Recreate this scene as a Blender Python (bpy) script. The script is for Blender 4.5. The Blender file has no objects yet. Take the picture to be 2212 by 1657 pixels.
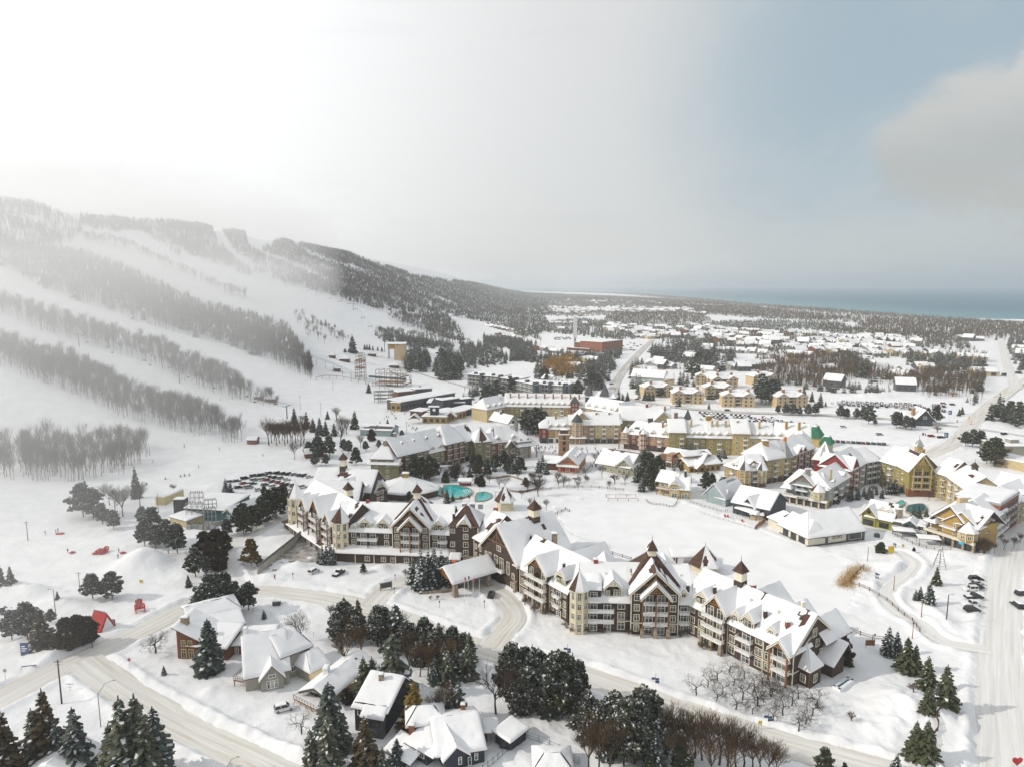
import bpy,math,random
import numpy as np
R=math.radians
scene=bpy.context.scene
# ---------------------------------------------------------------- camera
FX=1500.0;CX=1106.0;CY=828.5;TH=R(8.1);HC=100.0
ct,st=math.cos(TH),math.sin(TH)
cam=bpy.data.cameras.new("camera");cam_o=bpy.data.objects.new("camera",cam)
scene.collection.objects.link(cam_o)
cam_o.location=(0,0,HC);cam_o.rotation_euler=(R(90-8.1),0,0)
cam.sensor_fit='HORIZONTAL';cam.sensor_width=36.0;cam.lens=36.0*FX/2212.0
cam.clip_start=1.0;cam.clip_end=150000.0
scene.camera=cam_o
# ---------------------------------------------------------------- sky, sun, exposure
SUN_EL=R(32.0);SUN_AZ=R(187.0)
SDIR=(math.cos(SUN_EL)*math.cos(SUN_AZ),math.cos(SUN_EL)*math.sin(SUN_AZ),math.sin(SUN_EL))
world=bpy.data.worlds.new("World");scene.world=world;world.use_nodes=True
def pxdir(px,py):
 u=(px-CX)/FX;v=(py-CY)/FX
 d=np.array([u,ct-v*st,-(st+v*ct)]);return d/np.linalg.norm(d)
def build_world():
 nt=world.node_tree;N=nt.nodes;L=nt.links;N.clear()
 out=N.new('ShaderNodeOutputWorld');bg=N.new('ShaderNodeBackground')
 sky=N.new('ShaderNodeTexSky');sky.sky_type='NISHITA';sky.sun_disc=False
 sky.sun_elevation=SUN_EL;sky.sun_rotation=math.pi/2-SUN_AZ
 sky.altitude=200;sky.air_density=1.0;sky.dust_density=3.0;sky.ozone_density=1.0
 tc=N.new('ShaderNodeTexCoord')
 def math_(op,a,b=None,clamp=False):
  n=N.new('ShaderNodeMath');n.operation=op;n.use_clamp=clamp
  for i,x in enumerate((a,b)):
   if x is None:continue
   if isinstance(x,(int,float)):n.inputs[i].default_value=x
   else:L.new(x,n.inputs[i])
  return n.outputs[0]
 def dot(v):
  n=N.new('ShaderNodeVectorMath');n.operation='DOT_PRODUCT'
  L.new(tc.outputs['Generated'],n.inputs[0]);n.inputs[1].default_value=tuple(v);return n.outputs['Value']
 def sstep(x,a,b):
  n=N.new('ShaderNodeMapRange');n.interpolation_type='SMOOTHSTEP'
  L.new(x,n.inputs[0]);n.inputs[1].default_value=a;n.inputs[2].default_value=b;return n.outputs[0]
 def mixc(f,a,b):
  n=N.new('ShaderNodeMix');n.data_type='RGBA'
  if isinstance(f,(int,float)):n.inputs[0].default_value=f
  else:L.new(f,n.inputs[0])
  for k,x in((6,a),(7,b)):
   if isinstance(x,tuple):n.inputs[k].default_value=(*x,1)
   else:L.new(x,n.inputs[k])
  return n.outputs[2]
 def noise(scale,detail,sz,rough=0.55,dist=0.0):
  m=N.new('ShaderNodeMapping');m.inputs['Scale'].default_value=(1,1,sz)
  L.new(tc.outputs['Generated'],m.inputs[0])
  n=N.new('ShaderNodeTexNoise');n.inputs['Scale'].default_value=scale
  n.inputs['Detail'].default_value=detail;n.inputs['Roughness'].default_value=rough
  n.inputs['Distortion'].default_value=dist
  L.new(m.outputs[0],n.inputs['Vector']);return n.outputs['Fac']
 K=10.0
 # overcast deck: bright in the sun's half of the sky, greyer away from it
 sd=dot(SDIR)
 nz=noise(2.2,5,3.0)
 g1=math_('ADD',sstep(sd,-0.78,0.06),math_('MULTIPLY',math_('SUBTRACT',nz,0.5),0.22))
 deck=mixc(g1,tuple(K*c for c in SKY_FAR),tuple(K*c for c in SKY_MID))
 glow=math_('POWER',sstep(dot(pxdir(-600,-350)),0.46,1.02),2.2)
 deck=mixc(glow,deck,tuple(K*c for c in SKY_GLOW))
 # the deck thins to a dimmer zenith
 zz=N.new('ShaderNodeSeparateXYZ');L.new(tc.outputs['Generated'],zz.inputs[0])
 deck=mixc(math_('MULTIPLY',sstep(zz.outputs[2],0.45,0.85),0.6),deck,tuple(K*c for c in SKY_ZEN))
 # a thin place in the deck, where the blue shows
 hole=sstep(dot(pxdir(2160,150)),0.90,0.995)
 hn=math_('ADD',0.25,math_('MULTIPLY',0.75,sstep(noise(1.7,5,2.2,0.55,0.5),0.34,0.64)))
 hole=math_('MULTIPLY',hole,hn)
 deck=mixc(math_('MULTIPLY',hole,0.85),deck,tuple(K*c for c in SKY_HOLE))
 # a warm-lit cumulus bank inside it: billows decide its edge
 cn=math_('MULTIPLY',math_('SUBTRACT',noise(5.5,7,1.3,0.58,0.2),0.5),0.030)
 d1=math_('ADD',dot(pxdir(2300,285)),cn)
 cl=math_('MAXIMUM',sstep(d1,0.9928,0.9965),sstep(math_('ADD',dot(pxdir(2110,300)),math_('MULTIPLY',cn,0.45)),0.9950,0.9985))
 shade=math_('SUBTRACT',1.0,sstep(math_('ADD',zz.outputs[2],math_('MULTIPLY',cn,3.0)),0.145,0.235))
 cum=mixc(shade,tuple(K*c for c in SKY_CUM),tuple(K*c for c in SKY_CUMB))
 deck=mixc(math_('MULTIPLY',cl,0.9),deck,cum)
 # faint grey streaks low in the sky
 deck=mixc(math_('MULTIPLY',sstep(noise(2.6,5,7.0,0.6),0.5,0.75),0.16),deck,tuple(K*c for c in SKY_FAR))
 c=mixc(0.88,sky.outputs[0],deck)
 L.new(c,bg.inputs['Color']);bg.inputs['Strength'].default_value=1.0/K
 L.new(bg.outputs[0],out.inputs[0])
SKY_FAR=(0.47,0.51,0.515);SKY_MID=(0.69,0.695,0.685);SKY_GLOW=(1.15,1.15,1.14);SKY_ZEN=(0.60,0.64,0.68)
SKY_HOLE=(0.315,0.425,0.495);SKY_CUM=(0.60,0.59,0.555);SKY_CUMB=(0.44,0.445,0.425)
build_world()
sun_d=bpy.data.lights.new("sun",'SUN');sun_o=bpy.data.objects.new("sun",sun_d)
scene.collection.objects.link(sun_o)
sun_d.energy=2.5;sun_d.angle=R(0.6);sun_d.color=(1.0,0.93,0.82)
import mathutils
sun_o.rotation_euler=mathutils.Vector(SDIR).to_track_quat('Z','Y').to_euler()
vs=scene.view_settings;vs.view_transform='Standard';vs.look='None';vs.gamma=1.0;vs.use_curve_mapping=False
vs.exposure=0.17
scene.render.engine='CYCLES'
cy=scene.cycles
cy.max_bounces=5;cy.diffuse_bounces=3;cy.glossy_bounces=2;cy.transmission_bounces=2
cy.volume_bounces=2;cy.transparent_max_bounces=6
cy.use_denoising=True;cy.caustics_reflective=False;cy.caustics_refractive=False
cy.use_adaptive_sampling=True;cy.adaptive_threshold=0.02
# ---------------------------------------------------------------- photo <-> place
def G(px,py,z=0.0):
 u=(px-CX)/FX;v=(py-CY)/FX;t=(HC-z)/(st+v*ct)
 return(u*t,(ct-v*st)*t)
def PR(x,y,z):
 d=y*ct-(z-HC)*st;e=-(z-HC)*ct-y*st
 return CX+FX*x/d,CY+FX*e/d
def ZAT(py,y):
 v=(py-CY)/FX;return HC-(st+v*ct)*y/(ct-v*st)
def crop(x0,y0,s):
 return lambda zx,zy:((x0+zx/s)*.57604,(y0+zy/s)*.57604)
c1=lambda zx,zy:(zx*.339,403.2+zy*.339)
c2=lambda zx,zy:(576+zx*.2608,576+zy*.2608)
c3=lambda zx,zy:(1094.5+zx*.2608,576+zy*.2608)
c4=lambda zx,zy:(1636+zx*.2608,576+zy*.2608)
rng=np.random.default_rng(11);rnd=random.Random(5)
# ---------------------------------------------------------------- materials
MATS={}
def mat(name,rgb,rough=0.7,var=0.10,scale=0.6,bump=0.0,bscale=3.0,spec=0.3,metal=0.0,rgb2=None,detail=4,stretch=(1,1,1),lo=0.4,hi=0.6):
 m=bpy.data.materials.new(name);m.use_nodes=True
 nt=m.node_tree;N=nt.nodes;L=nt.links
 b=N['Principled BSDF']
 b.inputs['Roughness'].default_value=rough;b.inputs['Metallic'].default_value=metal
 b.inputs['Specular IOR Level'].default_value=spec
 g=N.new('ShaderNodeNewGeometry');mp=N.new('ShaderNodeMapping');mp.inputs['Scale'].default_value=stretch
 L.new(g.outputs['Position'],mp.inputs[0])
 n=N.new('ShaderNodeTexNoise');n.inputs['Scale'].default_value=scale;n.inputs['Detail'].default_value=detail
 L.new(mp.outputs[0],n.inputs['Vector'])
 mx=N.new('ShaderNodeMix');mx.data_type='RGBA'
 r2=rgb2 if rgb2 else tuple(min(1,c*(1+var))for c in rgb)
 r1=rgb if rgb2 else tuple(c*(1-var)for c in rgb)
 mx.inputs[6].default_value=(*r1,1);mx.inputs[7].default_value=(*r2,1)
 mr=N.new('ShaderNodeMapRange');mr.inputs[1].default_value=lo;mr.inputs[2].default_value=hi
 L.new(n.outputs['Fac'],mr.inputs[0]);L.new(mr.outputs[0],mx.inputs[0])
 L.new(mx.outputs[2],b.inputs['Base Color'])
 if bump:
  bn=N.new('ShaderNodeTexNoise');bn.inputs['Scale'].default_value=bscale;bn.inputs['Detail'].default_value=5
  L.new(mp.outputs[0],bn.inputs['Vector'])
  bp=N.new('ShaderNodeBump');bp.inputs['Strength'].default_value=1.0;bp.inputs['Distance'].default_value=bump
  L.new(bn.outputs['Fac'],bp.inputs['Height']);L.new(bp.outputs[0],b.inputs['Normal'])
 MATS[name]=m;return m
def siding(name,rgb,step=0.22,depth=0.25):
 m=mat(name,rgb,0.75,0.07,0.5)
 nt=m.node_tree;N=nt.nodes;L=nt.links;b=N['Principled BSDF']
 g=N.new('ShaderNodeNewGeometry');s=N.new('ShaderNodeSeparateXYZ');L.new(g.outputs['Position'],s.inputs[0])
 f=N.new('ShaderNodeMath');f.operation='MODULO';L.new(s.outputs[2],f.inputs[0]);f.inputs[1].default_value=step
 bp=N.new('ShaderNodeBump');bp.inputs['Distance'].default_value=depth;bp.inputs['Strength'].default_value=0.5
 L.new(f.outputs[0],bp.inputs['Height']);L.new(bp.outputs[0],b.inputs['Normal'])
 return m
 # ---------------------------------------------------------------- mesh helpers
class MB:
 """collects boxes, prisms and tubes; build() links them as one mesh object"""
 def __init__(s):s.v=[];s.f=[];s.m=[];s.mats=[]
 def mi(s,m):
  m=MATS[m]if isinstance(m,str)else m
  if m not in s.mats:s.mats.append(m)
  return s.mats.index(m)
 def add(s,vs_,fs,m):
  o=len(s.v);k=s.mi(m);s.v.extend(tuple(p)for p in vs_)
  for f in fs:s.f.append(tuple(o+i for i in f));s.m.append(k)
 def hexa(s,p,m):
  s.add(p,[(3,2,1,0),(4,5,6,7),(0,1,5,4),(1,2,6,5),(2,3,7,6),(3,0,4,7)],m)
 def box(s,F,u0,u1,n0,n1,z0,z1,m):
  P=F.P
  s.hexa([P(u0,n0,z0),P(u1,n0,z0),P(u1,n1,z0),P(u0,n1,z0),P(u0,n0,z1),P(u1,n0,z1),P(u1,n1,z1),P(u0,n1,z1)],m)
 def prism(s,base,top,m,cap=True):
  n=len(base);fs=[(i,(i+1)%n,n+(i+1)%n,n+i)for i in range(n)]
  if cap:fs+=[tuple(range(n-1,-1,-1)),tuple(range(n,2*n))]
  s.add(list(base)+list(top),fs,m)
 def cone(s,base,apex,m):
  n=len(base);s.add(list(base)+[apex],[(i,(i+1)%n,n)for i in range(n)]+[tuple(range(n-1,-1,-1))],m)
 def slab(s,poly,t,m):
  s.prism(poly,[(p[0],p[1],p[2]+t)for p in poly],m)
 def tube(s,a,b,r0,r1,m,k=6,cap=True):
  a=np.array(a,float);b=np.array(b,float);d=b-a;L_=np.linalg.norm(d)or 1;d/=L_
  h=np.array([0,0,1.0])if abs(d[2])<0.9 else np.array([1.0,0,0])
  x=np.cross(d,h);x/=np.linalg.norm(x);y=np.cross(d,x)
  r=[[c+rr*(math.cos(q)*x+math.sin(q)*y)for q in[2*math.pi*i/k for i in range(k)]]for c,rr in((a,r0),(b,r1))]
  s.prism(r[0],r[1],m,cap)
 def bar(s,a,b,w,m):s.tube(a,b,w,w,m,4)
 def ring(s,c,r,k,ph=0.0,rz=None):return[(c[0]+r*math.cos(ph+2*math.pi*i/k),c[1]+r*math.sin(ph+2*math.pi*i/k),c[2])for i in range(k)]
 def me(s,name):
  me=bpy.data.meshes.new(name);me.from_pydata(s.v,[],s.f)
  for m in s.mats:me.materials.append(m)
  if s.m:me.polygons.foreach_set('material_index',s.m)
  me.validate();me.update();return me
 def build(s,name,parent=None,smooth=False):
  me=s.me(name)
  if smooth:me.polygons.foreach_set('use_smooth',[True]*len(me.polygons))
  return link(name,me,parent)
def link(name,data,parent=None,loc=None,rz=0.0,sc=None):
 o=bpy.data.objects.new(name,data);scene.collection.objects.link(o)
 if parent is not None:o.parent=parent
 if loc is not None:o.location=loc
 if rz:o.rotation_euler=(0,0,rz)
 if sc is not None:o.scale=sc
 return o
def tag(o,label=None,cat=None,group=None,kind=None):
 if label:o['label']=label
 if cat:o['category']=cat
 if group:o['group']=group
 if kind:o['kind']=kind
 return o
def thing(name,label,cat,loc=(0,0,0),group=None,rz=0.0):
 o=link(name,None,None,loc,rz);o.empty_display_size=0.5;return tag(o,label,cat,group)
def npmesh(name,V,Fq,mats=(),mi=None,k=None,smooth=False):
 """mesh from numpy arrays; Fq is (n,k)"""
 me=bpy.data.meshes.new(name);V=np.asarray(V,np.float32);Fq=np.asarray(Fq,np.int32);k=Fq.shape[1]
 me.vertices.add(len(V));me.vertices.foreach_set('co',V.ravel())
 me.loops.add(Fq.size);me.loops.foreach_set('vertex_index',Fq.ravel())
 me.polygons.add(len(Fq));me.polygons.foreach_set('loop_start',np.arange(0,Fq.size,k,dtype=np.int32))
 for m in mats:me.materials.append(MATS[m]if isinstance(m,str)else m)
 if mi is not None:me.polygons.foreach_set('material_index',np.asarray(mi,np.int32))
 if smooth:me.polygons.foreach_set('use_smooth',np.ones(len(Fq),bool))
 me.update(calc_edges=True);return me
class Fr:
 """a wall's frame: u along A->B, n outwards (towards the viewer when A is the left end), z up"""
 def __init__(s,A,B,z=0.0):
  s.A=np.array(A[:2],float);s.B=np.array(B[:2],float);d=s.B-s.A;s.L=float(np.linalg.norm(d))
  s.u=d/s.L;s.n=np.array([s.u[1],-s.u[0]]);s.z=z;s.rz=math.atan2(s.u[1],s.u[0])
 def P(s,u,n,z):
  q=s.A+s.u*u+s.n*n;return(q[0],q[1],z+s.z)
 def sub(s,u0,u1,n=0.0):
  a=s.P(u0,n,0);b=s.P(u1,n,0);return Fr(a,b,s.z)
 def uz(s,px,py,n=0.0):
  a=(px-CX)/FX;b=(py-CY)/FX
  d=np.array([a,ct-b*st]);dz=-(st+b*ct)
  q=s.A+s.n*n;t=float(q@s.n)/float(d@s.n)
  return float((d*t-q)@s.u),HC+dz*t-s.z
def inpoly(px,py,poly):
 px=np.asarray(px);py=np.asarray(py);ins=np.zeros(px.shape,bool);n=len(poly)
 for i in range(n):
  x0,y0=poly[i];x1,y1=poly[(i+1)%n]
  if y0==y1:continue
  c=((y0>py)!=(y1>py))&(px<(x1-x0)*(py-y0)/(y1-y0)+x0);ins^=c
 return ins
def spline(pts,n=12):
 p=np.array(pts,float);p=np.vstack([2*p[0]-p[1],p,2*p[-1]-p[-2]]);out=[]
 for i in range(1,len(p)-2):
  for t in np.linspace(0,1,n,endpoint=False):
   a,b,c,d=p[i-1],p[i],p[i+1],p[i+2]
   out.append(0.5*(2*b+(c-a)*t+(2*a-5*b+4*c-d)*t*t+(3*b-a-3*c+d)*t**3))
 out.append(p[-2]);return np.array(out)
 # ---------------------------------------------------------------- materials of the setting
def snow_mat(name,rgb=(0.80,0.81,0.83),bump=0.05,bscale=0.8,dirt=None,dlo=0.62,dhi=0.75,dscale=0.15):
 m=mat(name,rgb,0.75,0.03,0.12,bump,bscale,0.2)
 if dirt:
  nt=m.node_tree;N=nt.nodes;L=nt.links;b=N['Principled BSDF']
  src=b.inputs['Base Color'].links[0].from_socket
  g=N.new('ShaderNodeNewGeometry');n=N.new('ShaderNodeTexNoise');n.inputs['Scale'].default_value=dscale
  n.inputs['Detail'].default_value=7;n.inputs['Roughness'].default_value=0.65;L.new(g.outputs['Position'],n.inputs['Vector'])
  mr=N.new('ShaderNodeMapRange');mr.inputs[1].default_value=dlo;mr.inputs[2].default_value=dhi;L.new(n.outputs['Fac'],mr.inputs[0])
  mx=N.new('ShaderNodeMix');mx.data_type='RGBA';L.new(mr.outputs[0],mx.inputs[0]);L.new(src,mx.inputs[6])
  mx.inputs[7].default_value=(*dirt,1);L.new(mx.outputs[2],b.inputs['Base Color'])
 return m
snow_mat('ground_snow',(0.79,0.795,0.81),0.42,0.30,(0.60,0.57,0.52),0.66,0.86,0.11)
snow_mat('ice_snow',(0.80,0.805,0.82),0.02,0.2)
snow_mat('roof_snow',(0.82,0.825,0.84),0.06,0.9)
snow_mat('bough_snow',(0.80,0.82,0.85),0.0)
def road_mat(name,base,sand,amt=0.5):
 """packed snow with sanded wheel tracks running along the road (UV: across, along in metres)"""
 m=bpy.data.materials.new(name);m.use_nodes=True;nt=m.node_tree;N=nt.nodes;L=nt.links;b=N['Principled BSDF']
 b.inputs['Roughness'].default_value=0.8;b.inputs['Specular IOR Level'].default_value=0.2
 uv=N.new('ShaderNodeUVMap')
 def noise(sx,sy,detail=5,rough=0.6):
  mp=N.new('ShaderNodeMapping');mp.inputs['Scale'].default_value=(sx,sy,1);L.new(uv.outputs[0],mp.inputs[0])
  n=N.new('ShaderNodeTexNoise');n.inputs['Scale'].default_value=1;n.inputs['Detail'].default_value=detail;n.inputs['Roughness'].default_value=rough
  L.new(mp.outputs[0],n.inputs['Vector']);return n.outputs['Fac']
 def mr(x,a,b_,c=0.0,d=1.0):
  n=N.new('ShaderNodeMapRange');L.new(x,n.inputs[0]);n.inputs[1].default_value=a;n.inputs[2].default_value=b_;n.inputs[3].default_value=c;n.inputs[4].default_value=d;return n.outputs[0]
 def mul(a,c):
  n=N.new('ShaderNodeMath');n.operation='MULTIPLY';L.new(a,n.inputs[0])
  if isinstance(c,float):n.inputs[1].default_value=c
  else:L.new(c,n.inputs[1])
  return n.outputs[0]
 tr=mr(noise(1.1,0.03),0.44,0.66);big=mr(noise(0.12,0.02,3),0.35,0.6)
 f=mul(mul(tr,big),amt)
 mx=N.new('ShaderNodeMix');mx.data_type='RGBA';L.new(f,mx.inputs[0]);mx.inputs[6].default_value=(*base,1);mx.inputs[7].default_value=(*sand,1)
 g2=mr(noise(0.9,0.02,4),0.42,0.75,0.0,0.6)
 mx2=N.new('ShaderNodeMix');mx2.data_type='RGBA';L.new(g2,mx2.inputs[0]);L.new(mx.outputs[2],mx2.inputs[6]);mx2.inputs[7].default_value=(0.44,0.43,0.415,1)
 L.new(mx2.outputs[2],b.inputs['Base Color'])
 bp=N.new('ShaderNodeBump');bp.inputs['Distance'].default_value=0.12;L.new(noise(1.6,0.08,6),bp.inputs['Height']);L.new(bp.outputs[0],b.inputs['Normal'])
 MATS[name]=m;return m
road_mat('road_sanded',(0.73,0.72,0.69),(0.40,0.30,0.17),0.75)
road_mat('road_packed',(0.76,0.755,0.745),(0.55,0.49,0.40),0.40)
road_mat('road_wet',(0.60,0.585,0.56),(0.20,0.16,0.11),1.0)
# ---------------------------------------------------------------- terrain
def ip(v,tab):
 t=np.array(tab,float);return np.interp(v,t[:,0],t[:,1])
XB=[(0,-330),(330,-330),(390,-285),(440,-170),(530,-158),(640,-120),(920,-65),(1600,-25),(4200,110),(9000,400)]
XR=[(0,-900),(900,-850),(1095,-800),(1500,-690),(2500,-640),(4400,-560),(9000,-300)]
HR=[(0,215),(1000,222),(1600,222),(2500,215),(4400,200),(6000,130),(8000,60),(9000,0)]
XS=[(0,1420),(900,1340),(1720,1275),(3460,1225),(5000,1290),(6900,1356),(8500,1150),(10200,640),(12500,-600),(14000,-3000),(16000,-60000)]
def hz(x,y):
 xb=ip(y,XB);xr=ip(y,XR);H=ip(y,HR)
 s=np.clip((xb-x)/(xb-xr),0,1.6)
 S=np.where(s<1,s*s*(3-2*np.minimum(s,1))*0.55+0.45*np.maximum(s,0)**1.3,1.0)
 z=H*S
 # gentle folds that run down the slope, as between the ski runs
 w=np.clip(s*4,0,1)*np.clip((1.15-s)*4,0,1)
 z=z+w*(2.6*np.sin(y/46.0+x/160.0)+2.0*np.sin(y/23.0+1.3+x/300.0))
 xs=ip(y,XS);sh=np.clip((x-xs)/60.0,-1,1)
 return np.where(sh>0,-4.0-6*sh,np.where(sh>-1,z*1-4.0*(1+sh)**2,z))
NOISE={}
def vnoise(x,y,s,seed=0):
 """smooth value noise"""
 if seed not in NOISE:NOISE[seed]=np.random.default_rng(seed).random((256,256))
 r=NOISE[seed];X=x/s;Y=y/s
 i=np.floor(X).astype(int);j=np.floor(Y).astype(int);fx=X-i;fy=Y-j
 fx=fx*fx*(3-2*fx);fy=fy*fy*(3-2*fy);a=lambda p,q:r[(i+p)%256,(j+q)%256]
 return(a(0,0)*(1-fx)+a(1,0)*fx)*(1-fy)+(a(0,1)*(1-fx)+a(1,1)*fx)*fy-0.5
ROADS=[('road',[(-160,1588),(-40,1530),(60,1478),(150,1434),(260,1385),(340,1346),(420,1307),(490,1284),(560,1277),(640,1283),(720,1295),(800,1314),(900,1349),(1043,1403),(1150,1430),(1264,1460),(1375,1500),(1485,1540),(1670,1600),(1850,1650),(2000,1690)],9.0,'road_sanded'),('road',[(180,1425),(226,1460),(290,1505),(365,1551),(440,1592),(521,1630),(620,1680),(700,1720)],8.5,'road_sanded'),('driveway',[(520,1270),(497,1243),(486,1215),(492,1188),(530,1160),(576,1136),(640,1106),(690,1080)],6.5,'road_packed'),('driveway',[(800,1308),(838,1272),(880,1255),(940,1254),(1010,1262),(1060,1272),(1098,1300),(1110,1335),(1085,1368),(1060,1400)],7.0,'road_sanded'),('road',[(2170,1720),(2165,1600),(2160,1500),(2162,1400),(2166,1320),(2172,1250),(2184,1190),(2205,1130)],10.0,'road_packed'),('road',[(1410,735),(1385,758),(1362,782),(1343,806),(1328,832),(1330,850),(1350,860),(1381,866),(1459,879),(1564,889),(1670,893),(1792,897),(1923,905),(2027,918),(2092,924),(2212,942),(2330,962)],9.0,'road_wet'),('road',[(2300,780),(2212,824),(2184,842),(2131,884),(2092,922),(2079,941),(2053,962),(2000,985)],11.0,'road_sanded'),('road',[(2162,738),(2168,762),(2176,790),(2184,815),(2196,840)],9.0,'road_packed'),('path',[(1940,1190),(1975,1215),(1960,1240),(1925,1265),(1915,1290),(1940,1320),(1985,1345),(2020,1375),(2060,1392),(2140,1405)],4.5,'road_packed'),]
ROADW=[]
for nm,pts,w,mt in ROADS:
 P_=np.array([G(*p)for p in spline(pts,14)]);ROADW.append(P_)
def road_dist(x,y):
 """distance to the nearest road's edge (negative on the road)"""
 out=np.full(x.shape,1e9)
 for(nm,pts,w,mt),P_ in zip(ROADS,ROADW):
  lo=P_.min(0)-14;hi=P_.max(0)+14
  k=np.where((x>lo[0])&(x<hi[0])&(y>lo[1])&(y<hi[1]))[0]
  if not len(k):continue
  qx=x[k];qy=y[k];best=np.full(len(k),1e9)
  if len(k)<400:
   a=P_[:-1];d=P_[1:]-a;l2=(d*d).sum(1)+1e-9;ex=qx[:,None]-a[None,:,0];ey=qy[:,None]-a[None,:,1];t=np.clip((ex*d[:,0]+ey*d[:,1])/l2,0,1)
   best=np.hypot(ex-t*d[:,0],ey-t*d[:,1]).min(1)
  else:
   for a,b in zip(P_[:-1],P_[1:]):
    d=b-a;l2=d@d+1e-9;t=np.clip(((qx-a[0])*d[0]+(qy-a[1])*d[1])/l2,0,1)
    best=np.minimum(best,np.hypot(qx-a[0]-t*d[0],qy-a[1]-t*d[1]))
  out[k]=np.minimum(out[k],best-w/2)
 return out
 # flat places: pond ice, yards, car parks (photo polygons), levelled to z = 0
FLATS={'pond':[(1190,1090),(1300,1075),(1420,1072),(1500,1095),(1600,1130),(1690,1165),(1800,1200),(1850,1240),(1840,1310),(1760,1330),(1600,1290),(1430,1245),(1330,1200),(1230,1150)],}
MOUNDS=[((310,1222),9,7,7.0),((1950,1520),7,6,2.6),((2010,1560),8,5,2.4),((1925,1580),5,4,1.5),((60,1280),10,3,2.6),((130,1300),6,3,2.0),((20,1270),10,3,2.4),((420,1085),9,5,3.0),((470,1055),9,6,3.2),((590,1250),7,4,2.0),((640,1225),5,3,1.6),((820,1230),4,3,2.0),((1600,870),26,6,6.0),((1940,858),24,6,5.0),((1880,860),20,6,4.0),((1700,860),30,5,3.0),((1640,866),20,5,4),((1430,905),12,4,2.5),((2030,1335),3,9,1.6),((470,1600),9,4,2.2),((560,1640),10,4,2.4),((100,1420),6,3,1.6),((60,1395),8,4,1.8),((400,1545),7,3,1.6),((465,1500),5,3,1.3),((1960,1010),20,5,3),((1985,1690),6,5,2),((720,1480),4,3,1.2),((1870,1265),5,4,1.0),((1930,1225),6,4,1.3),((2060,1200),9,5,1.4),((1240,1235),9,6,1.2),((1265,1180),9,7,1.4)]
MW=[(np.array(G(*p)),a,b,h)for p,a,b,h in MOUNDS]
POND=spline([G(*p)for p in FLATS['pond']+FLATS['pond'][:1]],6)
def pond_dist(x,y):
 P_=POND;f=x.ravel();h=y.ravel();out=np.full(f.shape,99.0);k=np.where((f>P_[:,0].min()-8)&(f<P_[:,0].max()+8)&(h>P_[:,1].min()-8)&(h<P_[:,1].max()+8))[0]
 if len(k):
  b=np.full(len(k),99.0)
  for q in P_[::2]:b=np.minimum(b,np.hypot(f[k]-q[0],h[k]-q[1]))
  px,py=PR(f[k],h[k],0*f[k]);out[k]=np.where(inpoly(px,py,FLATS['pond']),-b,b)
 return out.reshape(x.shape)
def ground_z(x,y,rd=None):
 x=np.asarray(x,float);y=np.asarray(y,float);z=hz(x,y)
 near=np.exp(-np.hypot(x,y)/900.0)
 n=1.0*vnoise(x,y,14,1)+0.65*vnoise(x,y,5,2)+0.40*vnoise(x,y,2.2,3)+0.9*np.maximum(vnoise(x,y,1.7,4),0)*(vnoise(x,y,20,7)>.08)
 amp=0.7*near
 px,py=PR(x,np.maximum(y,1),0*x)
 ice=inpoly(px,py,FLATS['pond'])&(y>1)
 amp=np.where(ice,0.06,amp)
 z=z+amp*n+0.0
 d_=pond_dist(x,y);z=z+.55*np.exp(-((d_-2.2)/1.8)**2)*(1+vnoise(x,y,4,13))
 if rd is None:rd=road_dist(x.ravel(),y.ravel()).reshape(x.shape)
 rr_=np.where(y<600,rd+0.55+2.2*vnoise(x,y,3.1,11)+1.2*vnoise(x,y,1.2,12),rd);k=np.clip((rr_-0.2)/1.6,0,1);bank=np.exp(-((rd-1.7)/1.1)**2)*(0.75+0.9*vnoise(x,y,4,5)+0.5*vnoise(x,y,1.5,6))
 z=np.where(rd<12,np.where(y<500,(z+0.12)*k,np.minimum(z,0.0)*k-0.3*(rd<8)*(np.abs(hz(x,y))<1))+np.maximum(bank,0)*np.clip((650-y)/250,0,1)-(1-k)*0.10,z)
 for c,a,b,h in MW:
  q=((x-c[0])/a)**2+((y-c[1])/b)**2
  m=q<6
  if m.any():
   lump=1+(0.5*vnoise(x,y,3,8)+0.5*vnoise(x,y,1.4,9))*(0.15 if h>6 else 0.9)
   z=np.where(m,z+h*np.exp(-q*1.1)*lump*np.clip((rd+0.5)/1.5,0,1),z)
 return z
def gz(x,y):return float(ground_z(np.array([x]),np.array([y]))[0])
def hit(px,py,lo=80.0,hi=9000.0):
 """first place a sight line through photo point(s) meets the terrain"""
 px=np.atleast_1d(np.asarray(px,float));py=np.atleast_1d(np.asarray(py,float))
 u=(px-CX)/FX;v=(py-CY)/FX;dx=u;dy=ct-v*st;dz=-(st+v*ct)
 t=np.geomspace(lo,hi,420)[None,:];X=dx[:,None]*t;Y=dy[:,None]*t;Z=HC+dz[:,None]*t
 H=hz(X,Y);below=Z<H;i=np.argmax(below,1);i=np.where(below.any(1),i,419)
 a=np.maximum(i-1,0);r=np.arange(len(px));f0=Z[r,a]-H[r,a];f1=Z[r,i]-H[r,i]
 w=np.clip(f0/(f0-f1+1e-9),0,1);tt=t[0,a]*(1-w)+t[0,i]*w
 x=dx*tt;y=dy*tt;return x,y,hz(x,y)
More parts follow.
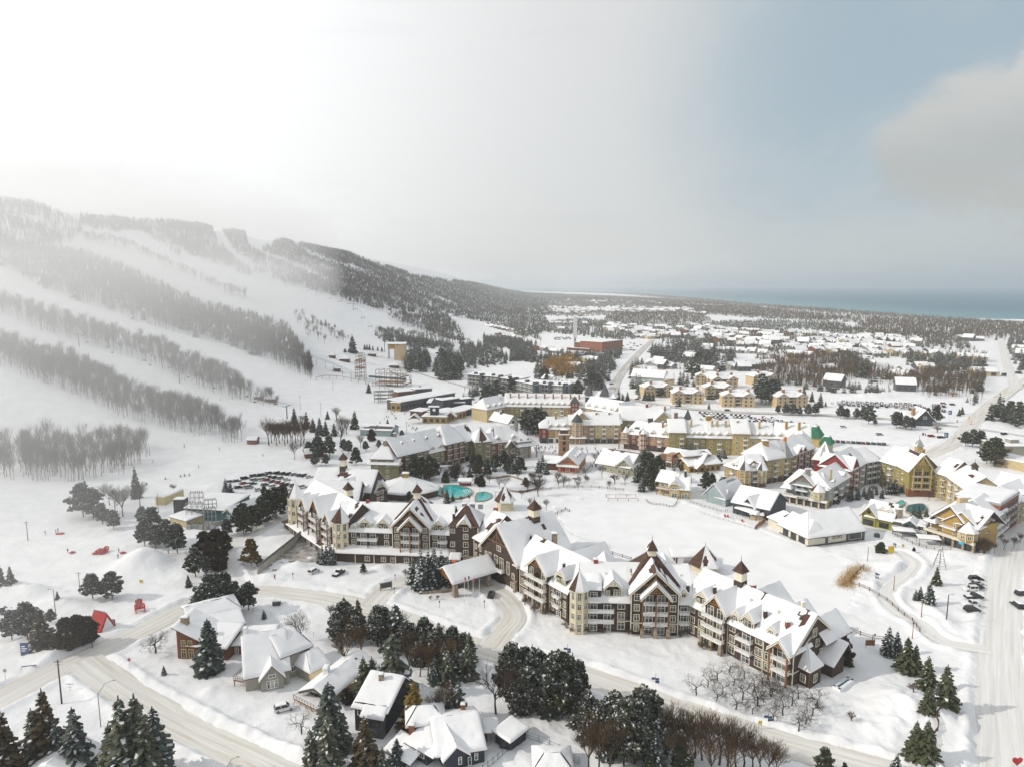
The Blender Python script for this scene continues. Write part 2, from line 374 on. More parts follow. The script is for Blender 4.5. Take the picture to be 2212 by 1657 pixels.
def build_ground():
 th=np.concatenate([np.radians(np.arange(-180,-52,4.0)),np.radians(np.arange(-52,52,0.235)),np.radians(np.arange(52,180,4.0))])
 r=np.concatenate([[0.5,20,50,80],np.geomspace(100,700,480),np.geomspace(706,60000,330)])
 T,Rr=np.meshgrid(th,r);x=Rr*np.sin(T);y=Rr*np.cos(T)
 rd=road_dist(x.ravel(),y.ravel()).reshape(x.shape);z=ground_z(x,y,rd)
 V=np.stack([x,y,z],-1).reshape(-1,3);nr,nt_=x.shape
 i=np.arange(nr-1)[:,None];j=np.arange(nt_)[None,:];j2=(j+1)%nt_
 Fq=np.stack(np.broadcast_arrays(i*nt_+j,i*nt_+j2,(i+1)*nt_+j2,(i+1)*nt_+j),-1).reshape(-1,4)[:,::-1]
 o=link('ground',npmesh('ground',V,Fq,['ground_snow'],smooth=True));tag(o,kind='structure')
 for(nm,pts,w,mt),P_ in zip(ROADS,ROADW):
  d=np.gradient(P_,axis=0);d/=np.linalg.norm(d,axis=1)[:,None];nrm=np.stack([d[:,1],-d[:,0]],1)
  s=np.concatenate([[0],np.cumsum(np.linalg.norm(np.diff(P_,axis=0),axis=1))])
  k=5;q=np.linspace(-0.5,0.5,k);n=len(P_)
  V=np.zeros((n,k,3));V[:,:,:2]=P_[:,None,:]+nrm[:,None,:]*(q*(w+0.5))[None,:,None]
  V[:,:,2]=hz(V[:,:,0],V[:,:,1])+0.06+0.012*(len(bpy.data.objects)%7)
  i=np.arange(n-1)[:,None];j=np.arange(k-1)[None,:]
  Fq=np.stack(np.broadcast_arrays(i*k+j,i*k+j+1,(i+1)*k+j+1,(i+1)*k+j),-1).reshape(-1,4)
  me=npmesh(nm,V.reshape(-1,3),Fq[:,::-1],[mt]);uvl=me.uv_layers.new(name='UVMap')
  uv=np.stack(np.broadcast_arrays((q*w)[None,:],s[:,None]),-1).reshape(-1,2)
  li=np.zeros(len(me.loops),np.int32);me.loops.foreach_get('vertex_index',li);uvl.data.foreach_set('uv',uv[li].astype(np.float32).ravel())
  tag(link(nm,me),kind='structure')
build_ground()
def build_pond():
 P_=spline([G(*p)for p in FLATS['pond']+FLATS['pond'][:1]],8)[:-1];c=P_.mean(0);me=bpy.data.meshes.new('pond');V=[(c[0],c[1],.34)]+[(c[0]+(p[0]-c[0])*k,c[1]+(p[1]-c[1])*k,z)for k,z in((.94,.34),(.98,.30),(1.01,-.1))for p in P_];n=len(P_);F_=[(0,1+i,1+(i+1)%n)for i in range(n)]+[(1+r*n+i,1+(r+1)*n+i,1+(r+1)*n+(i+1)%n,1+r*n+(i+1)%n)for r in(0,1)for i in range(n)]
 me.from_pydata(V,[],F_);me.materials.append(MATS['ice_snow']);me.update();tag(link('pond',me),kind='structure')
build_pond()
# ---------------------------------------------------------------- the bay
def water_mat():
 m=mat('bay_water',(0.02,0.10,0.165),0.5,0,0.002,0,1,0.06,rgb2=(0.04,0.155,0.225),stretch=(0.5,1.2,1),detail=5,lo=0.35,hi=0.7)
 nt=m.node_tree;N=nt.nodes;L=nt.links;b=N['Principled BSDF']
 g=N.new('ShaderNodeNewGeometry');n=N.new('ShaderNodeTexNoise');n.inputs['Scale'].default_value=0.05;n.inputs['Detail'].default_value=6
 L.new(g.outputs['Position'],n.inputs['Vector']);bp=N.new('ShaderNodeBump');bp.inputs['Distance'].default_value=1.2
 L.new(n.outputs['Fac'],bp.inputs['Height']);L.new(bp.outputs[0],b.inputs['Normal'])
 # pale shallows along the shore
 src=b.inputs['Base Color'].links[0].from_socket
 s=N.new('ShaderNodeSeparateXYZ');L.new(g.outputs['Position'],s.inputs[0])
 mr=N.new('ShaderNodeMapRange');mr.inputs[1].default_value=1250;mr.inputs[2].default_value=2100;mr.inputs[3].default_value=1;mr.inputs[4].default_value=0;L.new(s.outputs[0],mr.inputs[0])
 mx=N.new('ShaderNodeMix');mx.data_type='RGBA';mx.clamp_factor=True;L.new(mr.outputs[0],mx.inputs[0]);L.new(src,mx.inputs[6]);mx.inputs[7].default_value=(0.15,0.30,0.34,1)
 L.new(mx.outputs[2],b.inputs['Base Color'])
water_mat()
def build_water():
 V=[(-70000,1,-3),(90000,1,-3),(90000,90000,-3),(-70000,90000,-3)]
 V=[(700,-3000,-3),(90000,-3000,-3),(90000,90000,-3),(-70000,90000,-3),(-70000,9500,-3),(500,9500,-3)]
 me=bpy.data.meshes.new('lake');me.from_pydata(V,[],[tuple(range(6))]);me.materials.append(MATS['bay_water']);me.update()
 tag(link('lake',me),kind='structure')
 m=MB();c=G(2200,692);pts=[]
 for i in range(26):
  a=i/26*2*math.pi;k=1+0.35*math.sin(3*a+1)+0.2*math.sin(7*a);pts.append((c[0]+30+85*k*math.cos(a),c[1]+60+60*k*math.sin(a),-2.9))
 m.slab(pts,0.3,'ice_snow');tag(m.build('ice_floe'),'white sheet of shore ice afloat on the blue bay at its right end','ice floe')
build_water()
# ---------------------------------------------------------------- building kit
siding('wall_brown',(0.068,0.046,0.036));siding('wall_cream',(0.68,0.60,0.42));mat('trim_cream',(0.76,0.71,0.56),0.6,0.05)
mat('trim_white',(0.80,0.80,0.78),0.5,0.03);mat('timber',(0.26,0.125,0.045),0.7,0.2,1.5);mat('timber_dark',(0.10,0.052,0.03),0.7,0.2,1.5)
mat('pole_wood',(0.20,0.15,0.105),0.8,0.15);mat('stone',(0.20,0.155,0.11),0.85,0,1.4,0.05,2.5,rgb2=(0.40,0.33,0.25),detail=6,lo=0.35,hi=0.65)
mat('shingle_brown',(0.085,0.045,0.034),0.9,0.3,1.6,0.03,4);mat('shingle_grey',(0.085,0.085,0.09),0.9,0.2,1.6,0.03,4)
mat('shingle_green',(0.02,0.15,0.075),0.6,0.15,0.8);mat('metal_dark',(0.035,0.036,0.04),0.5,0.1,1,spec=0.5);mat('metal_grey',(0.33,0.34,0.35),0.5,0.1,1)
mat('vent_red',(0.32,0.05,0.035),0.6,0.1);mat('finial',(0.16,0.03,0.025),0.5,0.1)
mat('brick',(0.24,0.10,0.06),0.85,0.2,1.5,0.02,6);mat('brick_dark',(0.13,0.055,0.04),0.85,0.2,1.5,0.02,6);mat('brick_tan',(0.36,0.21,0.12),0.85,0.15,1.5)
siding('wall_yellow',(0.52,0.40,0.18));siding('wall_ochre',(0.40,0.265,0.09));siding('wall_mustard',(0.35,0.28,0.10));siding('wall_olive',(0.27,0.235,0.10));siding('wall_sand',(0.52,0.42,0.24))
siding('wall_red',(0.22,0.04,0.03));siding('wall_blue',(0.30,0.37,0.38));siding('wall_slate',(0.055,0.068,0.075));siding('wall_navy',(0.035,0.045,0.06));siding('wall_teal',(0.06,0.15,0.17));siding('wall_white',(0.70,0.70,0.67))
siding('wall_grey',(0.24,0.245,0.23));siding('wall_taupe',(0.33,0.315,0.27));siding('wall_greenish',(0.22,0.205,0.115));siding('wall_lime',(0.29,0.28,0.05));mat('panel_cream',(0.66,0.61,0.50),0.6,0.04);mat('panel_dark',(0.085,0.085,0.09),0.7,0.1)
siding('wall_peach',(0.54,0.42,0.26));siding('wall_rustwood',(0.17,0.068,0.035));mat('wall_black',(0.025,0.025,0.028),0.8,0.2);mat('door_red',(0.30,0.03,0.035),0.6,0.1);mat('concrete',(0.40,0.38,0.34),0.85,0.12,0.8)
mat('sign_blue',(0.04,0.085,0.20),0.5,0.05);mat('sign_cyan',(0.03,0.42,0.65),0.5,0.05);mat('red_paint',(0.45,0.03,0.035),0.5,0.1);mat('yellow_paint',(0.60,0.42,0.03),0.5,0.1);mat('orange_paint',(0.65,0.20,0.03),0.5,0.1)
mat('letter_white',(0.85,0.85,0.83),0.5,0.02)
def glass_mat(name,rgb,var):
 m=mat(name,rgb,0.12,0,0.35,0,1,0.5,rgb2=var,lo=0.45,hi=0.55);return m
glass_mat('glass',(0.045,0.05,0.055),(0.16,0.165,0.16));glass_mat('glass_dark',(0.02,0.023,0.026),(0.06,0.065,0.07));glass_mat('glass_pale',(0.22,0.23,0.22),(0.42,0.42,0.40))
def snow_patch(mb,a,b,c,d,t=0.42,cell=0.8,edges=(1,1,0,1),bare=(),seed=0,mat_='roof_snow',nmax=60):
 """pillowy snow on a roof slope a-b (eave) c-d (top); edges: which of eave, right, top, left end in a rounded lip.
       bare: (s, t, rs, rt) ellipses in the slope's own unit square where the roof shows through"""
 a,b,c,d=(np.array(p,float)for p in(a,b,c,d));lu=max(np.linalg.norm(b-a),np.linalg.norm(c-d));lv=max(np.linalg.norm(d-a),np.linalg.norm(c-b))
 nu=int(min(nmax,max(3,lu/cell)))+1;nv=int(min(nmax,max(3,lv/cell)))+1
 s=np.linspace(0,1,nu);s=np.unique(np.concatenate([[0,min(.25,.12/lu)],s[1:-1],[1-min(.25,.12/lu),1]]));v=np.linspace(0,1,nv);v=np.unique(np.concatenate([[0,min(.25,.12/lv)],v[1:-1],[1]]))
 S,T=np.meshgrid(s,v);P=((a*(1-S[...,None])+b*S[...,None])*(1-T[...,None])+(d*(1-S[...,None])+c*S[...,None])*T[...,None])
 wu=np.linalg.norm((b-a)*(1-T[...,None])+(c-d)*T[...,None],axis=-1);e=np.full(S.shape,9.0)
 if edges[0]:e=np.minimum(e,T*lv)
 if edges[2]:e=np.minimum(e,(1-T)*lv)
 if edges[1]:e=np.minimum(e,(1-S)*wu)
 if edges[3]:e=np.minimum(e,S*wu)
 k=np.clip(e/0.55,0,1);th=t*(0.42+0.58*np.sqrt(np.clip(k*(2-k),0,1)))
 nz=vnoise(P[...,0]*1.0+seed*7.3,P[...,1]+P[...,2],2.3,21)*0.25+vnoise(P[...,0]+seed*3.1,P[...,1]-P[...,2],0.9,22)*0.10
 th=th*(1+nz*1.5)
 for q in bare:
  bs,bt,rs,rt=q;w=((S-bs)/rs)**2+((T-bt)/rt)**2+1.3*vnoise(S*lu+5*seed,T*lv,1.6,23);th=np.where(w<1,-0.12,th)
 P=P.copy();P[...,2]+=th
 n,m=S.shape;V=[tuple(p)for p in P.reshape(-1,3)];F_=[]
 for i in range(n-1):
  for j in range(m-1):F_.append((i*m+j,i*m+j+1,(i+1)*m+j+1,(i+1)*m+j))
  # skirt down to the roof along the lips
 base=((a*(1-S[...,None])+b*S[...,None])*(1-T[...,None])+(d*(1-S[...,None])+c*S[...,None])*T[...,None])
 def skirt(idx,flip):
  o=len(V);V.extend(tuple(base[i,j]+np.array([0,0,-0.02]))for i,j in idx)
  for q in range(len(idx)-1):
   i0=idx[q][0]*m+idx[q][1];i1=idx[q+1][0]*m+idx[q+1][1];f=(o+q,o+q+1,i1,i0);F_.append(f[::-1]if flip else f)
 if edges[0]:skirt([(0,j)for j in range(m)],False)
 if edges[1]:skirt([(i,m-1)for i in range(n)],False)
 if edges[2]:skirt([(n-1,j)for j in range(m)],True)
 if edges[3]:skirt([(i,0)for i in range(n)],True)
 mb.add(V,F_,mat_)
def slope(rf,sn,a,b,c,d,th=0.22,roof_m='shingle_brown',**kw):
 """one roof plane as a slab, with its snow"""
 pts=[a,b,c,d]if np.linalg.norm(np.array(c)-np.array(d))>1e-3 else[a,b,c]
 rf.prism([(p[0],p[1],p[2]-th)for p in pts],pts,roof_m)
 if sn is not None:snow_patch(sn,a,b,c,d,**kw)
def footprint(F,u0,u1,n0,n1,pad=1.5):
 a,b=abs(u1-u0),abs(n1-n0);r=min(a,b)/2;k=max(1,int(max(a,b)/max(r,1)))
 for i in range(k):
  f=(i+.5)/k;u,n=(u0+(u1-u0)*f,(n0+n1)/2)if a>b else((u0+u1)/2,n0+(n1-n0)*f)
  FOOT.append((*F.P(u,n,0)[:2],r*1.15+pad))
def clear_of_buildings(x,y):
 k=np.ones(len(x),bool)
 if len(x)<4:q=np.array(FOOT);return np.array([((a-q[:,0])**2+(b-q[:,1])**2>q[:,2]**2).all()for a,b in zip(x,y)],bool)
 for fx,fy,r in FOOT:k&=(x-fx)**2+(y-fy)**2>r*r
 return k
class Bld:
 """one building: wall, roof (> snow), windows and so on are gathered and linked as its parts"""
 def __init__(s,name,label,cat,group=None,snow=0.42,cell=0.9):
  s.t=thing(name,label,cat,group=group);s.w=MB();s.r=MB();s.s=MB();s.tr=MB();s.wins=[];s.snow=snow;s.cell=cell;s.n=0;s.roof_m='shingle_brown';s.extra=[]
  # walls ----------------------------------------------------------------
 def wall(s,F,u0,u1,n0,n1,z0,z1,m):s.w.box(F,u0,u1,n0,n1,z0,z1,m);footprint(F,u0,u1,n0,n1)
 def trim(s,F,u0,u1,n0,n1,z0,z1,m='trim_cream'):s.tr.box(F,u0,u1,n0,n1,z0,z1,m)
 def gable_wall(s,F,uc,hw,n,z0,z1,m,t=0.3):
  P=F.P;s.w.prism([P(uc-hw,n,z0),P(uc+hw,n,z0),P(uc,n,z1)],[P(uc-hw,n-t,z0),P(uc+hw,n-t,z0),P(uc,n-t,z1)],m)
 def ridge_u(s,F,u0,u1,nf,nb,ef,eb,nr,zr,oh=0.6,ends=0.5,hipl=0,hipr=0,m=None,bare_f=(),bare_b=(),wallm=None,snow=None,es=(1,1)):
  """roof with its ridge along the wall; nf/nb front and back wall planes; hipl/hipr hip lengths (0 = gable end)"""
  P=F.P;m=m or s.roof_m;sf=(zr-ef)/(nf-nr);sb=(zr-eb)/(nr-nb)if nr-nb>.01 else 0;s.n+=1;t=snow or s.snow
  a=P(u0-ends,nf+oh,ef-sf*oh);b=P(u1+ends,nf+oh,ef-sf*oh);c=P(u1+ends-hipr-(ends if hipr else 0),nr,zr);d=P(u0-ends+hipl+(ends if hipl else 0),nr,zr)
  slope(s.r,s.s,a,b,c,d,roof_m=m,t=t,cell=s.cell,bare=bare_f,seed=s.n,edges=(1,es[1],0,es[0]))
  a2=P(u1+ends,nb-oh,eb-sb*oh);b2=P(u0-ends,nb-oh,eb-sb*oh)
  if sb:slope(s.r,s.s,a2,b2,d,c,roof_m=m,t=t,cell=s.cell*1.3,bare=bare_b,seed=s.n+50,edges=(1,es[0],0,es[1]))
  if hipl:slope(s.r,s.s,b2,a,d,d,roof_m=m,t=t,cell=s.cell,seed=s.n+100,edges=(1,0,0,0))
  elif wallm:P_=F.P;s.w.prism([P_(u0,nf,ef),P_(u0,nb,eb),P_(u0,nr,zr)],[P_(u0+.3,nf,ef),P_(u0+.3,nb,eb),P_(u0+.3,nr,zr)],wallm)
  if hipr:slope(s.r,s.s,b,a2,c,c,roof_m=m,t=t,cell=s.cell,seed=s.n+150,edges=(1,0,0,0))
  elif wallm:P_=F.P;s.w.prism([P_(u1,nf,ef),P_(u1,nb,eb),P_(u1,nr,zr)],[P_(u1-.3,nf,ef),P_(u1-.3,nb,eb),P_(u1-.3,nr,zr)],wallm)
 def ridge_n(s,F,uc,hw,nf,nb,ez,az,oh=0.7,side=0.5,m=None,bare_l=(),bare_r=(),barge='trim_cream',gm=None,truss=None,snow=None,back=0):
  """roof with its ridge running back from a gable that faces outwards"""
  P=F.P;m=m or s.roof_m;k=(az-ez)/hw;s.n+=1;t=snow or s.snow;el=ez-k*side
  a,b,c,d=P(uc-hw-side,nb,el),P(uc-hw-side,nf+oh,el),P(uc,nf+oh,az),P(uc,nb,az)
  slope(s.r,s.s,a,b,c,d,roof_m=m,t=t,cell=s.cell,bare=bare_l,seed=s.n+7,edges=(1,1,0,back))
  a2,b2=P(uc+hw+side,nf+oh,el),P(uc+hw+side,nb,el)
  slope(s.r,s.s,a2,b2,d,c,roof_m=m,t=t,cell=s.cell,bare=bare_r,seed=s.n+9,edges=(1,back,0,1))
  if gm:s.gable_wall(F,uc,hw,nf,ez,az-0.2,gm)
  if barge:
   for sg in(-1,1):
    p0=(uc+sg*(hw+side),el-0.30);p1=(uc,az-0.30)
    n0,n1=nf+oh+0.02,nf+oh-0.14;w=0.34
    q=[P(p0[0],n0,p0[1]-w),P(p1[0],n0,p1[1]-w),P(p1[0],n0,p1[1]+.1),P(p0[0],n0,p0[1]+.1)]
    q2=[P(p0[0],n1,p0[1]-w),P(p1[0],n1,p1[1]-w),P(p1[0],n1,p1[1]+.1),P(p0[0],n1,p0[1]+.1)];s.tr.prism(q,q2,barge)
  if truss:
   n0=nf+oh-0.05;zt=az-0.45;h=(az-ez)*0.55;w=hw*0.55
   for p,q in(((uc,zt),(uc,zt-h)),((uc-w,zt-h),(uc+w,zt-h)),((uc-w*.5,zt-h),(uc,zt-h*.45)),((uc+w*.5,zt-h),(uc,zt-h*.45))):s.tr.bar(P(p[0],n0,p[1]),P(q[0],n0,q[1]),0.13,truss)
 def dormer(s,F,uc,w,nf,z0,ez,az,nb,m,win=((0.0,1.6,1.5),),oh=0.5,truss='trim_cream'):
  mb=MB();P=F.P;mb.box(F,uc-w/2,uc+w/2,nf-0.2,nb,z0,ez,m);mb.prism([P(uc-w/2,nf,ez),P(uc+w/2,nf,ez),P(uc,nf,az-.1)],[P(uc-w/2,nb,ez),P(uc+w/2,nb,ez),P(uc,nb,az-.1)],m)
  mb.box(F,uc-w/2-.02,uc-w/2+.2,nf-.18,nf+.05,z0,ez,'trim_cream');mb.box(F,uc+w/2-.2,uc+w/2+.02,nf-.18,nf+.05,z0,ez,'trim_cream')
  o=mb.build('dormer',s.t);sub=Bld.__new__(Bld);sub.__dict__.update(s.__dict__);sub.r=MB();sub.s=MB();sub.tr=MB();sub.w=MB()
  sub.ridge_n(F,uc,w/2,nf,nb,ez,az,oh,0.35,truss=truss);s.n=sub.n
  r=sub.r;r2=r.build('roof',o);sub.s.build('snow',o,True);sub.tr.build('trim',o)
  for du,ww,hh in win:s.window(F,uc+du,(z0+ez)/2+0.25,ww,hh,nf,parent=o)
  # windows --------------------------------------------------------------
 def window(s,F,u,zc,w,h,n=0.0,style='cream',parent=None,name='window'):
  me=window_mesh(round(w,1),round(h,1),style);o=link(name,me[2]if getattr(s,'simple',False)else me[0],parent or s.t,F.P(u,n,zc),F.rz)
  if getattr(s,'simple',False):return o
  if me[1]is not None and parent is None and s.n>=0:link('pane',me[1],o)
  elif me[1]is not None:o.data=me[2]
  return o
 def cols(s,F,us,zs,w,h,n=0.0,style='cream',name='window'):
  for u in us:
   for z in zs:s.window(F,u,z,w,h,n,style,name=name)
 def balcony(s,F,u0,u1,z,d=1.6,n=0.0,rail='trim_white',snow=True,div=None):
  mb=MB();mb.box(F,u0,u1,n-0.05,n+d,z-0.22,z,'trim_cream');o=mb.build('balcony',s.t)
  r=MB();P=F.P;H=1.05
  for k in range(3):
   za,zb=((z+H-.09,z+H),(z+.12,z+.19),(z-.22,z+.02))[k];r.box(F,u0,u1,n+d-.06,n+d+.02,za,zb,rail);r.box(F,u0,u0+.07,n+.02,n+d-.07,za,zb,rail);r.box(F,u1-.07,u1,n+.02,n+d-.07,za,zb,rail)
  nb=max(2,int((u1-u0)/0.42))
  for i in range(nb+1):
   u=u0+.05+(u1-u0-.1)*i/nb;w=.09 if i%4==0 else .035;r.box(F,u-w,u+w,n+d-.05,n+d+.01,z+.19,z+H-.09,rail)
  for i in range(1,4):
   q=n+d*i/4;r.box(F,u0+.01,u0+.05,q-.035,q+.035,z+.19,z+H-.09,rail);r.box(F,u1-.05,u1-.01,q-.035,q+.035,z+.19,z+H-.09,rail)
  r.build('railing',o)
  if snow:
   q=MB();snow_patch(q,P(u0+.1,n+d-.1,z),P(u1-.1,n+d-.1,z),P(u1-.1,n+.1,z),P(u0+.1,n+.1,z),0.38,0.5,(1,1,1,1),seed=int(u0*7+z));q.build('snow',o,True)
  if div:
   q=MB()
   for u in div:q.box(F,u-.06,u+.06,n+.02,n+d-.2,z+.02,z+1.9,'timber_dark')
   q.build('divider',o)
  return o
 def tower(s,F,u,n,r,z0,ez,az,m,rows,style='cream',faces=(4,5,6,7),k=8,roof_oh=0.55,snow_faces=(0,1,2,3,5,6,7),trim='trim_cream',rm=None,tall_top=True):
  c=F.P(u,n,0);ph=F.rz+math.pi/k;mb=MB();R_=r/math.cos(math.pi/k)
  mb.prism(mb.ring((c[0],c[1],z0),R_,k,ph),mb.ring((c[0],c[1],ez),R_,k,ph),m);FOOT.append((c[0],c[1],r+1))
  for i in range(k):
   q=ph+2*math.pi*i/k;p=(c[0]+(R_+.03)*math.cos(q),c[1]+(R_+.03)*math.sin(q));mb.tube((p[0],p[1],z0),(p[0],p[1],ez),.14,.14,trim,4)
  o=mb.build('tower',s.t);rf=MB();b=rf.ring((c[0],c[1],ez-.1),R_+roof_oh,k,ph);rf.cone(b,(c[0],c[1],az),rm or s.roof_m)
  rf.prism(rf.ring((c[0],c[1],ez-.34),R_+roof_oh-.04,k,ph),rf.ring((c[0],c[1],ez-.11),R_+roof_oh-.04,k,ph),trim);rf.tube((c[0],c[1],az-.3),(c[0],c[1],az+1.7),.12,.02,'finial',5)
  ro=rf.build('roof',o);sn=MB()
  for i in snow_faces:
   i%=k;snow_patch(sn,b[i],b[(i+1)%k],(c[0],c[1],az-.2),(c[0],c[1],az-.2),0.28,0.6,(1,0,0,0),seed=i)
  if snow_faces:sn.build('snow',o,True)
  w=2*r*math.tan(math.pi/k)*0.62
  for i in faces:
   q=ph+2*math.pi*(i+.5)/k;f=Fr((c[0],c[1]),(c[0]-math.sin(q),c[1]+math.cos(q)))
   for zc,hh in rows:link('window',window_mesh(round(w,1),hh,style)[2],o,(c[0]+(r+.02)*math.cos(q),c[1]+(r+.02)*math.sin(q),zc),q+math.pi/2)
  return o
 def cupola(s,c,w,z0,zb,ez,az,rz=0.0,low='wall_brown',box='trim_cream',rm=None):
  mb=MB();k=4;ph=rz+math.pi/4;R_=w/2*math.sqrt(2)
  mb.prism(mb.ring((c[0],c[1],z0),R_,4,ph),mb.ring((c[0],c[1],zb),R_,4,ph),low);mb.prism(mb.ring((c[0],c[1],zb),R_*.94,4,ph),mb.ring((c[0],c[1],ez),R_*.94,4,ph),box)
  o=mb.build('cupola',s.t);rf=MB();b=rf.ring((c[0],c[1],ez),R_*1.3,4,ph);rf.cone(b,(c[0],c[1],az),rm or s.roof_m);rf.tube((c[0],c[1],az-.2),(c[0],c[1],az+1.6),.1,.02,'finial',5);rf.build('roof',o)
  sn=MB()
  for i in(0,1):snow_patch(sn,b[i],b[(i+1)%4],(c[0],c[1],az-.15),(c[0],c[1],az-.15),.16,.5,(1,0,0,0),seed=i,bare=((.5,.45,.35,.3),))
  sn.build('snow',o,True);return o
 def chimney(s,p,w,z0,z1,m='stone',cap=True,d=None):
  mb=MB();d=d or w;x,y=p[:2];q=[(x-w/2,y-d/2),(x+w/2,y-d/2),(x+w/2,y+d/2),(x-w/2,y+d/2)]
  mb.prism([(a,b,z0)for a,b in q],[(a,b,z1)for a,b in q],m);k=1.12;q2=[(x+(a-x)*k,y+(b-y)*k)for a,b in q]
  mb.prism([(a,b,z1)for a,b in q2],[(a,b,z1+.18)for a,b in q2],m)
  o=mb.build('chimney',s.t)
  if cap:
   sn=MB();q=[(a,b,z1+.18)for a,b in q2];snow_patch(sn,q[0],q[1],q[2],q[3],.35,.5,(1,1,1,1));sn.build('snow',o,True)
  return o
 def posts(s,F,us,n,z0,z1,m='timber',r=.2,stone=0.0):
  for u in us:
   mb=MB();mb.box(F,u-r,u+r,n-r,n+r,z0+stone,z1,m)
   if stone:mb.prism([F.P(u+a*.62,n+b*.62,z0-1)for a,b in((-1,-1),(1,-1),(1,1),(-1,1))],[F.P(u+a*.42,n+b*.42,z0+stone)for a,b in((-1,-1),(1,-1),(1,1),(-1,1))],'stone')
   mb.build('post',s.t)
 def done(s):
  if s.w.f:s.w.build('wall',s.t)
  if s.tr.f:s.tr.build('trim',s.t)
  if s.r.f:r=s.r.build('roof',s.t)
  else:r=s.t
  if s.s.f:s.s.build('snow',r,True)
  return s.t
WM={}
WSTY={'cream':('trim_cream','glass'),'white':('trim_white','glass'),'dark':('metal_dark','glass_dark'),'timber':('timber_dark','glass_dark'),'shop':('metal_dark','glass_dark'),'yellow':('wall_sand','glass_dark'),'pale':('trim_white','glass_pale')}
def window_mesh(w,h,style):
 """frame, pane and both-in-one meshes of a window, centred, facing -y"""
 key=(w,h,style)
 if key in WM:return WM[key]
 fm,gm=WSTY[style];F=Fr((-1,0),(1,0));F.A=np.array([0.0,0.0])
 def frame(mb):
  t=min(0.16,w*.14);mb.box(F,-w/2,-w/2+t,-.05,.10,-h/2,h/2,fm);mb.box(F,w/2-t,w/2,-.05,.10,-h/2,h/2,fm)
  mb.box(F,-w/2+t,w/2-t,-.05,.10,h/2-t,h/2,fm);mb.box(F,-w/2+t,w/2-t,-.05,.12,-h/2,-h/2+t,fm)
  if w>0.9:mb.box(F,-.05,.05,-.03,.08,-h/2+t,h/2-t,fm)
  if h>1.2:mb.box(F,-w/2+t,w/2-t,-.03,.075,h*.12,h*.12+.08,fm)
 def pane(mb):mb.box(F,-w/2+.05,w/2-.05,-.04,.04,-h/2+.05,h/2-.05,gm)
 a=MB();frame(a);b=MB();pane(b);c_=MB();frame(c_);pane(c_);WM[key]=(a.me('window'),b.me('pane'),c_.me('window'));return WM[key]
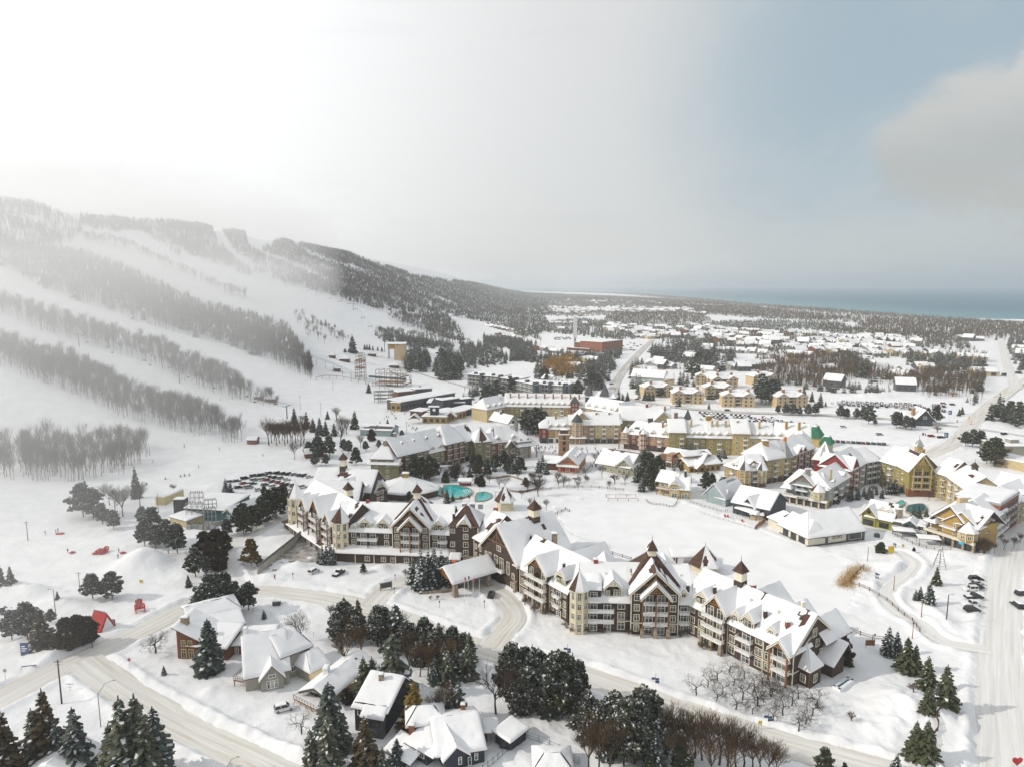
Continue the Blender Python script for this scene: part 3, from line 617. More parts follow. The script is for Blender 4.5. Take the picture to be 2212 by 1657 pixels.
 # ---------------------------------------------------------------- the large brown hotel in the foreground
def build_hotel():
 B=Bld('hotel','long zigzag brown hotel with cream trim, steep gables, cream towers and snow on its roofs','hotel',snow=0.45)
 BR,CR='wall_brown','wall_cream';ROW=(2.0,5.1,8.2)
 WA=Fr(G(626,1149),G(716,1212));WB=Fr(G(716,1212),G(1024,1224));WC=Fr(G(1024,1224),G(1224,1342));WD=Fr(G(1250,1362),G(1486,1369));WE=Fr(G(1486,1369),G(1702,1480))
 NARROW,WIDE,TALL=(1.5,2.0),(2.2,2.0),(2.2,2.3)
 def band(F,u0,u1,n=0.0):
  B.trim(F,u0,u1,n,n+.1,3.35,3.62)
 def corner(F,u,n=0.0,z1=9.5):B.trim(F,u-.14,u+.14,n,n+.13,-1,z1)
 # ---- right front block (WD)
 B.wall(WD,1.5,31.8,0,-18,-1.5,9.6,BR);B.ridge_u(WD,0.5,32.5,0,-18,9.6,9.6,-9,17.3,bare_f=((.46,.8,.025,.12),(.80,.72,.018,.05)),ends=0.2,es=(0,0),bare_b=())
 band(WD,11,31.6);B.tower(WD,0.0,-0.6,2.5,-1.5,13.0,18.4,CR,((1.8,2.6),(5.1,2.0),(8.2,2.0),(11.3,2.6)),snow_faces=(0,1,2,3,5,6,7))
 for z,u1 in((3.5,10.0),(6.6,10.0),(9.7,6.2)):
  B.balcony(WD,2.6,u1,z,1.7)
 B.wall(WD,2.4,6.4,-.4,-4,9.6,12.9,BR);B.ridge_u(WD,2.4,6.4,-.4,-6,12.9,12.9,-6,15.0,ends=.2)
 for z in(1.25,4.75,7.85):B.window(WD,4.2,z,2.2,2.2,.02,'white',name='balcony_door');B.window(WD,8.2,z,2.2,2.2,.02,'white',name='balcony_door')
 B.window(WD,4.2,10.95,2.2,2.1,-.38,'white',name='balcony_door')
 B.cols(WD,(12.2,),ROW,*TALL)
 B.dormer(WD,9.8,5.0,-.6,9.7,13.3,15.8,-7,BR,((1.1,1.9,2.0),(-1.5,1.2,1.4)))
 B.wall(WD,14.8,28.4,1.0,-6,-1.5,12.9,BR);B.ridge_n(WD,21.6,6.8,1.0,-9.5,12.9,19.5,.9,.7,gm=BR,truss='timber',bare_l=((.75,.95,.30,.18),),bare_r=((.30,.55,.30,.10),(.5,.8,.3,.16)))
 band(WD,14.9,28.3,1.0);corner(WD,14.9,1.0,12.8);corner(WD,28.3,1.0,12.8)
 B.cols(WD,(16.5,26.8),(2.0,5.1,8.2,11.3),1.7,2.1,1.02)
 B.ridge_n(WD,21.7,3.9,2.6,0.9,12.3,16.4,1.0,.6,truss='timber',snow=.5)
 for z in(3.5,6.6,9.7):B.balcony(WD,18.0,25.3,z,1.5,1.0,div=(21.7,))
 for u in(20.0,23.4):
  for z in(1.3,4.8,7.9,11.0):B.window(WD,u,z,2.3,2.2,1.02,'white',name='balcony_door')
 B.posts(WD,(18.0,21.7,25.3),2.7,0,12.2,'timber',.16,2.7)
 for z in(3.5,6.6):B.balcony(WD,28.7,31.6,z,1.4)
 for z in(1.3,4.8,7.9):B.window(WD,30.1,z,2.0,2.2,.02,'white',name='balcony_door')
 B.dormer(WD,30.0,2.0,-.9,10.2,12.2,13.4,-5,BR,((0,1.4,1.5),))
 # steep pyramid and cupola behind that gable
 P=WD.P;ap=P(21.8,-9.5,21.6)
 q=[P(14.5,-2.2,13.4),P(29.2,-2.2,13.4),P(29.2,-17,13.4),P(14.5,-17,13.4)]
 B.r.cone(q,ap,'shingle_brown');snow_patch(B.s,q[1],q[2],ap,ap,.35,.9,(1,0,0,0),((.3,.5,.12,.35),(.6,.8,.3,.2)));snow_patch(B.s,q[2],q[3],ap,ap,.35,.9,(1,0,0,0))
 B.cupola(P(21.8,-9.0,0),2.5,18.6,20.2,21.9,25.0,WD.rz)
 B.chimney(P(31.5,-2.5,0),.8,11.5,13.6,'wall_brown');B.chimney(P(5.2,-9,0),1.3,16.6,18.3,'vent_red')
 for u in(8,15.5,30):B.chimney(P(u,-6.0,0),.45,14.6,15.4,'trim_cream',False)
 # back gables of this block
 for u in(8.5,27.0):B.ridge_n(Fr(WD.P(31.8,-18,0),WD.P(0,-18,0)),31.8-u,5.0,2.5,-8,11,16.0,.8,.5,gm=BR)
 # ---- right end wing (WE)
 B.wall(WE,-1.0,33.0,0,-17,-1.5,9.5,BR);B.ridge_u(WE,-2.0,33.0,0,-18,9.5,9.5,-9.2,16.7,ends=.6,bare_f=((.58,.90,.018,.16),(.875,.86,.012,.10),(.93,.80,.03,.2)),es=(0,1),wallm=BR)
 band(WE,-1,33);
 for u in(0.15,6.35,13.5,24.6,27.4):corner(WE,u)
 B.cols(WE,(1.5,),ROW,1.6,2.1);B.cols(WE,(4.7,),ROW,2.3,2.2);B.dormer(WE,4.0,4.6,-.6,9.6,12.4,14.6,-7,BR,((.9,1.5,1.9),(-1.2,1.2,1.5)))
 B.wall(WE,6.5,13.4,.9,-6,-1.5,12.0,BR);B.ridge_n(WE,9.95,3.5,.9,-9.2,12.0,16.1,.9,.6,gm=BR,truss='timber')
 for u in(8.3,11.6):
  for z,h in((1.3,2.3),(4.5,2.2),(7.6,2.2),(10.9,2.9)):B.window(WE,u,z,2.2,h,.92,'cream',name='balcony_door')
 for z in(3.3,6.4,9.4):B.balcony(WE,6.3,13.3,z,1.6,.9)
 B.posts(WE,(6.6,9.9,13.1),2.4,0,3.1,'stone',.4,2.6)
 B.cols(WE,(15.0,),ROW,1.9,2.1);B.cols(WE,(23.2,),ROW,2.2,2.2)
 for z in(1.3,4.6,7.7):B.window(WE,19.4,z,2.6,2.2,.02,'white',name='balcony_door')
 for z in(3.5,6.6):B.balcony(WE,17.0,21.6,z,1.6)
 B.dormer(WE,15.4,2.3,-.6,9.6,11.7,13.3,-5,BR,((0,1.4,1.6),));B.dormer(WE,19.4,3.6,-.4,9.6,12.4,14.5,-7,BR,((0,2.5,2.2),));B.dormer(WE,26.0,2.1,-1.2,9.6,11.9,13.2,-5,BR,((0,1.3,1.5),))
 B.cols(WE,(26.0,),(2.0,5.1),1.9,2.1)
 B.wall(WE,28.2,32.4,.2,-4,-1.5,9.0,BR);B.ridge_n(WE,30.2,2.7,1.6,-8,9.2,12.0,.8,.6,truss='timber')
 for z in(3.3,6.4):B.balcony(WE,27.7,32.6,z,1.8,.2)
 for z in(1.3,4.6,7.7):B.window(WE,30.2,z,2.8,2.2,.24,'white',name='balcony_door')
 B.posts(WE,(27.7,32.6),2.0,0,9.2,'timber',.18)
 WR=Fr(WE.P(33.0,0,0),WE.P(33.0,-18,0));B.trim(WR,0,17,0,.1,3.35,3.62)
 B.cols(WR,(4.8,8.6,13),(2.0,5.3),1.9,2.3);B.cols(WR,(6.6,10.8),(8.6,),1.7,2.2);B.window(WR,9.2,11.8,1.9,2.3)
 for u in(0.15,16.8):corner(WR,u)
 for sg in(-1,1):
  p0=(9.2+sg*9.8,8.75);p1=(9.2,16.4);q=[WR.P(p0[0],.62,p0[1]-.5),WR.P(p1[0],.62,p1[1]-.5),WR.P(p1[0],.62,p1[1]),WR.P(p0[0],.62,p0[1])];B.tr.prism(q,[(a-WR.n[0]*.15,b-WR.n[1]*.15,c)for a,b,c in q],'trim_cream')
 B.wall(WE,31.0,36.0,-3.0,-8.0,-1.5,5.4,BR);B.ridge_u(WE,31.0,36.0,-3,-8,5.4,5.4,-5.5,9.0,hipr=2.4,ends=.4);B.window(WE,34.2,2.0,1.6,2.2,-2.98)
 FE=Fr(WE.P(36,-3,0),WE.P(36,-8,0));B.cols(FE,(2.5,),(2.0,),1.6,2.2)
 # low lean-to with a hedge side at the right corner
 B.ridge_u(WE,33,37.5,-11,-18,4.4,6.8,-17,8.4,ends=.5);B.wall(WE,33,36.8,-12,-17.4,-1.5,4.6,BR)
 # hotel name in white letters on the end gable
 sign_text('WESTIN',WR,5.9,10.25,0.16,1.0,B.t,0.0,tilt=True)
 B.cupola(WE.P(10.2,-9.2,0),2.6,15.8,17.8,20.4,23.6,WE.rz);B.chimney(WE.P(14.0,-9.8,0),1.4,15.8,17.4,'vent_red',d=1.0)
 B.chimney(WE.P(5.6,-4,0),.9,12.5,15.2,'wall_brown');B.chimney(WE.P(22.0,-4,0),.9,12,14.6,'wall_brown');B.chimney(WE.P(28.5,-4,0),1.0,12,14.3,'brick')
 for u in(16,24.5):B.chimney(WE.P(u,-6.0,0),.45,14.4,15.2,'trim_cream',False)
 WEb=Fr(WE.P(33,-17,0),WE.P(0,-17,0))
 B.ridge_n(WEb,18.5,5,4.0,-7,11.0,15.6,.8,.5,gm=BR);B.ridge_n(WEb,10.5,3.2,5.0,-6,10.0,13.0,.8,.5,gm=BR);B.ridge_n(WEb,2.5,4.2,6.0,-6,9.0,13.0,.8,.5,gm=BR)
 B.wall(WEb,14,23,3.6,0,-1,11,BR);B.wall(WEb,7.5,13.5,4.6,0,-1,10,BR);B.wall(WEb,-1.5,6.5,5.6,0,-1,9,BR)
 B.chimney(WEb.P(9,1.5,0),1.0,10,13.8,'trim_cream')
 # ---- entrance wing (WC)
 B.wall(WC,0,51,0,-18,-1.5,9.4,BR);B.ridge_u(WC,24,51.5,0,-18,9.4,9.4,-9,16.9,ends=.2,es=(0,0),bare_f=((.17,.96,.05,.09),))
 band(WC,27,50.5)
 for u in(27.4,32.5,42.5):corner(WC,u)
 # great gable
 B.wall(WC,5.8,26.8,.5,-22,-1.5,10.4,BR);B.ridge_n(WC,16.2,10.6,.5,-23,10.4,20.4,1.0,.8,gm=BR,truss='timber',bare_l=((.93,.55,.06,.4),),bare_r=((.42,.50,.035,.13),(.72,.70,.05,.07),(.60,.99,.10,.12)))
 B.cols(WC,(11.0,21.5),(7.0,),1.7,4.4,.52);B.cols(WC,(14.6,17.8),(7.2,),2.2,4.2,.52);B.window(WC,16.2,12.2,2.4,1.9,.52);B.cols(WC,(8.6,24.4),(5.2,),1.6,2.0,.52);B.cols(WC,(8.6,),(8.0,),1.4,1.8,.52)
 B.balcony(WC,12.6,19.8,4.9,1.6,.5,div=(16.2,));B.cols(WC,(24.2,),(1.6,),2.6,2.6,.52)
 B.posts(WC,(7.2,26.0),.9,0,4.2,'stone',.7,4.0)
 B.wall(WC,0.2,5.6,-.4,-16,9.4,11.0,BR);B.cols(WC,(1.4,4.2),(2.0,5.1,8.2),1.2,2.0);corner(WC,5.6,0,11);corner(WC,0.2,0,11)
 B.ridge_u(WC,-1,6,-.4,-18,11.0,11,-10,18.4,ends=.2,es=(0,0),bare_f=((.5,.55,.2,.2),(.7,.8,.3,.1)))
 B.cols(WC,(28.8,30.9),(8.0,5.0),1.5,2.0);B.cols(WC,(28.8,30.9),(1.6,),1.6,2.2)
 B.wall(WC,32.6,42.2,.8,-8,-1.5,12.1,BR);B.ridge_n(WC,37.4,4.9,.8,-9,12.1,16.4,.9,.6,gm=BR,truss='timber',bare_l=((.5,.98,.5,.05),))
 for u in(34.6,37.6,40.5):
  for z,h in((1.3,2.3),(4.5,2.2),(7.6,2.2),(10.9,2.6)):
   if not(u==37.6 and z>10):B.window(WC,u,z,1.9,h,.82,'cream',name='balcony_door')
 for z in(3.3,6.4,9.4):B.balcony(WC,32.8,42.2,z,1.7,.8,div=(37.6,))
 B.posts(WC,(33.0,37.6,42.0),2.4,0,3.1,'stone',.4,2.8)
 B.dormer(WC,47.0,4.4,-.6,9.5,12.6,15.0,-7,BR,((.9,1.5,1.9),(-1.1,1.2,1.5)));B.cols(WC,(43.9,49.6),ROW,1.4,2.0)
 for z in(3.5,6.6):B.balcony(WC,45.4,48.4,z,1.5)
 for z in(1.3,4.6,7.7):B.window(WC,46.9,z,2.2,2.2,.02,'white',name='balcony_door')
 B.cupola(WC.P(17.0,-14,0),2.9,18.5,20.8,23.4,26.8,WC.rz);B.chimney(WC.P(31.5,-11,0),1.8,14,19.5,'stone');B.chimney(WC.P(44.5,-4,0),.9,12.5,15.2,'wall_brown')
 B.chimney(WC.P(-2.0,-11,0),1.6,17,18.9,'vent_red',False)
 WCb=Fr(WC.P(51,-18,0),WC.P(0,-18,0));B.ridge_n(WCb,12,6,8,-8,9.6,15.2,.8,.5,gm=BR,bare_r=((.4,.35,.25,.25),));B.wall(WCb,6.5,17.5,7.6,0,-1,9.6,BR)
 # stone and glass corner tower roof over the pond side
 B.tower(WC,2.5,-27,4.2,-1,12.5,18.0,BR,(),snow_faces=(0,1,2,7,5),faces=())
 # porte-cochere
 F=WC;o_u,hw=11.0,5.6;mb=MB();nf,nb=18.5,3.0
 C_=Bld.__new__(Bld);C_.__dict__.update(B.__dict__);C_.r=MB();C_.s=MB();C_.tr=MB();C_.w=MB();C_.ridge_n(F,o_u,hw,nf,nb-2,5.0,8.4,1.0,.7,barge='timber',truss='timber',snow=.55,back=1);B.n=C_.n
 for a in(o_u-hw+.4,o_u+hw-.4):
  for b in(nf-.6,nb+2.0):
   mb.prism([F.P(a+i*.95,b+j*.95,-1)for i,j in((-1,-1),(1,-1),(1,1),(-1,1))],[F.P(a+i*.6,b+j*.6,4.0)for i,j in((-1,-1),(1,-1),(1,1),(-1,1))],'stone');mb.box(F,a-.2,a+.2,b-.2,b+.2,4.0,5.0,'timber')
  mb.box(F,a-.2,a+.2,nb,nf,4.6,5.0,'timber')
 mb.box(F,o_u-hw,o_u+hw,nf-.5,nf-.1,4.6,5.0,'timber');o=mb.build('entrance_canopy',B.t);C_.r.build('roof',o);C_.s.build('snow',o,True);C_.tr.build('trim',o)
 # ---- left front block (WB)
 B.wall(WB,-2,43.5,0,-4,-1.5,3.7,BR);B.wall(WB,1,43.5,-3,-20,0,11.0,BR)
 slope(B.r,B.s,WB.P(-3,.7,3.5),WB.P(43.8,.7,3.5),WB.P(43.8,-3,5.0),WB.P(-1,-3,5.0),t=.5,cell=.9,bare=(),seed=3,edges=(1,1,0,1))
 for u in(-1.9,9,16,24,33,43):corner(WB,u,0,3.5)
 B.cols(WB,(1.0,13.5,19.5,23.0,28.0,36.0,39.5),(1.6,),1.9,1.9)
 B.ridge_u(WB,0,44.0,-3,-21,11.0,11.0,-12,18.7,ends=.1,es=(0,1),bare_f=());B.trim(WB,6,42.3,-3,-2.9,5.0,5.2)
 B.tower(WB,2.9,-3.4,2.8,3.0,14.5,19.8,CR,((6.0,2.0),(9.2,2.0),(12.6,2.8)),snow_faces=(0,1,2,3,6,7))
 B.chimney(WB.P(6.2,-4.5,0),1.0,10,16.6,'wall_brown')
 RB=(6.6,9.4);B.cols(WB,(7.7,20.0),RB,1.8,2.1,-2.98);B.cols(WB,(38.0,),RB,1.8,2.1,-2.98)
 for z in(4.6,7.8):B.balcony(WB,9.4,16.8,z,1.6,-3,div=(13.1,));B.balcony(WB,39.2,42.6,z,1.5,-3)
 for u in(11.3,14.9,40.9):
  for z in(5.9,9.1):B.window(WB,u,z,2.3,2.1,-2.98,'white',name='balcony_door')
 B.dormer(WB,11.8,4.6,-3.6,11.0,13.6,15.6,-9,BR,((-1.0,1.8,1.7),(1.1,1.2,1.4)));B.dormer(WB,18.6,4.6,-3.6,11.0,13.6,15.6,-9,BR,((1.0,1.8,1.7),(-1.1,1.2,1.4)));B.dormer(WB,39.0,4.6,-3.6,11.0,13.6,15.6,-9,BR,((-1.0,1.8,1.7),(1.1,1.2,1.4)));B.dormer(WB,7.8,2.0,-3.4,11.0,12.6,13.0,-6,BR,((0,1.4,1.3),))
 B.wall(WB,22.4,36.2,-2,-8,3,13.8,BR);B.ridge_n(WB,29.3,6.9,-2,-13,13.8,20.9,.9,.7,gm=BR,truss='timber',bare_l=((.75,.96,.3,.16),),bare_r=((.35,.82,.22,.12),(.3,.55,.1,.12)));B.trim(WB,22.5,36.1,-2,-1.9,5.0,5.25)
 for u in(22.5,36.1):B.trim(WB,u-.14,u+.14,-2,-1.87,3.5,13.7)
 B.cols(WB,(24.1,34.5),(6.6,9.4,12.2),1.7,2.1,-1.98);B.ridge_n(WB,29.3,3.9,-.4,-2.1,13.4,17.4,1.0,.6,truss='timber',snow=.5)
 for z in(4.8,7.8,10.8):B.balcony(WB,25.7,32.9,z,1.5,-2,div=(29.3,))
 for u in(27.6,31.0):
  for z in(6.0,9.0,12.0):B.window(WB,u,z,2.3,2.1,-1.98,'white',name='balcony_door')
 B.posts(WB,(25.7,29.3,32.9),-.3,3.8,13.2,'timber',.16)
 P=WB.P;ap=P(29.4,-13,22.4);q=[P(22.0,-6,14.6),P(36.8,-6,14.6),P(36.8,-20,14.6),P(22.0,-20,14.6)];B.r.cone(q,ap,'shingle_brown');snow_patch(B.s,q[2],q[3],ap,ap,.35,.9,(1,0,0,0));snow_patch(B.s,q[1],q[2],ap,ap,.35,.9,(1,0,0,0),((.5,.75,.3,.25),(.9,.3,.2,.3)))
 B.cupola(P(29.4,-12.5,0),2.6,19.5,21.0,23.4,26.4,WB.rz)
 B.chimney(P(10.5,-12,0),1.2,18,19.6,'vent_red',False)
 # tall block with the bare brown hip roof
 B.wall(WB,43.8,54.2,-.6,-14,-1.5,15.2,BR);B.ridge_u(WB,43.8,54.2,-.6,-14,15.2,15.2,-7.5,20.2,hipl=4.6,hipr=4.6,bare_f=((.5,.55,.8,.8),),bare_b=((.5,.5,.6,.6),),snow=.2)
 B.ridge_n(WB,49.0,2.3,-.4,-5,15.3,17.6,.5,.4,gm=BR,truss='trim_cream');B.cols(WB,(49.6,),(1.8,5.0,8.0,11.0,14.0),1.9,2.1,-.58);B.cols(WB,(44.9,),(8.0,5.0),1.7,2.0,-.58);B.window(WB,45.0,13.0,1.6,1.7,-.58)
 B.trim(WB,43.8,54.2,-.6,-.48,3.35,3.6);B.trim(WB,53.9,54.25,-.6,-.45,-1,15);B.chimney(P(45.0,-3,0),1.0,15,18.4,'wall_brown')
 for k in range(3):B.chimney(P(47.5+3*k,-11.5,0),1.8,18,19.6,'metal_grey',True)
 slope(B.r,B.s,P(43.9,2.6,3.4),P(48.2,2.6,3.4),P(48.2,-.6,4.6),P(43.9,-.6,4.6),t=.5,seed=77,edges=(1,1,0,1));B.posts(WB,(44.2,48.0),2.3,-.5,3.3,'trim_cream',.14)
 # ---- far left wing (WA)
 B.wall(WA,-6,40,0,-4,-1.5,3.0,BR);B.wall(WA,-1,38,-3,-20,0,11.0,BR)
 slope(B.r,B.s,WA.P(-7,.7,2.8),WA.P(41.5,.7,2.8),WA.P(39.5,-3,4.4),WA.P(-5,-3,4.4),t=.45,seed=5,edges=(1,1,0,1),bare=((.05,.5,.10,.6),(.72,.55,.06,.5)))
 for u in(-5.8,4,12,20,28):corner(WA,u,0,2.8)
 B.cols(WA,(0,8,14,18,24,30),(1.3,),1.9,1.8)
 B.ridge_u(WA,-1,41,-3,-21,11.0,11.0,-12,19.4,ends=.3,es=(1,0),bare_f=((.93,.9,.04,.1),),bare_b=((.2,.5,.06,.3),),wallm=BR)
 B.tower(WA,0.5,-3.0,2.9,-1,14.6,20.6,CR,((4.6,2.0),(8.4,2.0),(12.2,2.8)),snow_faces=(0,1,2,3,6,7),faces=(3,4,5,6))
 for u,hw,ez,az in((10.0,3.6,12.6,16.8),(21.5,4.6,13.4,19.3),(32.0,3.4,12.4,16.2)):
  B.wall(WA,u-hw,u+hw,-2.2,-8,3,ez,BR);B.ridge_n(WA,u,hw,-2.2,-12,ez,az,.9,.6,gm=BR,truss='timber')
  for z in(4.6,7.7,10.6):B.balcony(WA,u-hw+.8,u+hw-.8,z,1.5,-2.2)
  for z in(5.8,8.9,11.8):B.cols(WA,(u-1.3,u+1.3),(z,),1.8,2.1,-2.18,'white',name='balcony_door')
  B.posts(WA,(u-hw+.6,u+hw-.6),-.6,3,ez,'timber',.15)
 B.cols(WA,(15.2,27.0),(6.2,9.2),1.7,2.0,-2.98)
 B.cupola(WA.P(28,-13,0),2.6,17.6,19.6,22.2,25.2,WA.rz)
 # rear wing beyond, three gables and a cupola
 q0,q1=G(690,1010,18.0),G(815,1016,18.0);dx=np.array(q1)-np.array(q0);dx/=np.linalg.norm(dx);F=Fr(np.array(q0)+np.array([dx[1],-dx[0]])*9,np.array(q1)+np.array([dx[1],-dx[0]])*9)
 B.wall(F,0,F.L,0,-18,-1,11,BR);B.ridge_u(F,0,F.L,0,-18,11,11,-9,18,wallm=BR,bare_f=((.45,.75,.12,.16),));B.cupola(F.P(F.L*.42,-9,0),2.6,17,19.5,22.5,25.6,F.rz)
 E0=np.array(G(815,1016,18.0));F2=Fr(F.P(F.L-8,7,0),F.P(F.L+3,-13,0));B.wall(F2,0,F2.L,0,-14,-1,9,BR);B.ridge_u(F2,0,F2.L,0,-14,9,9,-7,15.5,wallm=BR)
 for u in(4,11,18):
  B.ridge_n(F2,u,3.2,.6,-7,9.6,13.4,.8,.5,gm=BR,truss='trim_cream');B.wall(F2,u-3.2,u+3.2,.6,-4,-1,9.6,BR);B.cols(F2,(u-1.2,u+1.2),(2.4,5.4,8.2),1.6,1.9,.62)
 F3=Fr(F.P(4,12,0),F.P(F.L-2,9,0));B.wall(F3,0,F3.L,0,-9,-1,10,BR);B.ridge_u(F3,0,F3.L,0,-14,10,10,-7,16,wallm=BR)
 # roof vents
 B.done();return B
def sign_text(txt,F,u,z,n,size,parent,rz=0.0,m='letter_white',depth=0.05,name='lettering',tilt=False,spacing=1.0):
 cu=bpy.data.curves.new(name,'FONT');cu.body=txt;cu.size=size;cu.extrude=depth;cu.align_x='CENTER';cu.align_y='CENTER';cu.space_character=spacing
 o=bpy.data.objects.new(name,cu);me=bpy.data.meshes.new_from_object(o);bpy.data.objects.remove(o);bpy.data.curves.remove(cu);me.materials.clear();me.materials.append(MATS[m])
 o=link(name,me,parent,F.P(u,n,z));o.rotation_euler=(R(90),R(-30)if tilt else 0,F.rz)if tilt else(R(90),0,F.rz);return o
FOOT=[]
HOTEL=build_hotel()
# ---------------------------------------------------------------- the village round the pond
k1=lambda zx,zy:(777.7+zx*.20864,835.3+zy*.20864)
k2=lambda zx,zy:(1123.3+zx*.2608,835.3+zy*.2608)
k3=lambda zx,zy:(1636+zx*.2608,864+zy*.2608)
k4=lambda zx,zy:(1411.3+zx*.23473,1094.5+zy*.23473)
def wing(B,F,u0,u1,dep,eave,ridge,segs,floors=4,hipl=0,hipr=0,balc=2,base=None,dorm=0,style='cream',rail='trim_white',nf=0.0,bay=3.7,roof_m=None,gable=None,oh=0.7,rows=None,nr=None,wins=True,es=(1,1),bare=(),bw=2.4):
 """a stretch of apartment block: coloured bays with windows and balconies, a snow-laden roof, shed dormers"""
 m0=segs[0][2]
 for a,b,m in segs:B.wall(F,u0+(u1-u0)*a,u0+(u1-u0)*b,nf+(0.12*(segs.index((a,b,m))%2)),nf-dep,-1,eave,m)
 if base:B.w.box(F,u0-.05,u1+.05,nf+.25,nf-dep+.5,-1,3.6,base)
 nr=nf-dep/2 if nr is None else nr
 B.ridge_u(F,u0,u1,nf,nf-dep,eave,eave,nr,ridge,oh,.6,hipl,hipr,roof_m,wallm=gable or m0,es=es,bare_f=bare)
 if wins:
  n=max(1,int((u1-u0)/bay));zs=rows or[1.7+3.05*i for i in range(floors)]
  for i in range(n):
   u=u0+(u1-u0)*(i+.5)/n
   for j,z in enumerate(zs):
    if base and j==0:B.window(F,u,1.7,min(3.0,(u1-u0)/n-.7),2.5,nf+.27,'shop',name='shopfront');continue
    if balc and i%balc==balc-1:
     B.window(F,u,z-.2,2.1,2.2,nf+.14,style,name='balcony_door')
     if j:simple_balcony(B,F,u-bw/2,u+bw/2,z-1.4,1.5,nf,rail)
    else:B.window(F,u,z,1.5,1.7,nf+.14,style)
  for k in range(dorm):
   u=u0+(u1-u0)*(k+.5)/dorm;B.dormer(F,u,2.6,nf-.5,eave,eave+1.7,eave+2.7,nf-5,m0,((0,1.6,1.4),),.4)
def simple_balcony(B,F,u0,u1,z,d,n,rail):
 mb=MB();mb.box(F,u0,u1,n-.05,n+d,z-.2,z,rail)
 for za,zb in((z+.95,z+1.05),(z+.02,z+.1)):mb.box(F,u0,u1,n+d-.08,n+d,za,zb,rail)
 for i in range(int((u1-u0)/.5)+1):
  u=u0+.02+(u1-u0-.1)*i/int((u1-u0)/.5);mb.box(F,u,u+.06,n+d-.06,n+d-.02,z+.1,z+.95,rail)
 o=mb.build('balcony',B.t);q=MB();P=F.P;snow_patch(q,P(u0,n+d-.1,z),P(u1,n+d-.1,z),P(u1,n,z),P(u0,n,z),.3,.8,(1,1,1,1));q.build('snow',o,True)
def strokes(F,u0,u1,zc,h,n,m,parent):
 """lettering too small to read in the photograph: a row of upright strokes in words"""
 g=random.Random(int(u0*10));b=MB();u=u0
 while u<u1:
  w=h*g.uniform(.3,.6)
  if g.random()<.84:b.box(F,u,u+w*.75,n+.05,n-.03,zc-h*.5,zc+h*g.uniform(.25,.5),m)
  u+=w
 b.build('lettering',parent)
def fr(a,b):return Fr(G(*a),G(*b))
def V(name,label,cat='apartment house',group=None,snow=.42,cell=1.3,simple=True,roof='shingle_brown'):
 B=Bld(name,label,cat,group,snow,cell);B.simple=simple;B.roof_m=roof;return B
def vil_left():
 B=V('apartment_house','long brown and olive apartment block with timber balconies, left of the brick firehall')
 F0=fr((806,1036),(850,1037));F1=fr((850,1037),(1023,992));F2=fr((1028,1000),(1062,997));F3=fr((1056,997),(1151,985))
 wing(B,F0,-1,F0.L,16,11.6,16.6,[(0,1,'wall_greenish')],4,4,4,0,bay=5.2)
 B.ridge_u(F0,-2.5,F0.L+3.5,1.5,-3,8.6,8.6,-3,10.6,.2,.2,m='shingle_brown');B.chimney(F0.P(5,-8,0),2.2,15,19,'stone')
 B.wall(F0,F0.L,F0.L+3,0.6,-6,-1,8.2,'wall_greenish');B.ridge_u(F0,F0.L-3,F0.L+3.4,.6,-6,8.4,8.4,-3,11.6,hipl=2.6,hipr=2.6)
 L=F1.L
 wing(B,F1,3,L*.42,17,12.4,20.0,[(0,.5,'wall_rustwood'),(.5,1,'wall_greenish')],4,0,0,2,'stone',0,rail='timber_dark',bw=3)
 wing(B,F1,L*.42,L*.62,17,10.4,20.2,[(0,1,'wall_greenish')],3,0,0,2,'stone',2,rail='timber_dark',es=(0,0))
 wing(B,F1,L*.62,L*.86,18,13.2,21.6,[(0,1,'wall_rustwood')],4,4,4,1,'stone',0,rail='timber_dark',nf=1.0,bw=3.2)
 wing(B,F1,L*.86,L+2,16,12.0,19.0,[(0,1,'wall_greenish')],4,0,0,2,'stone',0,rail='timber_dark',es=(0,0),bare=((.9,.8,.2,.3),))
 wing(B,F2,0,F2.L,14,12.6,19.2,[(0,1,'wall_greenish')],4,5,5,2,None,0,rail='timber',bare=((.5,.5,.35,.45),))
 L=F3.L;wing(B,F3,1,L*.75,15,11.2,18.2,[(0,.4,'wall_rustwood'),(.4,1,'wall_greenish')],4,4,4,2,'stone',2,rail='timber',bare=((.12,.7,.05,.3),(.5,.92,.02,.05)))
 wing(B,F3,L*.62,L-2,12,10.4,15.2,[(0,1,'wall_taupe')],4,4,4,0,nf=1.5);B.ridge_u(F3,L*.6,L+2,3.0,-8,7.6,7.6,-2.5,10.4,hipl=3,hipr=3);B.posts(F3,(L+1,L-4),2.6,0,7.6,'timber',.2)
 B.chimney(F3.P(L*.62,-6,0),2.2,14,18.6,'panel_cream');B.chimney(F1.P(L*.3,-9,0),1.6,18,22,'stone');B.ridge_n(F3,L*.45,3,2.2,-3,8,11.4,.8,.5,barge='timber_dark')
 for i,u in enumerate((10,18,27,36,46)):B.ridge_n(F1,u,.7,-4.6,-7,17,17.9,.2,.2,gm='timber',barge=None)
 B.done()
vil_left()
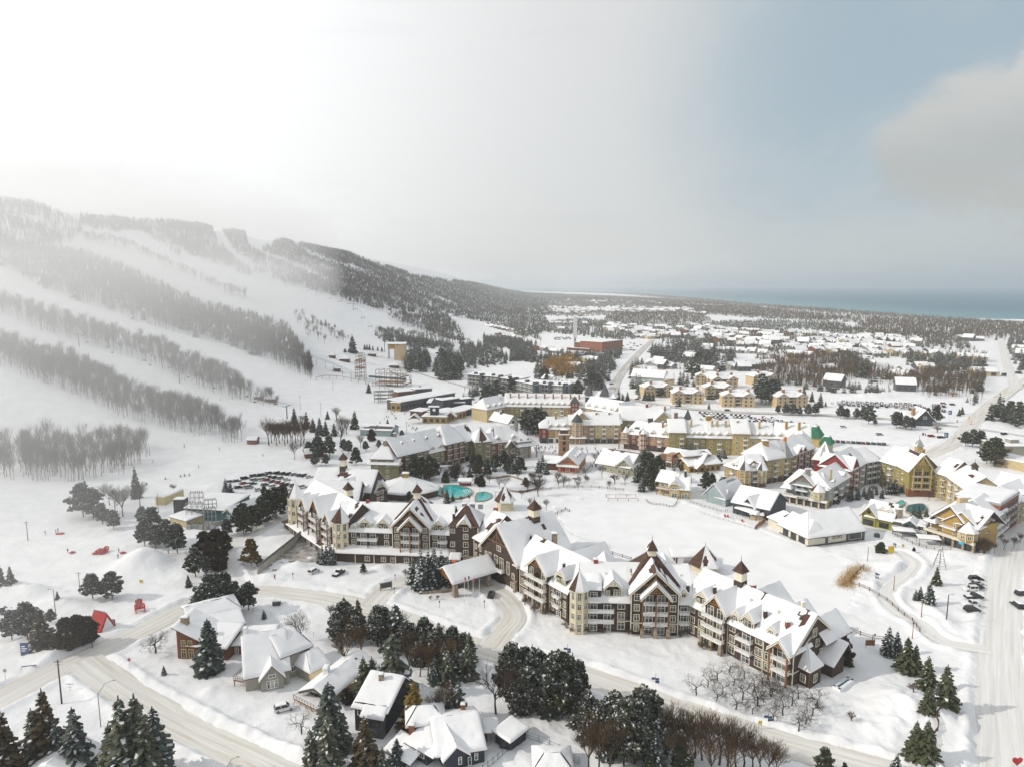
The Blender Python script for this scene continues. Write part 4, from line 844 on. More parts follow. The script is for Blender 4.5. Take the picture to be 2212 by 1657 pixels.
def vil_brick_tower():
 B=V('apartment_house','apartment block with an octagonal brick corner turret under a grey cone roof',roof='shingle_grey');F=fr((1166,957),(1342,957));L=F.L
 wing(B,F,0,L*.10,13,10.4,14.6,[(0,1,'wall_red')],3,4,0,0,'panel_dark',nf=.6);wing(B,F,L*.09,L*.36,14,9.6,15.6,[(0,.35,'wall_ochre'),(.35,1,'wall_sand')],3,0,0,3,'wall_white',3,es=(0,0))
 wing(B,F,L*.36,L*.52,15,12.2,16.8,[(0,1,'wall_sand')],4,0,0,2,'stone',0,es=(0,0));wing(B,F,L*.52,L*.97,16,12.4,18.6,[(0,.35,'brick_tan'),(.35,1,'wall_sand')],4,0,0,2,'stone',0,es=(0,0),nf=.5)
 wing(B,F,L*.80,L*1.0,15,13.2,17.4,[(0,1,'wall_yellow')],4,0,0,0,'stone',0,nf=-.5)
 B.tower(F,L*.455,.6,3.2,-1,14.2,19.6,'brick_tan',((7.0,1.8),(10.0,1.8),(12.8,1.4)),faces=(4,5,6,7),snow_faces=(),rm='shingle_grey');B.ridge_u(F,L*.36,L*.56,4.2,-3,4.2,4.2,-2.8,5.6,hipl=2,hipr=2);B.wall(F,L*.37,L*.55,3.6,0,-1,4.0,'stone')
 for u in(L*.2,L*.7,L*.86):B.chimney(F.P(u,-6,0),1.0,13,18.5,'brick_tan',True,1.6)
 B.ridge_n(F,L*.52,7,-2,-16,13,19.4,.4,.4,barge=None,gm='wall_sand');B.done()
 B=V('apartment_house','yellow gabled apartment block behind the brick turret, joined to its right end',roof='shingle_grey');F=fr((1338,948),(1448,950));L=F.L
 wing(B,F,0,L,17,13.0,20.5,[(0,.5,'wall_mustard'),(.5,1,'wall_sand')],4,0,0,2,None,0,gable='wall_sand',wins=True);B.chimney(F.P(L*.55,-8,0),1.6,18,22,'brick');B.chimney(F.P(L*.9,-6,0),1.1,17,21,'brick_tan')
 B.ridge_n(F,L*.85,6,1,-16,13,19,.6,.6,gm='wall_sand');B.done()
 B=V('apartment_house','long far apartment block with a row of small dormers and a red turret',roof='shingle_grey');F=fr((1090,903),(1262,906));L=F.L
 wing(B,F,0,L,16,9.6,17.6,[(0,.3,'wall_olive'),(.3,.75,'wall_sand'),(.75,1,'wall_ochre')],3,0,0,4,None,14)
 B.wall(F,L*.83,L*.93,1.6,-3,-1,12.5,'wall_red');B.cols(F,(L*.86,L*.9),(2,5,8,11),1.4,1.6,1.64);B.r.cone([F.P(L*.82,2.2,12.4),F.P(L*.94,2.2,12.4),F.P(L*.94,-4,12.4),F.P(L*.82,-4,12.4)],F.P(L*.88,-1,17.6),'shingle_grey')
 F2=fr((1262,906),(1345,922));wing(B,F2,0,F2.L,15,9.6,16.6,[(0,1,'wall_sand')],3,0,3,3,None,5,bare=((.9,.8,.08,.15),));F3=fr((1052,912),(1090,904));wing(B,F3,0,F3.L,16,9.6,16.4,[(0,1,'wall_sand')],3,4,0,3,None,3)
 for i in range(9):B.chimney(F.P(L*(i+.6)/9.2,-5,0),1.1,12,18.2,'brick_tan')
 B.ridge_n(F2,F2.L-2,6,0,-14,9.6,17,.4,.5,gm='wall_sand');B.done()
 B=V('apartment_house','small roof cluster with a steep snow-streaked slate pyramid beside the car park',roof='shingle_grey');F=fr((1448,945),(1500,948));wing(B,F,0,F.L,12,8,13.0,[(0,1,'wall_slate')],2,3,3,0,wins=False)
 B.r.cone([F.P(6,-1,7),F.P(15,-1,7),F.P(15,-10,7),F.P(6,-10,7)],F.P(10.5,-5,19),'shingle_grey');B.chimney(F.P(3,-4,0),2,10,16,'brick_tan');B.done()
 B=V('shop','low slate roof block with two dark pyramid roofs at the road end','shop',roof='shingle_grey');F=fr((1255,868),(1330,872));wing(B,F,0,F.L,12,5,9,[(0,1,'wall_slate')],1,3,3,0,wins=False)
 for u in(6,20):B.r.cone([F.P(u-4,1,6),F.P(u+4,1,6),F.P(u+4,-7,6),F.P(u-4,-7,6)],F.P(u,-3,16),'shingle_grey')
 B.done()
vil_brick_tower()
def vil_yellow():
 B=V('apartment_house','brick apartment house with hipped snowy roof and red bay windows',roof='shingle_grey');F=fr((1348,968),(1446,978));L=F.L;F0=fr((1338,954),(1349,968))
 wing(B,F,0,L,15,9.8,16.2,[(0,.55,'brick'),(.55,1,'brick_tan')],3,5,0,3,'brick_dark',4,bare=((.2,.5,.10,.12),));B.tower(F,L*.42,.3,2.0,-1,10.8,13.8,'wall_red',((2,1.6),(5,1.6),(8,1.6)),faces=(4,5,6));B.tower(F,.6,-1,2.4,3,10.4,14,'brick_tan',((5,1.6),(8,1.6)),faces=(3,4,5,6))
 B.posts(F,(-2.6,3.4),2.2,0,9.5,'brick',.25)
 for z in(3.6,6.6):simple_balcony(B,F,-3,3.6,z,2,.4,'timber')
 B.chimney(F.P(L*.5,-8,0),3,14,18.6,'panel_dark',d=2);B.chimney(F.P(L*.8,-5,0),1,12,17.5,'brick_tan');B.done()
 B=V('apartment_house','long yellow apartment block of stepped gabled bays with white-railed balconies',roof='shingle_grey');F=fr((1444,979),(1672,984));L=F.L;Y='wall_yellow'
 for a,b,h,r,m,nf,d in((0,.16,13.4,19.4,'wall_mustard',.8,0),(.16,.36,10.6,18.4,'wall_olive',0,4),(.36,.60,10.6,18.6,'wall_mustard',.4,3),(.60,.76,13.6,20.2,'wall_yellow',1.2,0),(.76,1.0,10.8,18.0,'wall_sand',0,4)):
  wing(B,F,L*a,L*b,17,h,r,[(0,1,m)],4 if h>12 else 3,0,0,2,'stone' if a<.3 else None,d,nf=nf,gable=m,rail='trim_white')
 for a in(.22,.42,.47,.55,.66,.87):B.chimney(F.P(L*a,-5,0),1.1,14,19.5,'wall_sand')
 B.chimney(F.P(L*.40,-9,0),3.6,16,21.5,'wall_ochre',d=2.4);F2=fr((1672,984),(1748,990));wing(B,F2,0,F2.L,17,11,18.4,[(0,1,Y)],3,0,0,2,None,3,gable=Y)
 for u in(6,13):B.chimney(F2.P(u,-5,0),1.2,14,20,'wall_ochre')
 B.wall(F2,F2.L-9,F2.L,4,-8,-1,10.6,Y);B.ridge_n(F2,F2.L-4.5,4.6,4,-14,10.6,15.2,.6,.5,gm=Y)
 B.done()
 B=V('pavilion','pavilion with bright green mansard roof behind the yellow block, by the car park','pavilion',roof='shingle_green');F=fr((1718,960),(1768,966));L=F.L
 B.wall(F,0,L,0,-12,-1,6,'wall_yellow');P=F.P;lo=[P(-1,1,5.8),P(L+1,1,5.8),P(L+1,-13,5.8),P(-1,-13,5.8)];hi=[P(2.4,-3,12),P(L-2.4,-3,12),P(L-2.4,-9.5,12),P(2.4,-9.5,12)];B.r.prism(lo,hi,'shingle_green');snow_patch(B.s,*hi,t=.5,edges=(1,1,1,1));B.chimney(P(L*.25,-4,0),1.6,10,14,'yellow_paint');B.done()
 B=V('pavilion','small square pavilion with dark green hipped roof at the end of the car row','pavilion',roof='shingle_green');F=fr((1770,990),(1792,993));L=F.L
 B.wall(F,0,L,0,-7,-1,9,'wall_yellow');P=F.P;lo=[P(-.8,.8,8.8),P(L+.8,.8,8.8),P(L+.8,-7.8,8.8),P(-.8,-7.8,8.8)];hi=[P(1.2,-1.5,13),P(L-1.2,-1.5,13),P(L-1.2,-5.5,13),P(1.2,-5.5,13)];B.r.prism(lo,hi,'shingle_green');snow_patch(B.s,*hi,t=.5,edges=(1,1,1,1));B.done()
 # ochre corner block with arches
 B=V('apartment_house','ochre apartment block with arched ground floor beside the log chalet',roof='shingle_grey');F=fr((1564,1042),(1601,1055));F1=fr((1601,1055),(1654,1052));F2=fr((1654,1046),(1700,1037));F3=fr((1700,1037),(1756,1014))
 wing(B,F,0,F.L,14,9.4,13.6,[(0,1,'wall_ochre')],3,4,0,2,'brick_tan',1);wing(B,F1,0,F1.L,14,9.4,15.2,[(0,1,'wall_ochre')],3,5,0,2,'brick_tan',3);B.tower(F1,1.5,-.5,2.8,3,10.0,14.4,'wall_ochre',((5,1.6),(8,1.6)),faces=(4,5,6,7));B.tower(F1,F1.L-3,.4,2.4,3,9.6,13,'wall_ochre',((5,1.6),(8,1.6)),faces=(4,5,6))
 wing(B,F2,0,F2.L,16,13.0,19.6,[(0,.5,'wall_mustard'),(.5,1,'wall_yellow')],4,4,0,2,'brick_tan',0);wing(B,F3,0,F3.L,16,12.6,18.6,[(0,.35,'wall_mustard'),(.35,1,'wall_red')],4,0,0,2,'brick_dark',0)
 B.r.cone([F2.P(13,1,12),F2.P(19,1,12),F2.P(19,-7,12),F2.P(13,-7,12)],F2.P(16,-3,20.5),'metal_grey');B.chimney(F2.P(6,-7,0),3,16,20.6,'wall_ochre');B.chimney(F3.P(8,-6,0),1.3,15,20.6,'orange_paint')
 for u in(12,17):B.ridge_n(F3,u,3.2,.6,-6,12.6,15.6,.5,.4,gm='wall_red')
 B.done()
vil_yellow()
def vil_right():
 SB='wall_blue'
 B=V('apartment_house','pale blue gabled house with cream timber trim and wraparound shop porch by the pond',roof='shingle_brown',simple=True,cell=1.0);F=fr(k3(205,840),k3(565,908));L=F.L;FR_=fr(k3(565,908),k3(760,782))
 B.wall(F,1,L-1,-2,-14,-1,9.6,SB);B.wall(F,0,L,0,-2,-1,3.8,'panel_cream');B.cols(F,[L*(i+.5)/6 for i in range(6)],(1.6,),2.2,2.4,.02,'shop',name='shopfront')
 B.trim(F,-.6,L+.6,-.2,1.4,3.4,4.2,'trim_white');B.posts(F,[L*i/6 for i in range(7)],1.2,0,3.4,'timber',.16)
 B.ridge_n(F,L*.42,5.4,-1.6,-14,9.4,14.4,.8,.6,gm=SB,barge='timber',truss='timber');B.ridge_u(F,0,L,-2,-16,9.0,9.0,-9,14.2,hipr=4,hipl=4,bare_f=((.75,.85,.06,.1),))
 B.cols(F,(L*.34,L*.5),(5.4,8.0),1.6,1.9,-1.56,'dark');simple_balcony(B,F,L*.28,L*.56,6.6,1.4,-1.6,'trim_white');simple_balcony(B,F,L*.04,L*.24,4.2,1.4,-1.6,'timber')
 B.tower(F,L*.80,-.4,2.6,4.2,8.2,11.6,'wall_sand',((6.2,1.5),),faces=(4,5,6,7),k=8);B.ridge_u(F,-.4,L*.2,1.2,-6,7.4,7.4,-4,10,hipl=2,hipr=2);B.chimney(F.P(L*.48,-5,0),2.2,12,16,'wall_taupe',d=1.5);B.chimney(F.P(L*.95,-9,0),.8,11,16.6,'wall_sand')
 wing(B,FR_,3,FR_.L,14,9.6,14.8,[(0,1,SB)],3,3,0,2,'wall_sand',2);B.done()
 sgn=thing('shop_sign','dark shop sign board with pale letters on the pale blue house','sign');m=MB();m.box(F,L*.36,L*.62,1.42,1.5,3.5,4.1,'wall_black');m.build('board',sgn);strokes(F,L*.38,L*.60,3.8,.3,1.51,'letter_white',sgn)
 B=V('apartment_house','dark red and grey courtyard apartment wing right of the pale blue house');F=fr(k3(760,782),k3(885,705));wing(B,F,0,F.L,15,12.2,18.6,[(0,.6,'wall_red'),(.6,1,'wall_grey')],4,0,0,2,None,0,gable='wall_red',bare=((.6,.7,.05,.2),))
 F1=fr(k3(885,705),k3(1010,680));wing(B,F1,0,F1.L,15,12.0,17.0,[(0,1,'wall_navy')],4,0,3,1,None,0);B.ridge_n(F,5,5,.4,-15,12,17.4,.4,.5,gm='wall_red',barge='timber');B.done()
 B=V('turret_house','red-walled turret house with pale metal pyramid roof behind the pale blue house','house');F=fr(k3(455,660),k3(600,680));B.wall(F,0,F.L,0,-12,-1,11,'wall_red');B.r.cone([F.P(-1,1,11),F.P(F.L+1,1,11),F.P(F.L+1,-13,11),F.P(-1,-13,11)],F.P(F.L/2,-6,20),'metal_grey');snow_patch(B.s,F.P(-1,1,11),F.P(F.L+1,1,11),F.P(F.L/2,-6,19.8),F.P(F.L/2,-6,19.8),.25,1,(1,0,0,0),((.5,.5,.2,.3),));B.done()
 # yellow courtyard block
 B=V('apartment_house','yellow courtyard block with a great arched timber gable and belfry',cell=1.1);Y='wall_mustard';F=fr(k3(1010,690),k3(1250,775));L=F.L
 wing(B,F,0,L,16,12.2,19.0,[(0,.45,'wall_olive'),(.45,1,Y)],4,0,0,2,None,0,gable='wall_yellow',bare=((.15,.9,.015,.05),(.7,.8,.03,.1)))
 F1=fr(k3(1245,795),k3(1462,800));L1=F1.L;B.wall(F1,0,L1,0,-16,-1,13.0,Y);B.w.box(F1,-.2,L1+.2,.35,-2,-1,3.4,'brick');B.ridge_n(F1,L1*.42,L1*.46,.5,-16,13.0,20.4,1.0,.8,gm=Y,barge='wall_yellow',truss='wall_yellow',bare_r=((.55,.6,.4,.12),(.75,.95,.25,.15)),bare_l=((.5,.95,.4,.12),))
 B.cols(F1,(L1*.22,L1*.42,L1*.64),(1.6,5.2,8.3,11.2),2.4,2.3,.06,'yellow',name='balcony_door')
 for z in(3.8,6.9,9.9):simple_balcony(B,F1,L1*.10,L1*.76,z,1.5,.3,'wall_yellow')
 B.posts(F1,(L1*.1,L1*.42,L1*.76),1.7,3.4,14,'wall_yellow',.2);B.cols(F1,(L1*.9,),(5.2,8.3,11.2),1.4,1.7,.06,'yellow');B.cupola(F1.P(L1*.68,-10,0),2.8,17,19.6,22.4,26.5,F1.rz,'wall_yellow','wall_yellow','metal_grey')
 F2=fr(k3(1462,800),k3(1560,835));wing(B,F2,-1,F2.L,16,12.2,18.4,[(0,1,Y)],4,0,0,2,None,0,rail='wall_yellow',bare=((.8,.7,.1,.2),));F3=fr(k3(1560,835),k3(1640,900));wing(B,F3,0,F3.L+8,15,12.0,17.4,[(0,1,'wall_sand')],4,0,0,2,None,0,bare=((.6,.7,.15,.12),));B.cupola(F3.P(7,-8,0),2.2,15.5,17,19,21,F3.rz,'wall_sand','panel_dark');B.chimney(F.P(L*.78,-9,0),3.6,16,20.5,'wall_ochre',d=2.4)
 B.done()
 # ochre block at the far right front
 B=V('apartment_house','ochre gabled block with stone shopfronts at the right edge of the village',cell=1.0);O='wall_ochre';F=fr(k3(1390,1135),k3(1790,1272));L=F.L
 B.wall(F,1,L-1,-1.6,-15,-1,9.8,O);B.wall(F,0,L,0,-1.6,-1,3.6,'panel_dark');B.trim(F,-.4,L+.4,-.2,1.0,3.3,4.3,'panel_cream')
 for i in range(5):B.window(F,L*(i+.5)/5,1.6,3.6,2.6,.03,'shop',name='shopfront')
 B.posts(F,[L*i/5 for i in range(6)],.4,-.5,3.6,'stone',.4);B.ridge_n(F,L*.45,6.4,-1.0,-16,9.6,15.4,.9,.7,gm=O,barge='timber_dark',bare_r=((.7,.2,.25,.2),));B.ridge_u(F,1,L,-1.6,-17,9.6,9.6,-9.4,15.2,hipl=4,bare_f=((.85,.4,.06,.3),(.2,.6,.08,.1)));B.cols(F,(L*.36,L*.54),(5.6,8.2),1.7,2.0,-.94,'white')
 simple_balcony(B,F,L*.28,L*.62,6.8,1.5,-1,'trim_white');simple_balcony(B,F,L*.03,L*.22,4.3,1.5,-1.6,'timber');B.tower(F,L*.84,-.4,2.9,4.3,8.0,11.6,O,((6,1.5),),faces=(4,5,6,7));B.ridge_u(F,0,L*.22,1,-6,7.6,7.6,-3.5,10.2,hipl=2.5,hipr=2.5,bare_f=((.5,.5,.4,.3),));B.chimney(F.P(L*.40,-9,0),3.2,13,17.4,'wall_sand',d=2)
 F1=fr(k3(1790,1272),k3(1925,1200));wing(B,F1,2.6,F1.L,12,9.4,14,[(0,1,O)],3,0,3,2,'brick_dark',2,rail='timber');F2=fr(k3(1925,1205),k3(2045,1105));wing(B,F2,0,F2.L,15,10.6,15.6,[(0,1,'wall_blue')],3,3,3,1,None,0,rail='trim_white',bw=3)
 B.done()
 sg=thing('shop_sign','bright cyan shop sign over the corner entrance of the ochre block','sign');m=MB();m.box(F,L*.73,L*.83,1.0,1.12,2.4,3.3,'sign_cyan');m.build('board',sg)
 B=V('apartment_house','flat-roofed red brick block with dark balconies behind the ochre gabled block');F=fr(k3(1905,1080),k3(2150,1090));F=Fr(G(*k3(1985,1145)),G(*k3(2140,1030)));L=F.L
 B.wall(F,0,L,0,-16,-1,13.5,'brick');B.wall(F,-.2,L+.2,.2,-16.2,13.5,14.4,'metal_grey');snow_patch(B.s,F.P(0,0,14.4),F.P(L,0,14.4),F.P(L,-16,14.4),F.P(0,-16,14.4),.5,1.2,(1,1,1,1))
 for u in np.arange(2.5,L,4.2):
  for z in(1.8,5,8.2,11.4):B.window(F,u,z,2,2,.03,'dark');(z>3 and simple_balcony(B,F,u-1.4,u+1.4,z-1.5,1.4,0,'metal_dark'))
 B.done()
 B=V('apartment_house','yellow corner block partly cut off by the right edge of the picture');F=Fr(G(*k3(2140,1030)),G(*k3(2290,960)));wing(B,F,0,F.L,14,10,15,[(0,1,'wall_mustard')],3,0,0,2,None,1);B.done()
 B=V('apartment_house','broad low snowy roofs with yellow gable between courtyard and right edge');F=Fr(G(*k3(1640,900)),G(*k3(1905,1000)));wing(B,F,0,F.L,15,9,12.4,[(0,1,'wall_sand')],3,0,0,2,None,0,wins=False);F=fr(k3(1930,905),k3(2260,985));wing(B,F,0,F.L,16,10,16,[(0,1,'wall_yellow')],3,0,0,0,None,0,wins=False,gable='wall_yellow');B.done()
vil_right()
def vil_pond():
# cream and charcoal lakeside hall
 B=V('event_hall','low cream hall with charcoal base and broad snowy roof on the pond shore','hall',roof='shingle_grey',cell=.9);A,C,D=k4(1162,245),k4(1420,372),k4(1940,300);F=fr(A,C);F2=fr(C,D);CR='panel_cream';L,L2=F.L,F2.L
 B.wall(F2,0,L2,0,-9,-1,4.4,CR);B.wall(F,0,L,0,-9,-1,4.4,CR);B.w.box(F2,-.1,L2+.1,.1,-1,-1,.7,'panel_dark');B.w.box(F,-.1,L+.1,.1,-1,-1,.7,'panel_dark')
 for a,b in((.30,.345),(.67,.71),(.955,1.0)):B.w.box(F2,L2*a,L2*b,.14,-1,-1,4.4,'panel_dark')
 B.window(F2,L2*.83,2.2,L2*.21,2.4,.04,'dark',name='shopfront');B.w.box(F2,L2*.71,L2*.955,.16,0,3.6,4.3,'panel_cream')
 for u,w in((.22,3.0),(.50,3.0),(.79,3.4)):B.window(F,L*u,1.7,w,2.7,.04,'dark',name='shopfront')
 B.ridge_u(F2,-.3,L2,0,-16,4.4,4.4,-9,10.4,oh=.9,hipl=7.5,wallm=CR);B.ridge_u(F,0,L,0,-9,4.4,4.4,-6,8.4,oh=.9,hipr=4.0);B.wall(F2,8,L2*.55,-9,-17,3,5.0,'metal_grey');snow_patch(B.s,F2.P(8,-9,5),F2.P(L2*.55,-9,5),F2.P(L2*.55,-17,5),F2.P(8,-17,5),.4,1.0,(1,1,1,1))
 for i in range(5):B.chimney(F2.P(10+i*2.6,-11-(i%2)*2.5,0),1.3,5,6.4,'wall_taupe')
 FL=Fr(F.P(-9,-1.5,0),F.P(0,-1.5,0));B.wall(FL,0,9,0,-9,-1,4.2,CR);B.ridge_u(FL,0,9,0,-9,4.2,4.2,-4.5,7.2,hipl=3.4,bare_f=((.7,.8,.2,.2),));B.done()
 sg=thing('hall_sign','dark lettered name on the cream wall of the lakeside hall','sign');o=sign_text('ECHO',F2,L2*.51,2.5,.06,1.7,sg,m='panel_dark')
 sg=thing('hall_sign','small dark lettering above the wide window of the lakeside hall','sign');strokes(F2,L2*.76,L2*.91,3.8,.36,.17,'panel_dark',sg)
 # yellow boathouse
 B=V('boathouse','yellow lakeside house with upstairs porch and two arched garage doors','house',cell=.8,roof='shingle_grey');Y='wall_yellow';F=fr(k2(1235,918),k2(1400,932));L=F.L
 B.wall(F,0,L,0,-14,-1,4.6,Y);B.wall(F,0,L*.52,.5,-10,-1,6.4,Y);B.ridge_n(F,L*.26,L*.27,.5,-10,6.4,9.2,.8,.5,gm=Y,truss='trim_white');B.ridge_u(F,L*.1,L,0,-14,4.8,4.8,-7.5,10.4,wallm=Y,hipr=0);B.cols(F,(L*.26,L*.76),(1.5,),2.7,2.5,.55,'white',name='garage_door');B.window(F,L*.26,5.0,2.4,1.6,.54,'white')
 F0=fr(k2(1130,892),k2(1240,912));B.wall(F0,0,F0.L,-2.4,-11,-1,6.6,Y);B.ridge_u(F0,-1,F0.L+2,-2,-12,6.6,6.6,-7,10.6,wallm=Y);simple_balcony(B,F0,-.5,F0.L,3.2,2.6,-2.4,'timber');B.posts(F0,(0,F0.L/2,F0.L-.3),0,0,3,'timber',.15);B.cols(F0,(F0.L*.3,F0.L*.7),(1.5,4.8),1.7,1.9,-2.36,'white')
 B.cupola(F.P(L*.35,-7.5,0),1.8,9.6,10.4,11.6,13.4,F.rz,'trim_white','trim_white','metal_grey');B.chimney(F.P(L*.75,-6,0),.9,8,12,'metal_dark',d=1.6);B.done()
 # blue-grey cottage with metal roof
 B=V('cottage','pale blue-grey pavilion with glazed porch and standing-seam roof beside the pond deck','pavilion',cell=.8,roof='metal_grey');F=fr(k2(1560,948),k2(1702,990));F1=fr(k2(1702,990),k2(1868,922));W='wall_blue'
 B.wall(F,0,F.L,0,-8,-1,3.6,W);B.wall(F1,0,F1.L,0,-10,-1,3.8,W);B.ridge_u(F1,-.5,F1.L,0,-11,3.8,3.8,-6,9.6,wallm=W,bare_f=((.7,.85,.25,.1),));B.ridge_u(F,0,F.L,0,-8,3.4,3.4,-4.5,6.2,hipl=3,hipr=2);B.cols(F,[F.L*(i+.5)/4 for i in range(4)],(1.6,),1.7,2.4,.03,'white');B.cols(F1,[F1.L*(i+.5)/5 for i in range(5)],(1.9,),1.8,1.6,.03,'white');B.chimney(F1.P(F1.L*.5,-6.6,0),1.0,8,10.8,'metal_dark');B.done()
 # slate barn
 B=V('barn','dark slate gabled barn with porch facing the pond deck','barn',cell=.9,roof='shingle_grey');F=fr(k2(1825,1042),k2(1992,1100));S='wall_slate';L=F.L
 FR2=fr(k2(1992,1100),k2(2060,1108));FS_=Fr(G(*k2(2058,1108)),G(*k2(2200,1015)));B.wall(FS_,0,FS_.L,0,-16,-1,5.0,S);B.ridge_n(FS_,FS_.L/2,FS_.L/2,0,-17,5.0,10.2,.6,.5,gm=S,barge='panel_dark');B.wall(F,1,L,.4,-6,-1,4.4,S);B.ridge_n(F,L*.42,L*.34,.4,-9,4.6,8.6,.8,.5,gm=S,barge='trim_white');B.ridge_u(F,0,L,3.0,-2,2.9,2.9,-1.6,3.8,hipl=1,hipr=1);B.posts(F,(.2,L*.33,L*.66,L-.2),2.6,0,2.8,'panel_dark',.12);B.cols(F,(L*.25,L*.5,L*.75),(1.5,),2.2,2.3,.44,'dark');B.chimney(FS_.P(FS_.L*.3,-8,0),1.4,7.6,8.6,'vent_red');B.done()
 # red-doored brick firehall with its hose tower
 B=V('firehall','brick hall with lettered gable and red arched doors facing the pond','hall',cell=.9,roof='shingle_grey');F=fr(k2(312,703),k2(482,716));F1=fr(k2(482,716),k2(556,640));L=F.L
 B.wall(F,0,L,0,-22,-1,5.2,'brick_tan');B.ridge_n(F,L/2,L/2,0,-22,5.2,9.6,.9,.6,gm='brick_tan',barge='trim_cream');B.cols(F,(L*.25,L*.72),(1.5,),3.2,2.7,.05,'cream',name='arched_door')
 for u in(L*.25,L*.72):
  q=MB();q.box(F,u-1.4,u+1.4,.06,.13,.2,2.7,'door_red');q.build('door_panel',B.t)
 q=MB();q.tube(F.P(L/2,.02,7.7),F.P(L/2,.16,7.7),.62,.62,'wall_sand',12);q.tube(F.P(L/2,.1,7.7),F.P(L/2,.2,7.7),.4,.4,'glass_dark',12);q.build('round_window',B.t)
 slope(B.r,B.s,F.P(-.5,1.2,3.3),F.P(L+.5,1.2,3.3),F.P(L+.5,-.1,4.1),F.P(-.5,-.1,4.1),t=.3,edges=(1,1,0,1));B.wall(F,-8,0,-3,-14,-1,4,'brick_dark');B.ridge_u(F,-9,0,-3,-14,4,4,-8.5,6.4)
 for i in range(3):B.ridge_n(F1,6+i*5,1.0,-2.2,-6,7.4,8.4,.2,.2,gm='wall_sand',barge=None)
 B.done();sg=thing('hall_sign','red painted letters across the brick gable of the hall','sign');strokes(F,L*.2,L*.8,5.9,.9,.02,'red_paint',sg)
 B=V('clock_tower','square brick tower with snow cap in the village plaza','tower');c=G(*k2(365,575));F=Fr((c[0]-3,c[1]),(c[0]+3,c[1]));B.wall(F,0,6,0,-6,-1,12.6,'brick_tan');B.trim(F,-.3,6.3,.3,-6.3,9.4,9.8,'wall_sand');B.trim(F,-.3,6.3,.3,-6.3,12.6,13.1,'wall_sand');B.wall(F,.8,5.2,-.8,-5.2,13.1,15.6,'brick_dark');snow_patch(B.s,F.P(-.3,.3,13.1),F.P(6.3,.3,13.1),F.P(6.3,-.7,13.1),F.P(-.3,-.7,13.1),.4,.6,(1,1,1,1));snow_patch(B.s,F.P(.8,-.8,15.6),F.P(5.2,-.8,15.6),F.P(5.2,-5.2,15.6),F.P(.8,-5.2,15.6),.3,.6,(1,1,1,1));B.cols(F,(3,),(4.5,8.0,11.2),1.6,2.2,.03,'dark');B.done()
 B=V('village_hall','pale green hall with long snowy roof beside the brick firehall','hall',cell=.9,roof='brick_dark');F=fr(k2(800,720),k2(944,738));W='wall_sand';L=F.L;F0=fr(k2(680,700),k2(800,720));siding('wall_sage',(0.36,0.36,0.25))
 B.wall(F0,0,F0.L+4,0,-16,-1,4.4,'wall_sage');B.ridge_u(F0,-4,F0.L+8,0,-18,4.4,4.4,-10,10.2,bare_f=((.5,.97,.6,.05),(.3,.7,.02,.05),(.36,.72,.02,.04)),wallm='wall_sage');B.wall(F,0,L,.6,-8,-1,4.8,'wall_sage');B.ridge_n(F,L*.45,L*.52,.6,-12,4.8,9.0,.8,.6,gm='wall_sage',barge='trim_cream');B.cols(F,(L*.18,L*.45,L*.75),(1.8,),1.8,2.4,.64,'cream');B.window(F,L*.45,5.6,2.2,2,.64,'cream');B.cols(F0,(F0.L*.25,F0.L*.6),(1.8,),1.6,2.2,.04,'cream');B.done()
 B=V('shop','brick shop row with flat parapets and green trim left of the log chalet','shop',cell=1,roof='shingle_grey');F=fr(k2(1150,650),k2(1300,680));L=F.L;B.wall(F,0,L*.4,0,-10,-1,6.4,'brick');B.wall(F,L*.4,L*.75,.5,-10,-1,7.4,'brick_tan');B.wall(F,L*.75,L,0,-10,-1,6,'brick');F1=Fr(F.P(0,-8,0),F.P(L+14,-11,0));B.ridge_u(F1,0,L+12,6,-8,5,5,-1,8.6);B.cols(F,(L*.2,L*.57,L*.87),(1.6,),2.4,2.4,.54,'shop',name='shopfront');B.cols(F,(L*.57,),(5.2,),1.6,1.4,.54,'white');B.trim(F,L*.42,L*.73,.5,.7,3.1,3.6,'trim_white');B.done()
 B=V('chalet','honey timber chalet with stepped low roofs behind the yellow boathouse','chalet',cell=1,roof='shingle_grey');F=fr(k2(1400,715),k2(1660,690));L=F.L;B.wall(F,0,L,0,-12,-1,4,'wall_ochre');B.ridge_u(F,-.5,L+.5,0,-13,4,4,-7,6.6);B.wall(F,L*.02,L*.86,-6,-12,4,8,'wall_ochre');B.ridge_u(F,0,L*.88,-5.6,-13,8,8,-9.5,9.6,bare_f=((.75,.5,.15,.25),));B.cols(F,[L*(i+.5)/6 for i in range(6)],(1.7,),1.7,2,.04,'timber');B.ridge_n(F,L*.3,3,3,-4,3.4,6,.6,.5,gm='wall_ochre',barge='timber');B.posts(F,(L*.3-2.6,L*.3+2.6),3.2,0,3.4,'timber',.2);B.done()
 # lime-green restaurant and the low shops that join it to the ochre block
 B=V('restaurant','lime green house with small shed dormers beside the courtyard pool','house',cell=.9,roof='shingle_brown');F=fr(k3(862,1025),k3(975,1052));F1=fr(k3(975,1052),k3(1112,1082));LM='wall_lime';L=F.L;B.wall(F,0,L,0,-12,-1,4.6,LM);B.ridge_n(F,L*.5,L*.55,0,-14,4.6,8.4,.8,.5,gm=LM,barge='timber');B.wall(F1,0,F1.L,-.4,-12,-1,4.2,LM);B.ridge_u(F1,-4,F1.L,-.4,-13,4.2,4.2,-7,9.4,wallm=LM,bare_f=((.75,.9,.15,.12),));B.cols(F,(L*.3,L*.65),(1.5,),2.2,2.4,.04,'dark');B.cols(F1,(2,F1.L*.45,F1.L-2),(1.5,),1.4,2.2,-.36,'dark');B.window(F,L*.5,5.9,1.2,1.2,.04,'dark')
